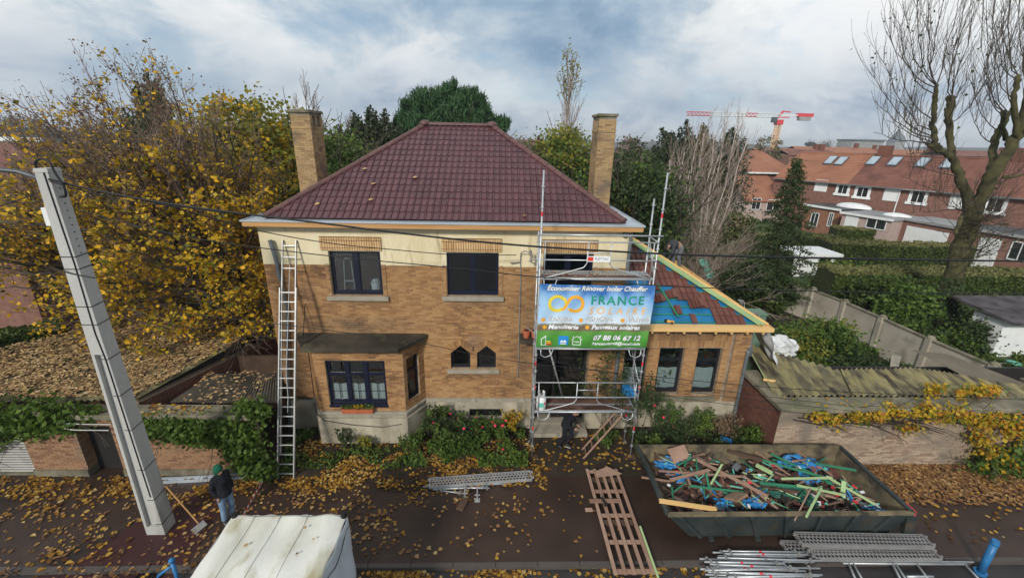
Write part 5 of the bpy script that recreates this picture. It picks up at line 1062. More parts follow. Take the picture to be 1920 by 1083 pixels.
for (a, b) in (((1757, 160), (1692, 5)), ((1757, 160), (1718, -20)), ((1757, 160), (1742, -10)), ((1757, 160), (1775, -30)), ((1755, 170), (1800, -10)), ((1757, 165), (1660, 60)), ((1750, 260), (1640, 190)), ((1750, 255), (1632, 120)), ((1752, 245), (1650, 85)), ((1751, 225), (1668, 40)), ((1756, 180), (1680, 20)), ((1750, 270), (1640, 250)), ((1784, 200), (1830, 20)), ((1784, 182), (1800, 60)), ((1780, 240), (1822, 130)), ((1760, 275), (1690, 215)), ((1762, 280), (1700, 290)), ((1752, 265), (1665, 225)), ((1784, 190), (1815, -20)), ((1781, 230), (1850, 150)),
    ((1886, 220), (1838, 60)), ((1886, 215), (1850, 0)), ((1890, 210), (1868, -30)), ((1900, 200), (1880, 20)), ((1882, 207), (1842, 110)), ((1912, 145), (1880, -40)), ((1912, 145), (1900, -60)), ((1930, 160), (1940, -40)), ((1906, 150), (1860, 10)), ((1872, 245), (1820, 150)), ((1865, 270), (1815, 190)), ((1920, 200), (1960, 40)), ((1935, 150), (1915, -40)), ((1902, 190), (1860, 70)), ((1812, 370), (1690, 330)), ((1800, 330), (1700, 300)), ((1822, 392), (1700, 400)), ((1822, 400), (1740, 360)), ((1830, 420), (1900, 360)), ((1850, 350), (1940, 300)), ((1826, 400), (1880, 340))):
    sweep(pp(*a, random.uniform(-.3, .3)), pp(*b, random.uniform(-2.5, 2)), .045)
for k in range(60):  # epicormic shoots on the trunk
    a = pp(random.uniform(1790, 1835), random.uniform(385, 520), -.4); T.grow(a, (random.gauss(0, 1), -abs(random.gauss(0, .6)), random.gauss(.3, .5)), random.uniform(.5, 1.3), .02, 2, 4, spread=.8, up=.15, kids=(2, 3), shrink=.7, minr=.009)
T.done(t, 'bark_moss', 'twig_dark')
leaves('ivy', np.vstack([np.array([tuple(pp(random.gauss(1785, 14), random.uniform(520, 620), -.5)) for _ in range(900)]), tips_pts(T.tl, 260, .1)]), .13, 'leaf_dark', t)
# hedges in the gardens on the right
def hedge(label, a, b, w, h, n, top='hedge_top', z=0.0):
    a = Vector(a); b = Vector(b); T_, L_ = seg_T(a, b); t = thing('hedge', label, 'hedge', (a.x, a.y, 0), 'clipped hedges between the gardens')
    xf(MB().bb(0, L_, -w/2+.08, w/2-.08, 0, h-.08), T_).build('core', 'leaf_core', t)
    C = []
    for _ in range(n):
        u = random.uniform(0, L_); k = random.random(); wob_ = .05*math.sin(u*1.7)+.04*math.sin(u*4.1)
        if k < .6: C.append((u, -w/2+random.gauss(0, .05)+wob_, random.uniform(0, h)))
        else: C.append((u, random.uniform(-w/2, w/2), h+random.gauss(0, .04)+wob_))
    C = [tuple(T_ @ Vector(c)) for c in C]; k = [c for c in C if c[2] < h-.10]; k2 = [c for c in C if c[2] >= h-.10]
    leaves('foliage', k, .17, 'hedge', t); leaves('hedge_top', k2, .16, top, t, flat=0); return t
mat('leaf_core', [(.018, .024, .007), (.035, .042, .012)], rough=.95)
A_ = [((1555, 458), (1672, 462), 1.4, 1.75, 'square-cut hedge in front of the pink annex'), ((1540, 490), (1800, 497), 1.8, 1.8, 'second long hedge below the garage door'), ((1380, 470), (1560, 474), 1.2, 1.6, 'low hedge stretch behind the spruce')]
for (a, b, w, h, lab) in A_: hedge(lab, gz(*a), gz(*b), w, h, 6500)
ha = gz(1545, 600); hb = gz(2080, 600)
hedge('long tall front hedge running behind the pollarded trunk to the right edge', gy(1535, 560, 26.4), gy(2080, 590, 26.4), 1.8, gy(1700, 506, 26.4).z, 24000)
def shrubs(lst):
    for (lab, px, py, Y, r, n, m_, ls, ex) in lst:
        p = gy(px, py, Y); bushy('shrub', lab, (p.x, Y, p.z), r, n, m_, ls, trunk=False, cat='shrub', extra=ex, cs=.28)
shrubs([('bright green shrub against the grey garden wall', 1535, 640, 17.8, (1.5, .9, 1.05), 4500, 'leaf_green', .15, ('leaf_yelgreen', 1200)),
 ('yellow-tinged shrub left of the grey wall', 1490, 655, 17.2, (1.1, .8, .9), 2600, 'leaf_green', .14, ('leaf_yelgreen', 1400)),
 ('ivy on the corner of the whitewashed outbuilding', 1822, 640, 18.9, (.7, .5, 1.1), 1800, 'leaf_dark', .13, ('leaf_green', 500)),
 ('dark low shrub behind the corrugated roof', 1590, 690, 16.6, (1.9, .9, .75), 5000, 'leaf_dark', .13, ('leaf_green', 900)),
 ('elder shrub with pale green leaves above the grey wall', 1700, 580, 21, (1.3, .8, 1.5), 3000, 'leaf_green', .2, ('leaf_ivy', 500)),
 ('ivy mound spilling over the grey wall below the big trunk', 1800, 650, 19.3, (2.2, .7, .9), 5000, 'leaf_green', .13, ('leaf_dark', 2500)),
 ('dark undergrowth left of the big trunk', 1660, 560, 23.5, (2.2, 1, 1.5), 6000, 'hedge', .17, ('leaf_dark', 2500)),
 ('overgrown bush under the spruce by the wall', 1420, 540, 24.0, (2.2, 1.2, 1.7), 7000, 'hedge', .17, ('leaf_green', 1500)),
 ('yellow-green bush beside the white hut', 1570, 530, 27.5, (1.5, 1, 1.6), 5000, 'leaf_green', .18, ('leaf_yelgreen', 1200)),
 ('ragged hedge behind the roof worker', 1345, 445, 31, (3.0, 1.2, 2.0), 7000, 'hedge', .2, ('olive_twigs', 2500)),
 ('hanging conifer bough by the garden wall', 1400, 520, 22.5, (1.0, .7, 1.0), 2600, 'leaf_dark', .16, ('leaf_conifer', 800)),
 ('small shrub in the strip right of the tarpaulin', 1440, 640, 17.6, (.9, .6, .6), 2200, 'leaf_dark', .13, ('leaf_green', 600))])
hedge('clipped garden hedge at the left edge in front of the brick flank', gz(-90, 715), gz(128, 655), 1.3, 1.35, 9000, top='hedge')
# climbers on the garden walls
def climber(label, name, pts_, n, m_, ls, extra=None, sd=(.2, .09, .16), stems=True):
    t = thing(name, label, 'climber', pts_[0][:3]); C = []
    for (x, y, z, r, w) in pts_:
        k = int(n*w); C.append(np.array([x, y, z])+RNG.normal(size=(k, 3))*np.array(sd)*r)
    leaves('foliage', np.vstack(C), ls, m_, t, flat=.1, down=(0, -.3, -.25))
    if extra: leaves('foliage', np.vstack(C)[RNG.integers(0, sum(map(len, C)), extra[1])]+RNG.normal(size=(extra[1], 3))*.05, ls, extra[0], t, down=(0, -.3, -.2))
    if stems:
        T = Tree(int(pts_[0][0]*13) % 97)
        for (x, y, z, r, w) in pts_[::2]: T.grow((x, y+.05, z), (random.gauss(0, 1), -.1, random.gauss(0, .5)), .7*r, .014, 2, 4, spread=.8, up=0, kids=(2, 2))
        T.done(t, 'twig_dark', 'twig_dark')
    return t
climber('green vine heaped over the wall above the ribbed gate', 'green_climber', [(-16.2+i*.55, 10.42, 1.95+.15*math.sin(i*2), 1.5, .09) for i in range(8)]+[(-12.1, 10.4, 1.95, 1.2, .08), (-11.3, 10.5, 2.1, .8, .05), (-15.5, 10.3, 1.5, 1.3, .08), (-14.3, 10.3, 1.45, 1.3, .06)], 7500, 'leaf_ivy', .13)
climber('green vine hanging over the brick wall between the pole and the ladder', 'green_climber', [(-9.9+i*.32, 10.36, 1.75-.03*i+.1*math.sin(i*3), .9+.04*i, .085) for i in range(9)]+[(-7.3, 10.32, 1.5, 1.5, .12), (-7.1, 10.28, 1.0, 1.3, .1), (-7.0, 10.3, .5, 1.0, .07), (-6.9, 10.5, 2.2, 1.1, .06), (-6.8, 10.3, .25, .9, .05)], 8000, 'leaf_ivy', .12, extra=('leaf_green', 2500))
climber('yellow and orange autumn vine draped along the right garden wall', 'autumn_vine', [(10.6+i*.38+random.gauss(0, .1), 10.62, 2.12-.02*i+random.gauss(0, .1), random.uniform(.5, 1.05), .035) for i in range(14)]+[(12.4+i*.55, 10.6, 1.7+random.gauss(0, .2), random.uniform(.5, .9), .03) for i in range(8)]+[(13.4+i*.4, 11.4+random.gauss(0, .2), 2.45, random.uniform(.6, .9), .03) for i in range(6)]+[(14.6, 10.5, 1.3, 1.1, .05), (15.0, 10.45, .8, 1.0, .05), (15.4, 10.4, .5, 1.2, .06), (15.6, 10.5, 1.6, 1.4, .09), (16.4, 10.5, 1.4, 1.6, .1), (9.5, 10.55, 2.0, .7, .03), (10.0, 10.55, 1.85, .7, .03)], 3600, 'leaf_vine', .105, extra=('leaf_green', 500), sd=(.19, .1, .13))
climber('low dark bush under the yellow vine at the right edge', 'green_shrub', [(15.2, 10.4, .3, 1.6, .4), (15.9, 10.5, .4, 1.7, .6)], 1500, 'leaf_green', .12)
mat('stem_dark', [(.03, .022, .015), (.05, .036, .025)], rough=.95)
T = Tree(91)
for k in range(60): T.grow((8.9+k*.12, 10.74, 1.82+random.gauss(0, .10)), (1, -.05, random.gauss(-.05, .2)), 1.1, .020, 2, 3, spread=.5, up=0, kids=(2, 2))
tv = thing('vine_stems', 'tangle of leafless dark vine stems under the right wall coping', 'climber', (9, 10.7, 1.9)); T.done(tv, 'stem_dark', 'stem_dark')
# flower bed planting
def rosebush(x, y, h, r, n, m_, lab, fl=0, stems=7, cat='shrub', name='rose_bush'):
    t = thing(name, lab, cat, (x, y, 0)); T = Tree(int(x*100) % 991)
    for k in range(stems): T.grow((x+random.gauss(0, .06), y+random.gauss(0, .05), .02), (random.gauss(0, .35), random.gauss(0, .3), 1), h*.75, .012, 1, 3, spread=.55, up=.1, kids=(2, 3), shrink=.6, minr=.004)
    T.done(t, 'twig_dark', 'twig_dark'); C = tips_pts(T.tl, n, .06*r/.4); C[:, 2] = np.abs(C[:, 2]); leaves('foliage', C, .075, m_, t)
    for k in range(fl):
        q_ = random.choice(T.tl); MB().ell((q_.x, q_.y-.05, q_.z+.02), (.055, .055, .045), 7, 4).build('rose', 'rose', t)
R_ = [(-2.15, 11.9, 1.25, .5, 900, 'leaf_dark', 'tall dark rose bush at the corner of the bay', 0), (-1.75, 12.15, 1.5, .45, 650, 'leaf_green', 'lanky rose bush right of the bay reaching above the plinth', 1), (-1.3, 12.0, 1.0, .5, 800, 'leaf_dark', 'rose bush with red blooms below the twin windows', 3), (-.6, 12.0, .95, .5, 800, 'leaf_green', 'rose bush over the cellar grille with pink blooms', 3), (.1, 11.9, 1.0, .5, 900, 'leaf_green', 'rose bush with a cluster of pink blooms left of the scaffold', 5), (.62, 12.2, 1.1, .4, 500, 'leaf_vine', 'reddish-leaved shrub beside the scaffold foot', 0), (-2.6, 11.35, .8, .5, 700, 'leaf_green', 'green shrub at the right end of the bay plinth', 0), (-4.9, 11.5, .9, .3, 260, 'leaf_dark', 'thin rose stem in front of the bay window box', 0), (-4.2, 11.5, .55, .35, 350, 'leaf_yelgreen', 'yellowish low shrub in front of the bay plinth', 0), (.3, 11.3, .45, .5, 700, 'leaf_green', 'low green plant with a red bloom near the scaffold foot', 1),
 (4.75, 12.1, 1.9, .5, 1100, 'leaf_dark', 'tall rose bush with red blooms right of the scaffold', 5), (5.5, 12.3, 1.4, .5, 700, 'leaf_green', 'rose bush under the first extension window', 1), (6.1, 11.9, 1.0, .55, 900, 'leaf_dark', 'dark rose bush under the middle extension window', 1), (6.9, 12.1, .9, .55, 800, 'leaf_green', 'leafy shrub under the right extension window', 1), (7.6, 12.0, .9, .6, 900, 'leaf_brown', 'withered brown shrub at the extension corner', 0), (8.2, 11.6, .8, .6, 1000, 'leaf_green', 'green shrub in the corner by the right garden wall', 0), (5.0, 11.3, .6, .6, 900, 'leaf_green', 'yellow-green low bush between scaffold and skip', 0), (5.9, 11.2, .5, .6, 900, 'leaf_dark', 'low dark shrub behind the skip corner', 1), (7.0, 11.2, .5, .6, 900, 'leaf_dark', 'low shrub behind the skip beside the blue tray', 1), (3.75, 12.25, 2.9, .6, 1500, 'leaf_dark', 'climbing dark shrub against the house beside the entrance', 0), (3.55, 11.6, .6, .45, 700, 'leaf_green', 'small green clump under the leaning ladder', 0)]
for (x, y, h, r, n, m_, lab, fl) in R_: rosebush(x, y, h*(.60 if x < 3 else .8), r*.8, n, m_, lab, fl)
def cover(name, x0, x1, y0, y1, n, m_, ls, zs=.12):
    X = RNG.uniform(x0, x1, n*3); Y = RNG.uniform(y0, y1, n*3); k = np.sin(X*2.1+1)*np.sin(Y*3.1)+np.sin(X*5.3)*np.cos(Y*4.7+2)*.6 > -.1
    X, Y = X[k][:n], Y[k][:n]; leaves(name, np.stack([X, Y, .05+np.abs(RNG.normal(size=len(X)))*zs], 1), ls, m_, None, 'stuff')
cover('ground_cover', -2.6, .95, 10.7, 12.4, 5200, 'leaf_green', .08); cover('ground_cover', -6.0, -2.6, 10.6, 11.5, 900, 'leaf_green', .08); cover('ground_cover', 4.5, 8.4, 10.9, 12.5, 5000, 'leaf_dark', .09, .16); cover('ground_cover', -6.6, -6.1, 10.3, 12.4, 900, 'leaf_green', .08)
cover('ground_cover', 13, 19, 14.5, 20, 5000, 'leaf_green', .14, .15); cover('ground_cover', 8.8, 15, 14, 26, 6000, 'leaf_litter', .12, .04)
cover('garden_weeds', 18, 30, 16, 24, 9000, 'hedge', .16, .12)
# far wood line: grey bare crowns on the horizon
C = []; 
for i in range(150):
    az = rad(random.uniform(-55, 56)); D_ = random.uniform(140, 420); x, y = D_*math.sin(az), D_*math.cos(az); hh = random.uniform(3.5, 7.5) if x > -20 else random.uniform(6, 12)
    if x > 20 and random.random() < .55: hh *= .7
    C.append(np.array([x, y, hh*.45])+RNG.normal(size=(230, 3))*np.array([hh*.8, 2, hh*.25]))
leaves('far_wood', np.vstack(C), 1.3, 'far_tree', None, 'stuff')
for (px, py, Y, w, lab) in ((1550, 262, 260, 9, 'round grey leafless tree on the skyline'), (1520, 266, 250, 3, 'small dark tree on the skyline left of the round grey one'), (12, 215, 110, 9, 'grey leafless tree at the far left skyline'), (45, 222, 120, 7, 'smaller grey leafless tree at the left skyline')):
    p = gy(px, py, Y); t = thing('distant_tree', lab, 'tree', (p.x, Y, 0)); T = Tree(int(px)); T.grow((p.x, Y, 0), (0, 0, 1), p.z*.45, .4, 0, 4, spread=.7, up=.2, minr=.05); T.done(t, 'far_tree', 'far_tree')
    leaves('crown', np.array([p.x, Y, p.z-w*.42])+(lambda q_: q_/np.linalg.norm(q_, axis=1)[:, None]*RNG.random((1600, 1))**.4)(RNG.normal(size=(1600, 3)))*np.array([w, w, w*.45]), .5, 'far_tree', t, aspect=.3)
for i in range(26):
    px = [900, 930, 960, 985, 1005, 1025, 1165, 1200, 1245, 1420, 1435][i % 11]+random.uniform(-14, 14); Y = random.uniform(60, 120); p = gy(px, 262+random.uniform(-8, 6), Y)
    if i < 11: bushy('background_tree', 'brownish half-bare tree in the belt behind the gardens', (p.x, Y, p.z*.55), (3.2, 2.5, p.z*.45), 1500, ['twig', 'olive_twigs', 'hedge'][i % 3], .4, trunk=False, group='tree belt behind the gardens')
# ------------------------------------------------------------ utility pole, lamp arm and cables
pb = gz(303, 990); PX_, PY_ = pb.x, pb.y; ptz = gy(85, 322, PY_).z
pole = thing('utility_pole', 'tall grey concrete utility pole with recessed face at the left', 'pole', (PX_, PY_, 0))
def frust(mb, z0, z1, f0, f1):  # f: (x0,x1,y0,y1)
    vs = [(PX_+f0[0], PY_+f0[2], z0), (PX_+f0[1], PY_+f0[2], z0), (PX_+f0[1], PY_+f0[3], z0), (PX_+f0[0], PY_+f0[3], z0), (PX_+f1[0], PY_+f1[2], z1), (PX_+f1[1], PY_+f1[2], z1), (PX_+f1[1], PY_+f1[3], z1), (PX_+f1[0], PY_+f1[3], z1)]
    mb._add(vs, [(3, 2, 1, 0), (4, 5, 6, 7), (0, 1, 5, 4), (1, 2, 6, 5), (2, 3, 7, 6), (3, 0, 4, 7)])
def pw(z): k = z/ptz; return .225-.10*k, .19-.06*k   # half width, half depth
zr = 5.0; m_ = MB(); w0, d0 = pw(0); wr, dr_ = pw(zr); wt, dt_ = pw(ptz)
frust(m_, -.1, .25, (-w0, w0, -d0, d0), (-w0, w0, -d0, d0)); frust(m_, zr, ptz, (-wr, wr, -dr_, dr_), (-wt, wt, -dt_, dt_))
fl = .07
frust(m_, .25, zr, (-w0, -w0+fl, -d0, d0), (-wr, -wr+fl, -dr_, dr_)); frust(m_, .25, zr, (w0-fl, w0, -d0, d0), (wr-fl, wr, -dr_, dr_)); frust(m_, .25, zr, (-w0+fl, w0-fl, -d0+.09, d0-.09), (-wr+fl, wr-fl, -dr_+.09, dr_-.09))
m_.build('shaft', 'concrete_pole', pole, bevel=.008); frust(MB_ := MB(), ptz, ptz+.07, (-wt-.01, wt+.01, -dt_-.01, dt_+.01), (-wt, wt, -dt_, dt_)); MB_.build('cap', 'concrete_pole', pole)
for z in (.35, 1.1, 2.0, 3.1, 4.0, 4.9, 5.7, 6.1, 6.9, 7.15):
    w, d = pw(z); m_ = MB()
    e = .008; m_.tube([(PX_-w-e if z > 5 else PX_+w-.14, PY_-d-e, z), (PX_+w+e, PY_-d-e, z), (PX_+w+e, PY_+d+e, z+.02)], .009, 5); m_.build('band', 'cable', pole)
for i in range(10): w, d = pw(ptz-.3-i*.14); MB().tube([(PX_+w-.01, PY_, ptz-.3-i*.14), (PX_+w+.012, PY_, ptz-.3-i*.14)], .012, 6).build('bolt_hole', 'black', pole)
m_ = MB(); m_.tube([(PX_+pw(z)[0]*(.55+.1*math.sin(z*2)) if z > 5 else PX_+pw(z)[0]-.05, PY_-pw(z)[1]-.012, z) for z in (1.2, 2, 3, 4, 4.9, 5.5, 6.2, 7, 7.8, ptz)], .011, 5); m_.build('earth_cable', 'cable', pole)
# road lamp arm leaving to the left
tp = Vector((PX_, PY_, ptz))
tag(MB().tube([tp+Vector((-.12, 0, -.35)), tp+Vector((-.22, -.02, -.1)), tp+Vector((-.5, -.05, .0)), tp+Vector((-1.4, -.1, .08)), tp+Vector((-3.2, -.2, .12))], .045, 8).build('lamp_arm', 'grey_steel', smooth=True), 'grey steel lamp arm curving left from the pole top', 'lamp arm')
def cable(name, label, P, r, n=40, m='cable', sag=None, grp='overhead cables'):
    P = [Vector(p) for p in P]; out = []
    for i in range(len(P)-1):
        p0, p1, p2, p3 = P[max(i-1, 0)], P[i], P[i+1], P[min(i+2, len(P)-1)]
        for k in range(8):
            t = k/8; out.append(.5*((2*p1)+(-p0+p2)*t+(2*p0-5*p1+4*p2-p3)*t*t+(-p0+3*p1-3*p2+p3)*t**3))
    out.append(P[-1]); o = MB().tube(out, r, 6).build(name, m, smooth=True); tag(o, label, 'cable', grp); return o
def cy(lst, Y=PY_): return [gy(x, y, Y) for x, y in lst]
cable('power_cable', 'thick black overhead cable sagging across the whole picture', [tp+Vector((.12, -.15, -.12))]+cy([(180, 357), (300, 379), (420, 396), (600, 418), (760, 438), (920, 455), (1080, 467), (1300, 478), (1550, 484), (1800, 488), (2000, 490)]), .021)
cable('power_cable', 'thin black twin wound under the thick cable near the pole top', [tp+Vector((.12, -.15, -.16))]+cy([(180, 364), (260, 379), (340, 388), (420, 399)]), .010)
cable('service_wire', 'thin wire from pole to the bracket beside the second upper window', [Vector(p) for p in (gy(118, 345, PY_), gy(300, 382, 9.3), gy(480, 431, 10.2), gy(620, 456, 10.9), gy(740, 468, 11.5), gy(850, 477, 12.0), gy(968, 478, HY-.45))], .012)
cable('service_wire', 'thin wire crossing below the upper window heads to the right edge', cy([(150, 395), (300, 433), (440, 458), (640, 482), (840, 501), (1010, 519), (1250, 536), (1500, 545), (1750, 549), (1990, 550)]), .0105)
cable('service_wire', 'lowest thin wire passing the bay canopy and twin windows', cy([(330, 585), (560, 612), (700, 630), (800, 645), (920, 670), (1050, 687), (1200, 703), (1400, 722), (1600, 735), (1990, 752)], 9.5), .008)
for k_, (p_, lab_) in enumerate(((((1000, 668), (1100, 690), (1250, 716), (1400, 738), (1600, 762)), 'upper of three fine wires crossing the extension windows'), (((1000, 684), (1100, 705), (1250, 728), (1400, 748), (1600, 770)), 'middle of three fine wires crossing the extension windows'), (((1000, 700), (1100, 720), (1250, 742), (1400, 762), (1600, 784)), 'lowest of three fine wires crossing the extension windows'))): cable('service_wire', lab_, cy(p_, 9.8+.1*k_), .006)
cable('service_wire', 'wire rising from the left edge to the pole below its top', cy([(-60, 400), (0, 386), (70, 363)]), .011); cable('service_wire', 'dark wire from the left edge to the middle of the pole shaft', cy([(-60, 442), (0, 428), (60, 422), (100, 420)]), .010)
cable('service_wire', 'short cable tail tied across the pole shaft', cy([(95, 500), (130, 512), (178, 521)], PY_-.25), .012)
lp = [tp+Vector((-.08, -.1, .0)), tp+Vector((-.08, -.1, .16)), tp+Vector((.05, -.1, .24)), tp+Vector((.2, -.12, .18)), tp+Vector((.26, -.14, .0)), tp+Vector((.36, -.16, -.25)), tp+Vector((.34, -.16, -.42)), tp+Vector((.22, -.15, -.44))]
cable('cable_loop', 'black cable loop arching over the top of the concrete pole', lp, .022, grp='fittings on the pole top')
tag(MB().bb(tp.x-.26, tp.x-.14, tp.y-.1, tp.y+.02, 7.75, 8.1).build('junction_box', 'white_paint', bevel=.01), 'small white junction box strapped to the pole', 'junction box')
# ------------------------------------------------------------ ladders
def ladder(name, label, a, b, w, rungs, m, rw=.06, rd=.03, r0=0):
    t = thing(name, label, 'ladder', a); a = Vector(a); b = Vector(b); d = (b-a).normalized()
    s = d.cross(Vector((0, 0, 1))).normalized(); 
    if abs(d.x) < .5: s = Vector((1, 0, 0))
    nrm = s.cross(d)
    for sg in (-1, 1): MB().beam(a+s*w/2*sg, b+s*w/2*sg, rd, rw, up=nrm).build('rail', m, t, bevel=.003)
    L_ = (b-a).length
    for i in range(r0, rungs):
        p = a+d*(L_*(i+.5)/rungs); MB().beam(p-s*w/2, p+s*w/2, .03, .03, up=nrm).build('rung', m, t)
    return t
la = gz(536, 896); lb = gy(541, 450, HY-.1); lb = Vector((lb.x, HY-.08, lb.z)); mid_ = la.lerp(lb, .80); off2 = (lb-la).cross(Vector((1, 0, 0))).normalized()*.07
ladder('extension_ladder', 'lower wide section of the long aluminium ladder leaning on the house left corner', la, mid_, .47, 20, 'alu', .07, .035)
ladder('extension_ladder', 'upper narrower section of the long aluminium ladder reaching the cream band', la.lerp(lb, .10)+off2, lb+off2*.5, .39, 19, 'alu', .065, .03, 16)
tag(MB().tube([la.lerp(lb, .9)+off2, la.lerp(lb, .6)+Vector((.02, -.05, 0)), la.lerp(lb, .45)+Vector((-.03, -.04, -.1)), la.lerp(lb, .35)+Vector((.06, -.06, 0)), la.lerp(lb, .28)+Vector((.05, -.05, 0))], .008, 5).build('pull_rope', 'plastic_sheet'), 'pale pull rope hanging inside the long ladder', 'rope')
# ------------------------------------------------------------ scaffold
SXL, SXR, SF, SB = 1.11, 4.26, 11.2, 11.93; LV = (1.72, 3.86, 5.97)
sc = thing('scaffold', 'galvanised tube scaffold with three decks standing before the house entrance', 'scaffold', (2.7, 11.5, 0))
def std(x, y, z1, z0=.02):
    p = MB().tube([(x, y, z0), (x, y, z1)], .024, 8).build('standard', 'galv', sc, smooth=True)
    r = MB(); z = .45
    while z < z1: r.tube([(x, y, z-.012), (x, y, z+.012)], .05, 8); z += .53
    r.build('rosette', 'galv', p); MB().box((x, y, .01), (.15, .15, .012)).build('base_plate', 'galv', p)
for x, y, z in ((SXL, SF, 8.80), (SXR, SF, 8.80), (SXL, SB, 7.1), (SXR, SB, 8.05)): std(x, y, z)
for x in (SXL, SXR): MB().bb(x-.17, x+.17, SF-.1, SF+.12, 0, .02).build('sole_board', 'timber_dark', sc)
def tb(name, a, b, r=.02, m='galv'): return MB().tube([a, b], r, 8).build(name, m, sc, smooth=True)
for k, z in enumerate(LV):
    for y in (SF, SB): tb('ledger', (SXL, y, z-.03), (SXR, y, z-.03), .024)
    for x in (SXL, SXR):
        tb('transom', (x, SF, z-.04), (x, SB, z-.04), .024); tb('transom', (x, SF, z+1.02), (x, SB, z+1.02)); tb('transom', (x, SF, z+.5), (x, SB, z+.5)); tb('brace', (x, SF, z+.05), (x, SB, z+.98), .018); 
        m_ = MB().tube([(x, SF-.01, z-.05), (x, SF+.02, z-.22), (x, SF+.14, z-.28), (x, SF+.26, z-.2), (x, SF+.3, z-.05)], .016, 6); m_.build('bracket', 'galv', sc)
    xm = (SXL+SXR)/2
    if k != 1:
        g = MB(); h1, h2 = z+1.02, z+.52
        g.tube([(SXL, SF-.04, h1), (SXR, SF-.04, h1)], .019, 8); g.tube([(SXL, SF-.04, h2), (SXR, SF-.04, h2)], .019, 8)
        for sg, e_ in ((-1, SXL+.1), (1, SXR-.1)):
            x0_ = xm+sg*.31; g.tube([(x0_, SF-.05, h1), (x0_, SF-.05, h2-.08), (x0_+sg*.08, SF-.05, h2-.2), (e_-sg*.35, SF-.06, z+.10), (e_, SF-.06, z+.02)], .017, 7)
            g.tube([(SXL+.12 if sg < 0 else SXR-.12, SF-.05, h1), (SXL+.12 if sg < 0 else SXR-.12, SF-.05, z+.05)], .016, 7)
        g.tube([(xm-.31, SF-.05, h2+.25 if k == 0 else h2+.2), (xm+.31, SF-.05, h2+.25 if k == 0 else h2+.2)], .015, 7)
        g.build('guard_frame', 'galv', sc, smooth=True)
    for e_, sg in ((SXL+.12, 1), (SXR-.12, -1)):
        MB().tube([(e_, SF-.06, z-.02), (e_+.01*sg, SF-.07, z-.2), (e_+.14*sg, SF-.07, z-.27), (e_+.30*sg, SF-.07, z-.2), (e_+.36*sg, SF-.06, z-.02)], .015, 7).build('toe_hook', 'galv', sc, smooth=True)
tb('guard_rail', (SXL-.05, SF-.03, 7.17), (SXR+.1, SF-.03, 7.17), .022)
tb('brace', (SXL+.38, SF+.03, LV[1]-.05), (SXL+.98, SB-.1, LV[0]+.03), .027, 'alu')
tb('brace', (SXR-.1, SB, 3.4), (SXR, SF, 2.6), .018)
MB().tube([(SXL-.02, SB, 6.3), (SXL-.2, HY-.05, 6.05)], .02, 6).build('wall_tie', 'galv', sc); MB().tube([(SXL-.02, SB, 4.0), (SXL-.2, HY-.05, 3.85)], .02, 6).build('wall_tie', 'galv', sc)
for z, y in ((1.05, SF), (3.3, SF), (7.65, SF), (2.5, SF)):
    for x in (SXL, SXR): MB().tube([(x, y, z), (x, y, z+.12)], .026, 8).build('marking_band', 'red_paint', sc)
# decks: ply boards in galvanised frames; the top one has a perforated lane
def perf(mb, x0, x1, y0, y1, z, p=.095, hole=.86, T_=None):
    nx = int((x1-x0)/p); ny = max(1, int((y1-y0)/p))
    for i in range(nx):
        for j in range(ny):
            a, b = x0+i*p+(p/2 if j % 2 else 0), y0+j*p; h = p*hole/2; cx_, cy_ = a+p/2, b+p/2
            O = [(a, b), (a+p, b), (a+p, b+p), (a, b+p)]; I = [(cx_, cy_-h), (cx_+h, cy_), (cx_, cy_+h), (cx_-h, cy_)]
            vs = [(*o, z) for o in O]+[(*o, z) for o in I]; fs = [(0, 1, 5, 4), (1, 2, 6, 5), (2, 3, 7, 6), (3, 0, 4, 7)]
            if T_: vs = [T_ @ Vector(v) for v in vs]
            mb._add(vs, fs)
    return mb
for k, z in enumerate(LV):
    for i, (y0, y1) in enumerate(((SF+.02, SF+.35), (SF+.37, SB-.02))):
        d = MB().bb(SXL+.03, SXR-.03, y0, y0+.025, z-.06, z+.012).bb(SXL+.03, SXR-.03, y1-.025, y1, z-.06, z+.012).bb(SXL+.03, SXL+.06, y0+.025, y1-.025, z-.06, z+.01).bb(SXR-.06, SXR-.03, y0+.025, y1-.025, z-.06, z+.01).build('deck', 'galv', sc)
        if k == 2 and i == 1: perf(MB(), SXL+.06, SXR-.12, y0+.02, y1-.02, z+.004).build('deck_plate', 'galv', d, fixn=False)
        else: MB().bb(SXL+.06, SXR-.06, y0+.025, y1-.025, z-.012, z+.005).build('deck_board', 'ply_red', d)
# banner
def bw_(u, v): return SF-.09-.02*math.sin(u*5+v*2)*(.4+.6*abs(math.sin(v*1.7)))-.012*math.sin(u*11-v*6)-.05*math.sin(math.pi*min(1, max(0, v/1.9)))
BX0, BX1, BZ0, BZ1 = 1.12, 4.30, 3.92, 5.83
m = bpy.data.materials.new('banner_print'); m.use_nodes = True; t_ = m.node_tree; b = t_.nodes['Principled BSDF']; b.inputs['Roughness'].default_value = .5; M['banner_print'] = m
g = t_.nodes.new('ShaderNodeNewGeometry'); sx = t_.nodes.new('ShaderNodeSeparateXYZ'); t_.links.new(g.outputs['Position'], sx.inputs[0])
nz = t_.nodes.new('ShaderNodeTexNoise'); nz.inputs['Scale'].default_value = 1.6; nz.inputs['Detail'].default_value = 5; t_.links.new(g.outputs['Position'], nz.inputs['Vector'])
nz2 = t_.nodes.new('ShaderNodeTexNoise'); nz2.inputs['Scale'].default_value = 9; t_.links.new(g.outputs['Position'], nz2.inputs['Vector'])
v = mathn(t_, 'DIVIDE', mathn(t_, 'SUBTRACT', sx.outputs[2], BZ0), BZ1-BZ0)
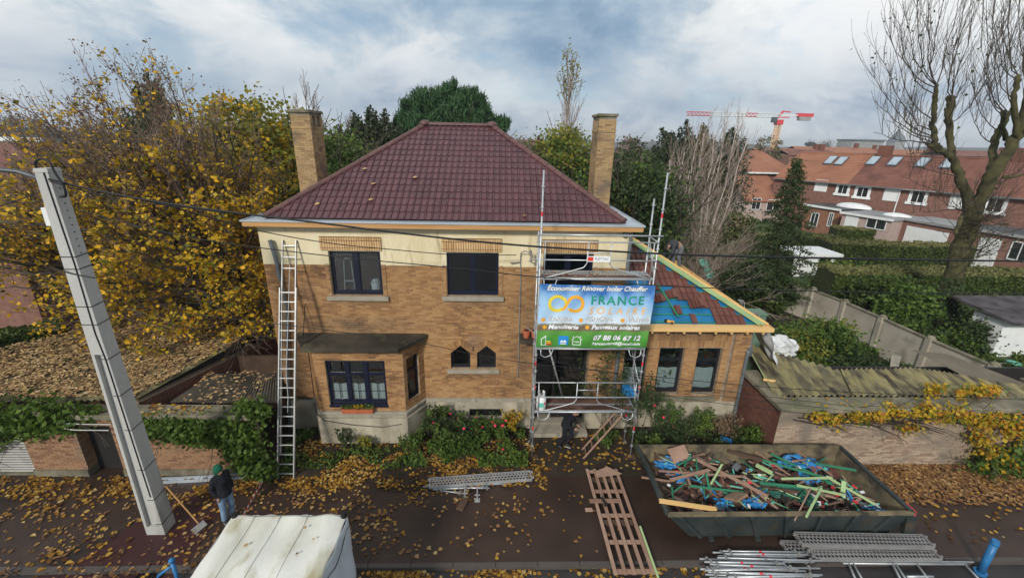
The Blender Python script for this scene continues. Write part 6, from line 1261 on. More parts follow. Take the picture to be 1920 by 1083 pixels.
skyc = ramp(t_, mathn(t_, 'ADD', v, mathn(t_, 'MULTIPLY', mathn(t_, 'SUBTRACT', nz.outputs[0], .5), .7)), [(.40, (.62, .72, .80)), (.66, (.36, .56, .76)), (.80, (.22, .42, .68)), (.95, (.04, .16, .44))])
land = ramp(t_, mathn(t_, 'ADD', v, mathn(t_, 'MULTIPLY', mathn(t_, 'SUBTRACT', nz2.outputs[0], .5), .05)), [(.0, (.05, .20, .035)), (.16, (.08, .30, .04)), (.27, (.11, .30, .06)), (.30, (.20, .13, .09)), (.36, (.16, .15, .09)), (.40, (.35, .32, .25))])
mk = ramp(t_, mathn(t_, 'ADD', v, mathn(t_, 'MULTIPLY', mathn(t_, 'SUBTRACT', nz2.outputs[0], .5), .03)), [(.395, (0, 0, 0)), (.405, (1, 1, 1))])
x_ = t_.nodes.new('ShaderNodeMix'); x_.data_type = 'RGBA'; t_.links.new(mk, x_.inputs[0]); t_.links.new(land, x_.inputs[6]); t_.links.new(skyc, x_.inputs[7]); t_.links.new(x_.outputs[2], b.inputs['Base Color'])
bn = MB().grid(lambda s, t: (BX0+s*(BX1-BX0)-.03*(1-t), bw_(s*3.18, t*1.9), BZ0+t*(BZ1-BZ0)-.03*math.sin(s*math.pi)*(t > .99)+.015*math.sin(s*9)*(t < .01)), 90, 50).build('banner', 'banner_print', smooth=True)
tag(bn, 'printed advertising banner of sky and green field hung on the scaffold', 'banner')
for n_, c in (('print_white', (.78, .80, .80)), ('print_green', (.015, .27, .17)), ('print_orange', (.80, .38, .03)), ('print_paleorange', (.82, .45, .14)), ('print_blue', (.02, .25, .62)), ('print_red', (.6, .05, .03)), ('print_yellow', (.75, .6, .05)), ('print_outline', (.12, .14, .16))): mat(n_, [c, c], rough=.5, fine=0)
def on_banner(me, u, v, m_, lift=.008, name='lettering'):
    me.materials.clear(); me.materials.append(M[m_])
    for w in me.vertices:
        x, y = w.co.x+u, w.co.y+v; w.co = (BX0+x, bw_(x, y)-lift, BZ0+y)
    return place(name, me, None, bn)
def txt(k, u, v, m_, out=True):
    me = TEXTS[k]; bm = bmesh.new(); bm.from_mesh(me); bmesh.ops.triangulate(bm, faces=bm.faces); bmesh.ops.subdivide_edges(bm, edges=[e for e in bm.edges if e.calc_length() > .08], cuts=2); bm.to_mesh(me); bm.free()
    if out:
        for du_, dv_ in ((.010, -.010), (-.009, .007)): on_banner(me.copy(), u+du_, v+dv_, 'print_outline', .005)
    on_banner(me, u, v, m_)
txt('t1', 1.58, 1.73, 'print_white'); txt('t2', 2.17, 1.34, 'print_green', False); txt('t3', 2.18, 1.06, 'print_paleorange', False)
for k_, u, v_ in (('t4', .63, .84), ('t5', 1.70, .84), ('t6', 2.80, .84), ('t7', .70, .60), ('t8', 2.18, .60)): txt(k_, u, v_, 'print_white')
txt('t9', 2.25, .25, 'print_white'); txt('t10', 2.25, .095, 'print_white', False); txt('t11', 1.12, .16, 'print_white', False)
def flat(polys, m_, lift=.008, name='print'):
    mb = MB()
    for P in polys: mb.quad(*[(BX0+x, bw_(x, y)-lift, BZ0+y) for x, y in P])
    return mb.build(name, m_, bn, fixn=False)
def ring(cx_, cy_, r0, r1, a0=0, a1=360, n=28, sx_=1.0):
    P = []
    for i in range(n):
        a, b_ = rad(a0+(a1-a0)*i/n), rad(a0+(a1-a0)*(i+1)/n)
        P.append([(cx_+r0*math.cos(a)*sx_, cy_+r0*math.sin(a)), (cx_+r1*math.cos(a)*sx_, cy_+r1*math.sin(a)), (cx_+r1*math.cos(b_)*sx_, cy_+r1*math.sin(b_)), (cx_+r0*math.cos(b_)*sx_, cy_+r0*math.sin(b_))])
    return P
flat(ring(.50, 1.35, .165, .255, 40, 320), 'print_yellow', name='logo_ring'); flat(ring(1.0, 1.35, .165, .255, -140, 140), 'print_orange', name='logo_ring')
flat([[(.62, 1.15), (.72, 1.17), (.92, 1.54), (.82, 1.53)]], 'print_orange', .010, 'logo_band'); flat([[(.62, 1.54), (.72, 1.53), (.92, 1.17), (.82, 1.16)]], 'print_yellow', .009, 'logo_band')
for (u, v_) in ((.13, .885), (1.18, .885), (2.35, .885), (.18, .655), (1.38, .655)): flat([[(u+.06*math.cos(rad(a)), v_+.06*math.sin(rad(a))) for a in range(0, 360, 24)]], 'print_orange', name='bullet')
flat([[(.10, .08), (.12, .08), (.12, .28), (.10, .28)], [(.08, .27), (.24, .40), (.24, .37), (.10, .255)], [(.22, .08), (.235, .08), (.235, .38), (.22, .38)], [(.10, .08), (.30, .08), (.30, .095), (.10, .095)]], 'print_white', name='icon')
for i, c in enumerate(('print_green', 'print_yellow', 'print_orange', 'print_red')): flat([[(.25, .29-i*.055), (.34+i*.02, .29-i*.055), (.36+i*.02, .27-i*.055), (.34+i*.02, .25-i*.055), (.25, .25-i*.055)]], c, name='icon')
flat([[(.60, .08), (.88, .08), (.88, .37), (.60, .37)]], 'print_blue', .006, 'icon'); flat([[(.64, .17), (.84, .17), (.74, .32)], [(.66, .11), (.82, .11), (.82, .14), (.66, .14)]], 'print_white', .010, 'icon')
flat([[(1.0, .08), (1.02, .08), (1.02, .27), (1.0, .27)], [(1.22, .08), (1.24, .08), (1.24, .27), (1.22, .27)], [(1.0, .08), (1.24, .08), (1.24, .10), (1.0, .10)], [(.96, .26), (1.12, .38), (1.12, .355), (.98, .25)], [(1.28, .26), (1.12, .38), (1.12, .355), (1.26, .25)], [(1.0, .33), (1.03, .33), (1.03, .37), (1.0, .37)], [(1.2, .33), (1.23, .33), (1.23, .37), (1.2, .37)]], 'print_white', name='icon')
sg = thing('sign', 'small white sign with red logo tied to the top scaffold rail', 'sign', (2.9, SF-.08, 6.7)); sx0 = gy(1101, 480, SF-.08); sx1 = gy(1144, 491, SF-.08)
MB().bb(sx0.x, sx1.x, SF-.085, SF-.075, sx1.z, sx0.z).build('board', 'print_white', sg); MB().bb(sx0.x+.02, sx0.x+.17, SF-.089, SF-.086, sx1.z+.02, sx0.z-.02).build('logo', 'print_red', sg)
me = TEXTS['t12']; k_ = .55
for w in me.vertices: w.co = (sx0.x+.40+w.co.x*k_, SF-.088, sx1.z+.05+w.co.y*k_)
me.materials.append(M['print_outline']); place('lettering', me, None, sg)
# gas bottle on the lowest deck
gp = gy(1014, 766, SF+.15); gx_, gy__, z = gp.x, SF+.15, LV[0]+.006
gb = thing('gas_bottle', 'white gas bottle standing on the left end of the lowest scaffold deck', 'gas bottle', (gx_, gy__, z))
MB().tube([(gx_, gy__, z+.03), (gx_, gy__, z+.06), (gx_, gy__, z+.36), (gx_, gy__, z+.42), (gx_, gy__, z+.46)], [.13, .15, .15, .12, .05], 16).build('body', 'white_paint', gb, smooth=True)
MB().tube([(gx_, gy__, z), (gx_, gy__, z+.05)], .135, 16).build('foot_ring', 'white_paint', gb)
c_ = MB()
for i in range(8):
    if i in (2, 6): continue
    a = i*math.pi/4; c_.box((gx_+.1*math.cos(a), gy__+.1*math.sin(a), z+.51), (.012, .085, .14), rz=a)
c_.build('collar', 'white_paint', gb); MB().tube([(gx_, gy__, z+.46), (gx_, gy__, z+.54)], .025, 8).build('valve', 'galv_dull', gb)
MB().box((gx_-.0, gy__-.152, z+.2), (.13, .006, .16)).build('label', 'turquoise', gb); MB().box((gx_+.10, gy__-.12, z+.25), (.05, .006, .08), rz=.7).build('label', 'red_paint', gb)
wa = gz(1092, 851); wbp = gy(1160, 778, SF+.2); wd = ladder('wooden_ladder', 'short light wooden ladder leaning to the lowest scaffold deck', wa, (wbp.x, SF+.05, LV[0]-.04), .42, 6, 'timber_pink', .05, .03)
# canopy slab over the entrance with pots
MB().bb(.70, 3.2, 12.15, HY-.0, 3.50, 3.62).build('entrance_canopy', 'canopy_concrete', house, bevel=.01)
for i, x in enumerate((.90, 1.16)):
    p = thing('flower_pot', ['left terracotta pot on the slab beside the scaffold', 'right terracotta pot on the slab beside the scaffold'][i], 'flower pot', (x, 12.4, 3.62), 'pots on the entrance slab'); MB().tube([(x, 12.4, 3.625), (x, 12.4, 3.82)], .09, 12, r1=.12).tube([(x, 12.4, 3.82), (x, 12.4, 3.86)], .13, 12).build('pot', 'terracotta', p); MB().ell((x, 12.4, 3.85), (.1, .1, .03), 8, 3).build('earth', 'soil', p)
fb = thing('window_box', 'terracotta window box with yellow and red flowers on the bay sill', 'planter', (-4.55, 11.8, 1.22)); 
MB()._add; fx0, fx1 = gy(641, 770, 11.82).x, gy(701, 770, 11.82).x
b_ = MB(); vs = [(fx0+.03, 11.76, 1.22), (fx1-.03, 11.76, 1.22), (fx1-.03, 11.90, 1.22), (fx0+.03, 11.90, 1.22), (fx0, 11.73, 1.37), (fx1, 11.73, 1.37), (fx1, 11.93, 1.37), (fx0, 11.93, 1.37)]
b_._add(vs, [(3, 2, 1, 0), (4, 5, 6, 7), (0, 1, 5, 4), (1, 2, 6, 5), (2, 3, 7, 6), (3, 0, 4, 7)]); b_.build('box', 'terracotta', fb, bevel=.008)
leaves('plants', np.stack([RNG.uniform(fx0, fx1, 500), RNG.uniform(11.74, 11.92, 500), 1.40+np.abs(RNG.normal(size=500))*.04], 1), .05, 'leaf_green', fb); leaves('flowers', np.stack([RNG.uniform((fx0+fx1)/2-.12, (fx0+fx1)/2+.2, 90), RNG.uniform(11.74, 11.9, 90), RNG.uniform(1.42, 1.5, 90)], 1), .05, 'leaf_yellow', fb)
leaves('flowers', np.stack([RNG.uniform(fx0, fx1, 60), RNG.uniform(11.74, 11.9, 60), RNG.uniform(1.40, 1.46, 60)], 1), .035, 'rose', fb)
# things behind the first upper window
bu = thing('bucket', 'white plastic bucket behind the glass of the first upper window', 'bucket', (-3.85, 13.02, 4.95)); MB().tube([(-3.86, 13.03, 4.9), (-3.86, 13.03, 5.2)], .13, 14, r1=.15).build('tub', 'white_paint', bu, smooth=False); MB().ell((-3.86, 13.03, 5.24), (.13, .12, .08), 9, 4).build('rag', 'plastic_sheet', bu)
sl_ = thing('step_ladder', 'small step ladder behind the left pane of the first upper window', 'step ladder', (-4.7, 13.2, 3.9)); s_ = MB()
for x in (-4.88, -4.52): s_.beam((x, 13.05, 4.6), ((-4.70+(x+4.7)*.6), 13.1, 5.85), .025, .03)
s_.tube([(-4.81, 13.1, 5.85), (-4.76, 13.1, 5.93), (-4.64, 13.1, 5.93), (-4.59, 13.1, 5.85)], .014, 6).build('frame', 'galv', sl_); MB().bb(-4.84, -4.56, 13.03, 13.15, 5.2, 5.23).build('step', 'galv', sl_)

# ------------------------------------------------------------ people
def remesh(o, v=.014, it=3):
    r = o.modifiers.new('remesh', 'REMESH'); r.mode = 'VOXEL'; r.voxel_size = v; r.use_smooth_shade = True
    s = o.modifiers.new('smooth', 'SMOOTH'); s.iterations = it; s.factor = .5; return o
def person(label, J, loc, rz, top, trousers, hat, sleeves=True, hatm=None, tilt=None, bare=False, voxel=.013):
    """J: joint positions in body space (facing -y); one continuous body, clothes as children"""
    t = thing('person', label, 'person', (0, 0, 0)); V = {k: Vector(v) for k, v in J.items()}
    b = MB()
    def limb(names, rs, mb=b, n=10): mb.tube([V[k] for k in names], rs, n); [mb.ell(V[k], (r,)*3, 8, 6) for k, r in zip(names, rs)]
    def torso(mb, g):
        mb.tube([V['pelvis'], V['waist'], V['chest'], V['neckb']], [.135+g, .125+g, .155+g, .075+g], 12); mb.ell(V['pelvis'], (.165+g, .125+g, .12+g), 12, 8); mb.ell(V['chest'], (.185+g, .125+g, .16+g), 12, 8)
        mb.tube([V['shL'], V['chest'], V['shR']], [.065+g, .12+g, .065+g], 10)
    torso(b, 0); limb(('neckb', 'head'), (.058, .05)); hd = V['head']; f = (V['face']-hd).normalized(); up = (hd-V['neckb']).normalized(); sd_ = up.cross(f).normalized(); f = sd_.cross(up)
    R = Matrix((sd_, -f, up)).transposed(); hc = hd+up*.055
    b.ell(hc, (.075, .092, .115), 14, 10, R=R); b.ell(hc+f*.035-up*.075, (.045, .05, .045), 10, 7, R=R); b.ell(hc+f*.098-up*.02, (.014, .02, .026), 8, 6, R=R)
    for s_ in (-1, 1): b.ell(hc+sd_*.077*s_-up*.01, (.012, .022, .032), 8, 6, R=R); b.ell(hc+f*.083+sd_*.03*s_+up*.012, (.012, .01, .008), 6, 4, R=R)
    b.ell(hc+f*.088-up*.062, (.022, .008, .007), 8, 4, R=R)
    for s_ in 'LR':
        limb((f'sh{s_}', f'el{s_}', f'wr{s_}'), (.05, .040, .028)); limb((f'hip{s_}', f'kn{s_}', f'an{s_}'), (.085, .056, .042)); limb((f'an{s_}', f'toe{s_}'), (.045, .035))
        w = V[f'wr{s_}']; hd_ = V[f'ha{s_}']; d = (hd_-w).normalized(); side = d.cross(Vector((0, 1, 0.2))).normalized(); nrm = d.cross(side)
        b.tube([w, w+d*.05, w+d*.09], [.028, .036, .034], 8); sgn = 1 if s_ == 'L' else -1
        for i in range(4):
            o_ = side*(-.030+.020*i); L_ = (.062, .075, .08, .064)[i]; a = w+d*.08+o_; k1 = a+d*L_*.5-nrm*.006; b.tube([a, k1, k1+d*L_*.45-nrm*.022], [.0115, .0105, .009], 6)
        th = w+d*.03-side*.03*sgn; b.tube([th, th+d*.03-side*.028*sgn-nrm*.01, th+d*.065-side*.030*sgn-nrm*.02], [.014, .012, .010], 6)
    body = remesh(b.build('body', 'skin', t, smooth=True), .009)
    j = MB(); torso(j, .03 if not bare else .02)
    if bare: j = MB(); j.tube([V['waist'].lerp(V['chest'], .25), V['chest'], V['neckb']], [.16, .18, .085], 12); j.ell(V['chest'], (.205, .15, .18), 12, 8); j.tube([V['shL'], V['chest'], V['shR']], [.085, .14, .085], 10)
    else: j.tube([V['pelvis']+Vector((0, 0, -.12)), V['pelvis']], [.185, .18], 12)
    for s_ in 'LR':
        ks = (f'sh{s_}', f'el{s_}', f'wr{s_}'); j.tube([V[k] for k in ks], (.078, .064, .052), 10); [j.ell(V[k], (r,)*3, 8, 6) for k, r in zip(ks[:2], (.078, .064))]
    remesh(j.build('jacket', top, t, smooth=True), voxel, 4)
    q_ = MB(); q_.ell(V['pelvis'], (.178, .142, .13), 12, 8)
    for s_ in 'LR':
        ks = (f'hip{s_}', f'kn{s_}', f'an{s_}'); q_.tube([V[k] for k in ks[:2]]+[V[ks[2]]+Vector((0, 0, -.0))], (.105, .078, .070), 12); q_.ell(V[ks[0]], (.108,)*3, 8, 6); q_.ell(V[ks[1]], (.078,)*3, 8, 6)
    remesh(q_.build('trousers', trousers, t, smooth=True), voxel, 3)
    for s_ in 'LR':
        s1 = MB().tube([V[f'an{s_}']+Vector((0, 0, -.01)), V[f'toe{s_}'].lerp(V[f'an{s_}'], .5)+Vector((0, 0, -.005)), V[f'toe{s_}']], [.062, .058, .045], 10); s1.ell(V[f'toe{s_}'], (.045,)*3, 8, 6); s1.ell(V[f'an{s_}'], (.062,)*3, 8, 6); sh_ = remesh(s1.build('shoe', 'black_shoe', t, smooth=True), .011)
        a_ = V[f'an{s_}']; c_ = V[f'toe{s_}']; MB().beam((a_.x, a_.y, min(a_.z, c_.z)-.048), (c_.x, c_.y-.03, min(a_.z, c_.z)-.048), .09, .022).build('sole', 'white_paint', sh_)
    h_ = MB(); 
    if hat == 'beanie': h_.ell(hc+up*.035-f*.022, (.108, .118, .118), 14, 9, R=R); h_.ell(hc-f*.04-up*.05, (.10, .09, .135), 12, 8, R=R); remesh(h_.build('hood', hatm, t, smooth=True), .011)
    else: h_.ell(hc+up*.028-f*.022, (.083, .094, .100), 14, 9, R=R); h_.ell(hc-f*.045-up*.02, (.07, .06, .08), 10, 6, R=R); remesh(h_.build('hair', 'hair', t, smooth=True), .011)
    t.location = loc; t.rotation_euler = (0, 0, rz); return t
J0 = dict(pelvis=(0, 0, .98), waist=(0, .0, 1.12), chest=(0, .01, 1.32), neckb=(0, .01, 1.47), head=(0, -.01, 1.56), face=(0, -.3, 1.56), shL=(.175, .01, 1.40), elL=(.22, .05, 1.14), wrL=(.20, -.06, .92), haL=(.19, -.09, .8), shR=(-.175, .01, 1.40), elR=(-.22, .06, 1.14), wrR=(-.19, -.04, .92), haR=(-.18, -.07, .8),
    hipL=(.09, 0, .92), knL=(.10, -.03, .50), anL=(.10, .02, .08), toeL=(.12, -.15, .05), hipR=(-.09, 0, .92), knR=(-.10, -.01, .50), anR=(-.10, .05, .08), toeR=(-.13, -.12, .05))
fp = gz(432, 974)
person('person in green hood, black jacket and pale jeans standing behind the white truck box', J0, fp, rad(68), 'cloth_navy', 'denim', 'beanie', hatm='cloth_green')
J1 = dict(J0); J1.update(kn=0); J1 = {k: v for k, v in J1.items() if k != 'kn'}
J1.update(knL=(.10, -.16, .50), anL=(.10, .05, .12), toeL=(.11, -.12, .05), knR=(-.09, .02, .50), anR=(-.09, .22, .12), toeR=(-.10, .06, .05), waist=(0, -.03, 1.1), chest=(0, -.12, 1.26), neckb=(0, -.2, 1.38), head=(0, -.25, 1.44), face=(0, -.5, 1.38), shL=(.17, -.15, 1.33), shR=(-.17, -.15, 1.33), elL=(.22, -.14, 1.08), elR=(-.22, -.14, 1.08), wrL=(.14, -.3, .95), haL=(.1, -.4, .92), wrR=(-.14, -.3, .95), haR=(-.1, -.4, .92))
fp = gz(1058, 834); person('person in black trousers half hidden below the lowest scaffold deck', J1, (fp.x, 11.62, 0.006), rad(60), 'cloth_navy', 'cloth_navy', 'hair')
J2 = dict(pelvis=(0, .16, .86), waist=(0, .02, .98), chest=(0, -.22, 1.0), neckb=(0, -.38, .93), head=(0, -.46, .86), face=(0, -.55, .60), shL=(.18, -.28, .96), elL=(.22, -.36, .68), wrL=(.16, -.46, .44), haL=(.14, -.5, .32), shR=(-.18, -.28, .96), elR=(-.22, -.36, .68), wrR=(-.16, -.48, .44), haR=(-.14, -.5, .32),
    hipL=(.10, .16, .80), knL=(.13, .05, .46), anL=(.13, .16, .08), toeL=(.14, -.02, .05), hipR=(-.10, .16, .80), knR=(-.12, -.02, .46), anR=(-.12, .02, .08), toeR=(-.13, -.16, .05))
n_r = Vector((tA, 0, 1)).normalized(); wp = Vector((7.42, 17.4, ez+.05+1.0*tA))
pw_ = person('roofer in dark top and grey trousers bending over the rear slope of the extension', J2, wp+Vector((0, 0, .0)), rad(-75), 'cloth_charcoal', 'cloth_grey', 'hair', bare=True)
# ------------------------------------------------------------ truck box with white cover
TX0, TX1, TY0, TY1, TZ = -5.22, -2.98, 2.6, 6.78, 2.38
tr = thing('truck_box', 'truck load box under a stained white tarpaulin at the bottom edge', 'truck', (-4.1, 5, -.1))
def tz_(s, t): return TZ+.02*math.sin(t*19)*math.sin(s*3.1)-.03*math.sin(s*math.pi)+.012*math.sin(s*23+t*7)-.05*(abs(s-.5)*2)**6
cv = MB().grid(lambda s, t: (TX0+s*(TX1-TX0)+.012*math.sin(t*31), TY0+t*(TY1-TY0)+.015*math.sin(s*17), tz_(s, t)), 60, 90); cv.build('cover_top', 'tarp', tr, smooth=True, thick=.004)
sd2 = MB().grid(lambda s, t: (TX1+.012*math.sin(s*41)+.05*math.sin(t*2.6)*(1-t)+.015*math.sin(s*13+t*9), TY0+s*(TY1-TY0), .55+t*(tz_(1, s)-.55)), 110, 24); sd2.build('cover_side', 'tarp_side', tr, smooth=True, thick=.004)
MB().grid(lambda s, t: (TX0+s*(TX1-TX0), TY1+.012*math.sin(s*41)+.03*(1-t), .55+t*(tz_(s, 1)-.55)), 60, 10).build('cover_end', 'tarp_side', tr, smooth=True, thick=.004); MB().grid(lambda s, t: (TX0-.01*math.sin(s*31), TY0+s*(TY1-TY0), .55+t*(tz_(0, s)-.55)), 60, 10).build('cover_side', 'tarp_side', tr, smooth=True, thick=.004)
for s in (.2, .42, .66): MB().tube([(TX0+s*(TX1-TX0)+.0*k, TY0+(TY1-TY0)*k/20, tz_(s, k/20)+.006) for k in range(21)], .012, 6).build('seam', 'tarp', tr, smooth=True)
MB().tube([(TX1+.03, TY0+(TY1-TY0)*k/24, TZ-.18-.22*abs(math.sin(k*.55))) for k in range(25)], .008, 5).build('lashing', 'cable', tr)
for x, y in ((TX0+.05, TY1-.02), (TX1-.06, TY1-.02), (TX1-.05, 5.35)): MB().tube([(x, y, TZ-.2), (x, y, TZ+.05)], .055, 10).build('corner_post', 'black', tr)
MB().bb(TX0+.05, TX1-.05, TY0, TY1-.03, .45, .75).build('bed', 'grey_steel', tr)
wh_ = 0
for x in (TX0+.15, TX1-.15):
    for y in (3.6, 5.6): w_ = MB().tube([(x-.1, y, .32), (x+.1, y, .32)], .38, 20).build('tyre', 'black', tr); MB().tube([(x-.11, y, .32), (x+.11, y, .32)], .2, 14).build('rim', 'galv_dull', w_)
# ------------------------------------------------------------ skip with rubble
sk = thing('skip', 'long dark green steel skip full of roofing rubble standing on the pavement', 'skip', (7.2, 9.3, 0))
SK0, SK1, SKY0, SKY1, SKH = 4.15, 10.30, 8.02, 10.48, 1.0
bo = dict(x0=4.95, x1=10.05, y0=8.24, y1=10.25)
top4 = [(SK0, SKY0, SKH), (SK1, SKY0, SKH), (SK1, SKY1, SKH), (SK0, SKY1, SKH)]; bot4 = [(bo['x0'], bo['y0'], .06), (bo['x1'], bo['y0'], .06), (bo['x1'], bo['y1'], .06), (bo['x0'], bo['y1'], .06)]
for i in range(4):
    j = (i+1) % 4; P = [Vector(p) for p in (bot4[i], bot4[j], top4[j], top4[i])]
    n_ = (P[1]-P[0]).cross(P[3]-P[0]).normalized()
    MB().ext(P, n_*.012).build('side_plate', 'skip_steel', sk); MB().ext([p-n_*.004 for p in P], -n_*.01).build('side_lining', 'skip_inner', sk)
MB().bb(bo['x0'], bo['x1'], bo['y0'], bo['y1'], .05, .09).build('floor', 'skip_inner', sk)
for a, b_ in ((0, 1), (1, 2), (2, 3), (3, 0)): MB().beam(top4[a], top4[b_], .10, .07).build('rim', 'skip_inner' if a in (0, 2) else 'skip_steel', sk, bevel=.008)
for k in range(7):
    s = (k+.35)/7; p = Vector(top4[0]).lerp(Vector(top4[1]), s); q_ = Vector(bot4[0]).lerp(Vector(bot4[1]), s); MB().beam(p+Vector((0, -.03, -.04)), q_+Vector((0, -.04, 0)), .09, .07, up=(0, 1, 0)).build('rib', 'skip_steel', sk, bevel=.006)
    p = Vector(top4[3]).lerp(Vector(top4[2]), s); q_ = Vector(bot4[3]).lerp(Vector(bot4[2]), s); MB().beam(p+Vector((0, .03, -.04)), q_+Vector((0, .04, 0)), .09, .07, up=(0, 1, 0)).build('rib', 'skip_steel', sk)
for y in (8.7, 9.9): MB().bb(4.95, 10.0, y-.08, y+.08, 0, .05).build('skid', 'skip_steel', sk)
for x in (5.4, 6.6, 7.7): MB().bb(x, x+.12, 8.12, 8.22, .0, .08).build('foot', 'skip_steel', sk)
MB().beam((SK0, 8.6, .97), (SK0+.25, 9.0, .5), .1, .05).build('flap', 'skip_steel', sk); MB().beam((SK1+.02, 8.1, .9), (SK1+.12, 8.1, .3), .25, .14).build('corner_gusset', 'skip_steel', sk); MB().bb(SK1+.06, SK1+.08, SKY0+.0, SKY0+.3, .88, 1.03).build('reflector', 'red_paint', sk)
def hsk(x, y): return .62+.13*math.sin(x*1.9+.6)*math.cos(y*2.2)+.1*math.exp(-((x-5.4)**2+(y-9.6)**2))+.12*math.exp(-((x-8)**2+(y-9.7)**2)/.8)-.12*max(0, (x-8.8))
mat('rubble_dark', [(.02, .014, .011), (.05, .032, .025), (.10, .065, .05), (.04, .03, .028)], scale=9, rough=.9, bump=1, bscale=30)
hm = MB().grid(lambda s, t: ((x := 4.5+s*5.55), (y := 8.2+t*2.1), hsk(x, y)-.05+random.gauss(0, .03)), 90, 40); o_ = hm.build('rubble_heap', 'rubble_dark'); o_['kind'] = 'stuff'; tag(o_, 'heap of dark roofing rubble filling the skip', 'rubble')
rng = random.Random(5)
def deb(name, label, cat, n, size, mats_, xr=(4.6, 9.9), yr=(8.35, 10.2), z=.06, tilt=.35, grp=None, shape='box'):
    for i in range(n):
        x, y = rng.uniform(*xr), rng.uniform(*yr); s = [v*rng.uniform(.7, 1.3) for v in size]; m_ = mats_[i % len(mats_)]
        R = Matrix.Rotation(rng.uniform(0, 3.14), 3, 'Z') @ Matrix.Rotation(rng.gauss(0, tilt), 3, 'X') @ Matrix.Rotation(rng.gauss(0, tilt*.5), 3, 'Y')
        o = MB().box((0, 0, 0), s, R=R).build(name, m_); o.location = (x, y, hsk(x, y)+z+rng.random()*.08); tag(o, label, cat, grp)
deb('broken_tile', 'broken red roof tile in the skip', 'tile', 120, (.20, .13, .025), ['old_tile', 'ply_red', 'timber_dark', 'old_tile'], grp='broken tiles in the skip')
deb('lath', 'reddish wooden lath in the skip rubble', 'lath', 26, (1.0, .05, .03), ['timber_pink', 'timber_pink', 'timber_dark'], tilt=.2, grp='wooden laths in the skip', z=.1)
deb('lath', 'thin dark splintered lath in the skip rubble', 'lath', 110, (.5, .025, .02), ['timber_dark', 'timber_pink', 'timber_dark'], tilt=.3, grp='splintered laths in the skip', z=.08)
deb('board', 'offcut of board in the skip rubble', 'board', 16, (.3, .18, .02), ['ply_red', 'timber_pink', 'timber_dark'], grp='board offcuts in the skip', z=.1)
deb('strip', 'teal green or blue strip of material in the skip rubble', 'strip', 70, (.42, .035, .02), ['timber_dkgreen', 'timber_green', 'turquoise', 'blue_plastic', 'timber_dkgreen'], tilt=.3, grp='coloured strips in the skip', z=.13)
deb('black_scrap', 'black torn piece of roofing felt in the skip', 'scrap', 40, (.26, .18, .02), ['black', 'door_dark', 'zinc_dark'], grp='black scraps in the skip', z=.09, tilt=.5)
deb('scrap', 'small pale scrap of packaging in the skip', 'scrap', 60, (.10, .07, .02), ['white_paint', 'red_paint', 'plastic_sheet', 'cardboard', 'turquoise'], grp='packaging scraps in the skip', z=.13)
def sheet(label, x, y, w, d, m_, h=.2, seed=1, name='sheet'):
    r_ = random.Random(seed); ph = [r_.uniform(0, 6) for _ in range(8)]
    g = MB().grid(lambda s, t: (x+(s-.5)*w*(1+.2*math.sin(t*5+ph[0]))+.05*math.sin(t*17+ph[4]), y+(t-.5)*d*(1+.3*math.sin(s*6+ph[1])), hsk(x+(s-.5)*w, y+(t-.5)*d)+.05+h*(.5+.3*math.sin(s*9+ph[2])*math.sin(t*8+ph[3])+.2*math.sin(s*21+t*13+ph[5]))), 26, 20)
    return tag(g.build(name, m_, thick=.004), label, 'plastic sheet')
def skp(px, py, z=.85): return gz(px, py, z)
for i, (px, py, w, d, m_, lab) in enumerate(((1252, 868, .6, .45, 'blue_plastic', 'crumpled blue membrane at the left end of the skip'), (1500, 868, 1.35, .45, 'blue_plastic', 'large blue membrane heap at the back of the skip'), (1515, 895, .55, .3, 'blue_plastic', 'blue membrane strip in the middle right of the skip'), (1412, 940, .5, .3, 'blue_plastic', 'blue membrane lump by the near rim of the skip'), (1360, 935, .35, .3, 'blue_plastic', 'blue membrane scrap left of the cardboard in the skip'), (1470, 920, 1.5, .45, 'tarp_green', 'dark green tarpaulin across the middle of the skip'), (1520, 935, .5, .4, 'tarp_green', 'dark green tarpaulin end near the front rim of the skip'), (1275, 895, .3, .25, 'blue_plastic', 'small blue scrap below the left membrane in the skip'), (1395, 905, 2.2, .5, 'ply_red', 'torn dark brown roofing felt in the skip'))):
    p = skp(px, py); sheet(lab, p.x, p.y, w, d, m_, .16 if 'felt' not in lab else .02, i)
def stick(label, a, b, za, zb, w, h, m_, name='batten', cat='batten'):
    pa, pb_ = gz(*a, za), gz(*b, zb); return tag(MB().beam(pa, pb_, w, h).build(name, m_), label, cat)
stick('pale yellow beam lying over the left front corner of the skip', (1236, 938), (1343, 954), 1.07, 1.0, .09, .07, 'timber_yellow')
stick('long green batten across the back right of the skip', (1445, 850), (1560, 905), 1.0, .9, .05, .04, 'timber_dkgreen'); stick('green batten crossing it at the back of the skip', (1430, 862), (1548, 895), 1.02, .95, .05, .04, 'timber_dkgreen')
stick('green batten lying along the right rear of the skip', (1528, 868), (1605, 881), 1.05, 1.05, .05, .04, 'timber_dkgreen'); stick('pale green batten lying level in the right half of the skip', (1465, 897), (1560, 895), 1.0, 1.0, .05, .04, 'timber_green')
stick('long pale green batten slanting to the right rim of the skip', (1550, 893), (1641, 945), 1.05, .95, .05, .04, 'timber_green'); stick('pale green batten leaning out over the near rim', (1540, 915), (1512, 968), 1.05, 1.02, .05, .05, 'timber_green')
stick('green batten in the centre front of the skip', (1425, 905), (1530, 915), 1.0, 1.0, .06, .04, 'timber_dkgreen'); stick('pale green batten right of the centre front in the skip', (1494, 909), (1585, 928), 1.04, 1.02, .05, .04, 'timber_green')
stick('thick pale green batten stub in the middle of the skip', (1418, 871), (1448, 887), .98, .98, .09, .07, 'timber_green'); stick('upright green batten left of the middle of the skip', (1333, 907), (1354, 870), .95, 1.05, .05, .04, 'timber_green')
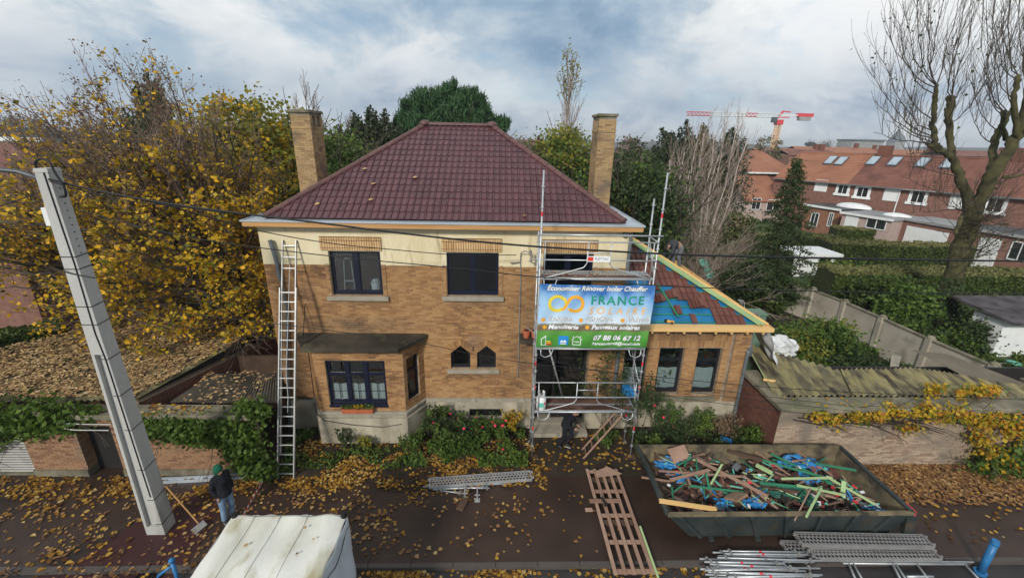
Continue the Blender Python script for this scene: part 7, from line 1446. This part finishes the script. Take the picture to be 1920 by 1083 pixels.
stick('short green batten standing in the left of the skip', (1324, 888), (1330, 916), 1.0, .95, .05, .03, 'timber_dkgreen'); stick('green batten pair along the left front of the skip', (1293, 910), (1395, 922), .95, .95, .04, .04, 'timber_dkgreen')
stick('long pinkish plank sloping through the left half of the skip', (1305, 860), (1440, 930), 1.0, .95, .10, .03, 'timber_pink', 'plank', 'plank'); stick('pinkish plank across the left end of the skip', (1235, 882), (1392, 893), 1.0, .95, .05, .03, 'timber_pink', 'plank', 'plank')
stick('short pinkish plank crossing at the left of the skip', (1257, 899), (1330, 880), 1.0, 1.0, .08, .03, 'timber_pink', 'plank', 'plank'); stick('dark reddish lath leaning over the near rim', (1520, 915), (1490, 975), 1.05, .95, .03, .03, 'timber_pink', 'plank', 'plank')
stick('dark plank along the back rim of the skip', (1365, 845), (1430, 862), 1.0, 1.0, .12, .05, 'timber_dark', 'plank', 'plank'); stick('green grey post piece standing at the right of the skip', (1580, 922), (1582, 902), .95, 1.1, .10, .06, 'timber_green')
p = skp(1380, 930, 1.0); tag(MB().box(p, (.45, .38, .06), R=Matrix.Rotation(.5, 3, 'Z') @ Matrix.Rotation(-.5, 3, 'X')).build('cardboard_box', 'cardboard', bevel=.01), 'flattened cardboard box with round mark near the front rim of the skip', 'cardboard box')
p = skp(1270, 850, 1.1); tag(MB().box(p+Vector((.05, 0, 0)), (.6, .4, .02), R=Matrix.Rotation(.35, 3, 'Z') @ Matrix.Rotation(.6, 3, 'X')).build('cardboard_sheet', 'timber_pink'), 'brown board leaning in the rear left corner of the skip', 'board')
# ------------------------------------------------------------ things on the pavement
def flatT(px0, py0, px1, py1, z):   # local frame along a line on the ground
    a, b = gz(px0, py0, z), gz(px1, py1, z); T_, L_ = seg_T(a, b); return Matrix.Translation((0, 0, z)) @ T_, L_
def steel_deck(label, p0, p1, z, w=.32, h=.09, m_='galv', flip=False):
    T_, L_ = flatT(*p0, *p1, z); t = thing('scaffold_deck', label, 'scaffold deck', T_ @ Vector((0, 0, 0)))
    xf(MB().bb(0, L_, 0, .02, -h, 0).bb(0, L_, w-.02, w, -h, 0).bb(0, .03, .02, w-.02, -h, 0).bb(L_-.03, L_, .02, w-.02, -h, 0), T_).build('side_channel', m_, t)
    perf(MB(), .03, L_-.06, .02, w-.02, -.004, T_=T_).build('deck_plate', m_, t, fixn=False)
    for x in (-.05, L_+.01):
        for y in (.05, w-.09): xf(MB().bb(x, x+.05, y, y+.04, -.05, .01), T_).build('hook', m_, t)
    return t
steel_deck('perforated steel deck lying alone in front of the flower bed', (804, 912), (998, 897), .14, .36)
steel_deck('upper perforated steel deck of the pile beside the blue bollard', (1505, 1019), (1754, 1024), .36, .36, .1, 'galv_dull'); steel_deck('front perforated steel deck of the pile beside the blue bollard', (1530, 1046), (1768, 1047), .2, .3, .1, 'galv_dull'); steel_deck('lowest perforated steel deck, sticking out to the left of the pile', (1478, 1034), (1730, 1040), .12, .34, .1, 'galv_dull')
def tubes(lst, grp, lab, m_='galv'):
    for i, (a, b, z) in enumerate(lst):
        pa, pb_ = gz(*a, z), gz(*b, z); t = MB().tube([pa, pb_], .022, 8).build('scaffold_tube', m_, smooth=True); tag(t, lab[i] if isinstance(lab, list) else lab, 'scaffold tube', grp)
        d = (pb_-pa); MB().tube([pa+d*.45, pa+d*.48], .026, 8).build('marking_band', 'red_paint' if i % 2 == 0 else 'galv_dull', t)
        for s in (.08, .9): MB().box(pa+d*s, (.05, .08, .08)).build('coupler', 'galv_dull', t)
tubes([((793, 912), (960, 906), .05), ((812, 917), (915, 912), .05), ((870, 914), (918, 914), .08), ((825, 919), (866, 924), .04)], None, ['longest tube lying in front of the lone steel deck', 'orange-banded tube in front of the lone steel deck', 'short tube beside the jack bases', 'bent short tube at the front left of the lone deck'])
pl = []
for i in range(22):
    y = 1033+i*2.35+rng.uniform(-1, 1); x0 = 1310+rng.uniform(0, 55); x1 = 1530+rng.uniform(-60, 12); pl.append(((x0, y), (x1, y+rng.uniform(-3, 9)), .06+.10*rng.random()+.06*math.sin(i/22*3.1)))
tubes(pl, 'pile of scaffold tubes on the pavement', 'galvanised scaffold tube in the loose pile in front of the skip')
for i, (px, py) in enumerate(((872, 935), (895, 938))):
    p = gz(px, py, 0); t = thing('jack_base', ['adjustable jack base lying on a wooden block', 'adjustable jack base standing beside the wooden block'][i], 'jack base', p); MB().box(p+Vector((0, 0, .02)), (.15, .15, .01)).build('plate', 'galv', t); MB().tube([p+Vector((0, 0, .02)), p+Vector((0, .02, .55))], .018, 8).build('spindle', 'galv', t); MB().box(p+Vector((0, 0, .2)), (.14, .03, .03)).build('wing_nut', 'galv', t)
p = gz(870, 943); tag(MB().box(p+Vector((-.03, -.06, .035)), (.2, .42, .07), rz=-.35).build('wooden_block', 'timber_dark', bevel=.006), 'brown wooden block beside the jack bases on the pavement', 'wood block')
# timber rack (slatted panel) on trestle blocks
rk = thing('slatted_panel', 'long pinkish timber slatted panel lying on the pavement left of the skip', 'timber panel', (3.1, 9, 0))
RT = lambda u, v, z=.16: Vector((2.70+.93*u+.02*v, 10.5-3.35*v, z))
for i, u in enumerate((.03, .27, .5, .74, .97)): MB().beam(RT(u, 0), RT(u, 1), .085, .03).build('slat', 'timber_pink', rk)
for v_ in (.02, .25, .5, .74, .97): MB().beam(RT(0, v_, .125), RT(1, v_, .125), .10, .035, up=(0, 0, 1)).build('cross_bar', 'timber_pink', rk)
for v_ in (.1, .55, .95):
    MB().box(RT(.5, v_, .055), (.8, .12, .1)).build('bearer', 'timber_dark', rk)
tag(MB().beam(RT(1.06, .62, .19), RT(1.04, 1.03, .19), .05, .03).build('green_batten', 'timber_green'), 'pale green batten along the right edge of the slatted panel', 'batten')
m_ = MB().ext([RT(.25, .05, .185), RT(.7, -.02, .185), RT(1.1, .07, .185), RT(.75, .09, .185), RT(.28, .11, .185)], (0, 0, .02)); tag(m_.build('board', 'timber_pink'), 'pointed offcut board on the far end of the slatted panel', 'board')
m_ = MB().bb(2.55, 3.35, 9.18, 9.30, .19, .22); tag(m_.build('board', 'timber_pink'), 'short board laid across the slatted panel', 'board'); tag(MB().bb(2.42, 2.62, 9.05, 9.15, .02, .06).build('offcut', 'timber_pink'), 'small wood offcut at the left of the slatted panel', 'offcut')
t = thing('cordless_drill', 'dark cordless drill lying on the slatted panel', 'drill', (2.95, 9.15, .2)); MB().tube([(2.9, 9.3, .26), (2.95, 9.08, .26)], .03, 8).build('body', 'black', t); MB().box((2.96, 9.1, .22), (.05, .05, .1)).build('handle', 'black', t); MB().tube([(2.9, 9.3, .26), (2.885, 9.38, .26)], .012, 6).build('chuck', 'galv_dull', t)
# ladder frames at the bottom right
fr_ = thing('tube_frame', 'welded tube scaffold frames lying flat near the blue bollard', 'scaffold frame', gz(1700, 1060))
def ft(a, b, z=.06): MB().tube([gz(*a, z), gz(*b, z)], .024, 8).build('tube', 'galv', fr_, smooth=True)
for a, b in (((1575, 1051), (1825, 1053)), ((1580, 1055), (1812, 1057)), ((1600, 1056), (1625, 1100)), ((1590, 1052), (1610, 1100)), ((1680, 1057), (1708, 1100)), ((1672, 1053), (1696, 1100)), ((1718, 1055), (1752, 1100)), ((1806, 1054), (1850, 1100)), ((1700, 1080), (1750, 1080)), ((1580, 1095), (1880, 1097))): ft(a, b)
def bollard(label, base, h, r=.075):
    b_ = Vector(base); t = thing('bollard', label, 'bollard', b_, 'blue street bollards'); MB().tube([b_, b_+Vector((0, 0, h-.12))], r, 14, r1=r*.92).build('post', 'blue_paint', t, smooth=True); MB().tube([b_+Vector((0, 0, h-.12)), b_+Vector((0, 0, h-.09)), b_+Vector((0, 0, h-.08)), b_+Vector((0, 0, h))], [r*.92, r*1.1, r*1.1, r*.9], 14).build('cap', 'blue_paint', t); MB().tube([b_, b_+Vector((0, 0, .06))], r*1.6, 14).build('foot', 'blue_paint', t); return t
bb_ = gz(1837, 1073, -.1); bollard('leaning-looking blue steel bollard at the bottom right corner', bb_, 1.02, .08)
q_ = gz(322, 1050, .92); t = thing('street_barrier', 'blue steel barrier post with ball top beside the truck at the bottom left', 'barrier', (q_.x, q_.y, -.1)); MB().tube([(q_.x, q_.y, -.1), (q_.x, q_.y, .86)], .04, 12).build('post', 'blue_paint', t, smooth=True); MB().ell((q_.x, q_.y, .92), (.065, .065, .065), 12, 8).build('ball', 'blue_paint', t, smooth=True)
MB().tube([(q_.x-.02, q_.y, .78), (q_.x-.35, q_.y-.02, .52), (q_.x-.5, q_.y-.02, .2), (q_.x-.5, q_.y, -.1)], .03, 10).tube([(q_.x, q_.y, .5), (q_.x+.2, q_.y-.3, .1)], .025, 8).build('bow', 'blue_paint', t, smooth=True)
# tape, shovel, gutter length, drain
a, b_ = gz(492, 902, .15), gz(454, 968, .9); tp2 = thing('barrier_tape', 'red and white barrier tape stretched from the bed to the truck', 'tape', a)
for i in range(14): MB().beam(a.lerp(b_, i/14), a.lerp(b_, (i+1)/14), .008, .05).build('stripe', 'red_paint' if i % 2 else 'white_paint', tp2)
t = thing('shovel', 'shovel with wooden handle leaning on the concrete pole', 'shovel', gz(372, 990)); ha_, hb2 = gz(300, 915, 1.25), gz(368, 982, .12); ha_ = Vector((PX_+.33, PY_+.1, 1.25)); hb2 = gz(372, 980, .1)
MB().tube([ha_, hb2], .018, 8).build('handle', 'timber', t); MB().box(hb2+Vector((.06, -.08, -.05)), (.24, .30, .02), R=Matrix.Rotation(-.6, 3, 'Z') @ Matrix.Rotation(.25, 3, 'X')).build('blade', 'galv_dull', t)
ga, gb_ = gz(248, 903, .06), gz(511, 889, .06); T_, L_ = seg_T(ga, gb_); tag(xf(MB().bb(0, L_, -.07, .07, .0, .015).bb(0, L_, -.075, -.07, 0, .1).bb(0, L_, .07, .075, 0, .1), T_).build('gutter_length', 'zinc'), 'long pale metal gutter length lying along the foot of the brick wall', 'gutter')
gp_ = gz(290, 1075); dg_ = thing('drain_grate', 'dark cast iron drain grate by the kerb near the blue post', 'drain grate', gz(285, 1072, -.1))
for i in range(7): MB().box(gz(285, 1072, -.09)+Vector((-.27+i*.09, 0, .0)), (.04, .4, .03)).build('bar', 'black', dg_)
# tarpaulin sheeting, bins, bucket, broom at the extension's right side
def wav(fn, nu, nv, name, m_, label, cat): return tag(MB().grid(fn, nu, nv).build(name, m_, smooth=False, thick=.006), label, cat)
A = [Vector((8.75, 14.6, 4.15)), Vector((8.9, 12.9, 3.9)), Vector((9.9, 12.9, 1.9)), Vector((10.3, 14.2, 2.2))]
def drape(s, t): p = (A[0]*(1-s)+A[1]*s)*(1-t)+(A[3]*(1-s)+A[2]*s)*t; return (p.x+.07*math.sin(s*13+t*5), p.y+.05*math.sin(t*17), p.z+.08*math.sin(s*11+2*math.sin(t*7))-.35*math.sin(t*math.pi)*.6)
wav(drape, 30, 30, 'plastic_sheeting', 'plastic_sheet', 'grey translucent-looking sheeting hanging off the extension roof edge', 'sheeting')
c_ = gy(1462, 652, 14.0)
MBs = MB().ell(c_, (.55, .4, .42), 26, 18); MBs.v = [(x+.09*math.sin(x*23+z*11), y+.07*math.sin(z*29), z+.07*math.sin(x*17+y*13)) for x, y, z in MBs.v]; tag(MBs.build('plastic_sheeting', 'plastic_sheet'), 'crumpled bundle of pale plastic beyond the corrugated roof', 'sheeting')
for i, (px, py, Y) in enumerate(((1424, 668, 14.0), (1418, 592, 16.8))):
    p = gy(px, py, Y); z1 = p.z+.2; t = thing('wheelie_bin', ['near green-lidded bin at the extension corner', 'far green-lidded bin behind the plastic sheeting'][i], 'bin', (p.x, Y, 0)); MB().bb(p.x-.27, p.x+.27, Y-.3, Y+.3, .02, z1-.06).build('body', 'bin_green', t, bevel=.03); l_ = MB().box((p.x, Y, z1-.02), (.62, .7, .06)).build('lid', 'bin_green', t, bevel=.02)
p = gy(1482, 690, 14.3); t = thing('crate', 'white plastic crate behind the corrugated roof', 'crate', (p.x, 14.3, p.z-.15)); m_ = MB(); z0 = p.z-.16
for dx, dy, sx, sy in ((0, -.16, .4, .02), (0, .16, .4, .02), (-.19, 0, .02, .3), (.19, 0, .02, .3)): m_.box((p.x+dx, 14.3+dy, z0+.14), (sx, sy, .28))
m_.build('sides', 'plastic_sheet', t); MB().box((p.x, 14.3, z0+.02), (.36, .3, .02)).build('base', 'plastic_sheet', t); MB().tube([(p.x, 14.35, 0), (p.x, 14.35, z0)], .05, 6).build('stand', 'timber_dark', t)
a, b_ = gz(1405, 655, 2.62), gz(1436, 712, 2.3); t = thing('broom', 'broom with yellow head lying on the mossy corrugated roof', 'broom', b_); MB().tube([a, b_], .014, 7).build('handle', 'timber_green', t); MB().box(b_+Vector((.1, -.02, 0)), (.36, .07, .06), rz=-.3).build('head', 'timber_yellow', t, bevel=.008)
a, b_ = gz(1394, 642, 2.9), gz(1404, 662, 2.65); tag(MB().beam(a, b_, .08, .03).build('green_plank', 'timber_dkgreen'), 'short dark green plank leaning at the extension downpipe', 'plank')
c_ = gy(1330, 508, 24.5); tag(MB().grid(lambda s, t: (c_.x+(s-.5)*.5+(t-.5)*-.5, 24.5+t*.6, c_.z+(t-.5)*1.0+.08*math.sin(s*3)), 6, 6).build('turquoise_sheet', 'turquoise', thick=.03), 'curved turquoise sheet lying against the far garden wall', 'plastic panel')
p = gz(1361, 826, .35); t = thing('tray', 'bright blue plastic tray upside down among the shrubs by the skip', 'tray', p); MB().box(p, (.30, .22, .06), rz=-.5).build('base', 'blue_plastic', t, bevel=.01); MB().box(p+Vector((0, 0, .04)), (.34, .26, .02), rz=-.5).build('rim', 'blue_plastic', t)
p = gy(1180, 733, 11.98); tag(MB().box((p.x, 12.0, p.z), (.42, .28, .3)).build('blue_crate', 'blue_plastic', bevel=.01), 'blue crate seen through the right scaffold end', 'crate')
# ------------------------------------------------------------ fallen leaves
def fallen(name, n, xr, yr, z, m_='leaf_fallen', size=.12, fn=None, label=None):
    X = RNG.uniform(*xr, n*4); Y = RNG.uniform(*yr, n*4); pr_ = fn(X, Y) if fn else np.ones(n*4)
    k = RNG.random(n*4) < pr_; X, Y = X[k][:n], Y[k][:n]; n = len(X); a = RNG.uniform(0, 6.28, n); s = size*(.6+.7*RNG.random(n)); V = np.empty((n, 6, 3)); zz = (z(X, Y) if callable(z) else z)+RNG.random(n)*.012
    s2 = .42*(.7+.5*RNG.random(n)); cu = RNG.uniform(.0, .35, n)
    P = [(-.5, 0), (-.22, .9), (.18, 1.0), (.55, 0), (.18, -1.0), (-.22, -.9)]
    for i, (u, w) in enumerate(P):
        ux = s*u; wy = s*w*s2; V[:, i, 0] = X+ux*np.cos(a)-wy*np.sin(a); V[:, i, 1] = Y+ux*np.sin(a)+wy*np.cos(a); V[:, i, 2] = zz+.006+abs(w)*s*cu+RNG.normal(size=n)*.003
    me = bpy.data.meshes.new(name); me.vertices.add(6*n); me.vertices.foreach_set('co', V.reshape(-1).astype(np.float32)); idx = (np.arange(n)[:, None]*6+np.array([0, 1, 2, 3, 0, 3, 4, 5])[None]).reshape(-1)
    me.loops.add(8*n); me.loops.foreach_set('vertex_index', idx.astype(np.int32)); me.polygons.add(2*n); me.polygons.foreach_set('loop_start', np.arange(0, 8*n, 4, dtype=np.int32)); me.polygons.foreach_set('loop_total', np.full(2*n, 4, dtype=np.int32)); me.update()
    return place(name, me, m_, None, kind='stuff')
def clump(X, Y, s=1.0): return np.clip(.35+.6*np.sin(X*1.7*s+1)*np.sin(Y*2.3*s+.5)+.5*np.sin(X*4.3*s+2)*np.sin(Y*5.1*s)+.2*np.sin(X*9*s)*np.sin(Y*11*s), .02, 1)
fallen('fallen_leaves', 2300, (-6.4, 1.3), (9.9, 12.0), .05, size=.082, fn=lambda X, Y: clump(X, Y, 1.2)*np.clip((Y-9.2)/.7, 0, 1)*(1-.45*(Y > 11.3)))
fallen('fallen_leaves', 1500, (-6.6, 1.5), (9.3, 10.6), .006, size=.075, fn=lambda X, Y: clump(X, Y)*np.exp(-((10.25-Y)/.5)**2)*np.clip(1.1-(X+6)/9, .15, 1))
fallen('fallen_leaves', 420, (-6.6, 3.2), (7.75, 9.8), .004, fn=lambda X, Y: clump(X, Y)*np.clip(1.0-(X+6)/9, .1, 1), m_='leaf_litter', size=.10)
fallen('fallen_leaves', 170, (-6.6, 3.6), (7.7, 9.8), .004, fn=lambda X, Y: clump(X, Y)*np.clip(1.0-(X+6)/10, .15, 1), size=.085)
fallen('gutter_leaves', 700, (-6, 2.2), (7.22, 7.5), -.10, fn=lambda X, Y: clump(X, Y, 1.5)*np.clip(1.0-(X+3)/7, .1, 1), size=.09); fallen('gutter_leaves', 90, (2, 5), (7.2, 7.6), -.10, size=.1)
fallen('fallen_leaves', 950, (-15, -6.6), (9.6, 10.42), .004, fn=lambda X, Y: np.clip((Y-9.3), .1, 1)*clump(X, Y, 1.4), size=.095); fallen('fallen_leaves', 420, (-15, -6.6), (7.0, 10.0), .008, fn=lambda X, Y: clump(X, Y, .9), size=.11); fallen('leaf_litter', 700, (-15, -6.6), (7.2, 10.4), .006, 'leaf_litter', .09, fn=lambda X, Y: clump(X, Y, 1.2))
fallen('leaf_litter', 5200, (11.0, 20), (9.2, 10.8), .004, 'leaf_litter', .11, fn=lambda X, Y: np.clip((Y-9.0)/1.2, .05, 1)*np.clip((X-10.2)/1.5, 0, 1)); fallen('fallen_leaves', 260, (10.4, 18), (8.0, 10.6), .02, size=.10)
fallen('roof_leaf_carpet', 15000, (-19.4, -8.2), (11.0, 16.4), lambda X, Y: 2.27+(Y-10.95)*.094+.03, 'leaf_dry', .10, fn=lambda X, Y: (X < -10.5+(Y-10.95)*.41)*(Y < 11.3+(X+19.5)*.84)*(.18+.82*clump(X, Y, .8)*clump(X+3, Y+1, 2.1)))
fallen('roof_leaves', 170, (-9.4, -7.2), (11.1, 12.7), lambda X, Y: 2.02+(Y-11.05)*.1, 'leaf_dry', .10)
fallen('fallen_leaves', 60, (-9.9, -8), (10.4, 10.9), 2.13, 'leaf_fallen', .1); fallen('fallen_leaves', 160, (1.1, 4.4), (10.5, 12.4), .02, size=.11); fallen('fallen_leaves', 160, (4.5, 8.5), (10.7, 12), .06, 'leaf_litter', .1)
fallen('deck_leaves', 26, (1.3, 4.1), (11.25, 11.9), 5.98, 'leaf_dry', .08); fallen('fallen_leaves', 4, (-4.6, -3.2), (5.6, 6.6), 2.39, 'leaf_dry', .08); fallen('fallen_leaves', 40, (8.6, 15), (10.7, 11.2), 2.2, 'leaf_vine', .1)
for (px, py) in ((684, 320), (700, 348), (778, 336), (595, 386), (695, 378), (983, 408)):
    p = plane_hit(px, py, (RX0, RY0, RZ0+.05), Vector((0, -(RPZ-RZ0), (RPY-RY0))).normalized()); o = MB().quad(p+Vector((-.07, -.04, .05)), p+Vector((.02, -.08, .05)), p+Vector((.08, .02, .08)), p+Vector((-.02, .07, .10))).build('fallen_leaf', 'leaf_dry'); tag(o, 'single pale leaf lying on the dark red tiled roof', 'leaf', 'leaves on the house roof')
# haze
hzm = bpy.data.materials.new('haze'); hzm.use_nodes = True; t_ = hzm.node_tree; t_.nodes.clear(); o_ = t_.nodes.new('ShaderNodeOutputMaterial'); v_ = t_.nodes.new('ShaderNodeVolumePrincipled'); v_.inputs['Density'].default_value = .0005; v_.inputs['Color'].default_value = (.85, .9, .95, 1); v_.inputs['Anisotropy'].default_value = .2; t_.links.new(v_.outputs[0], o_.inputs['Volume']); M['haze'] = hzm
MB().bb(-1520, 1520, -70, 2520, -1.3, 34).build('haze', 'haze', kind='stuff')
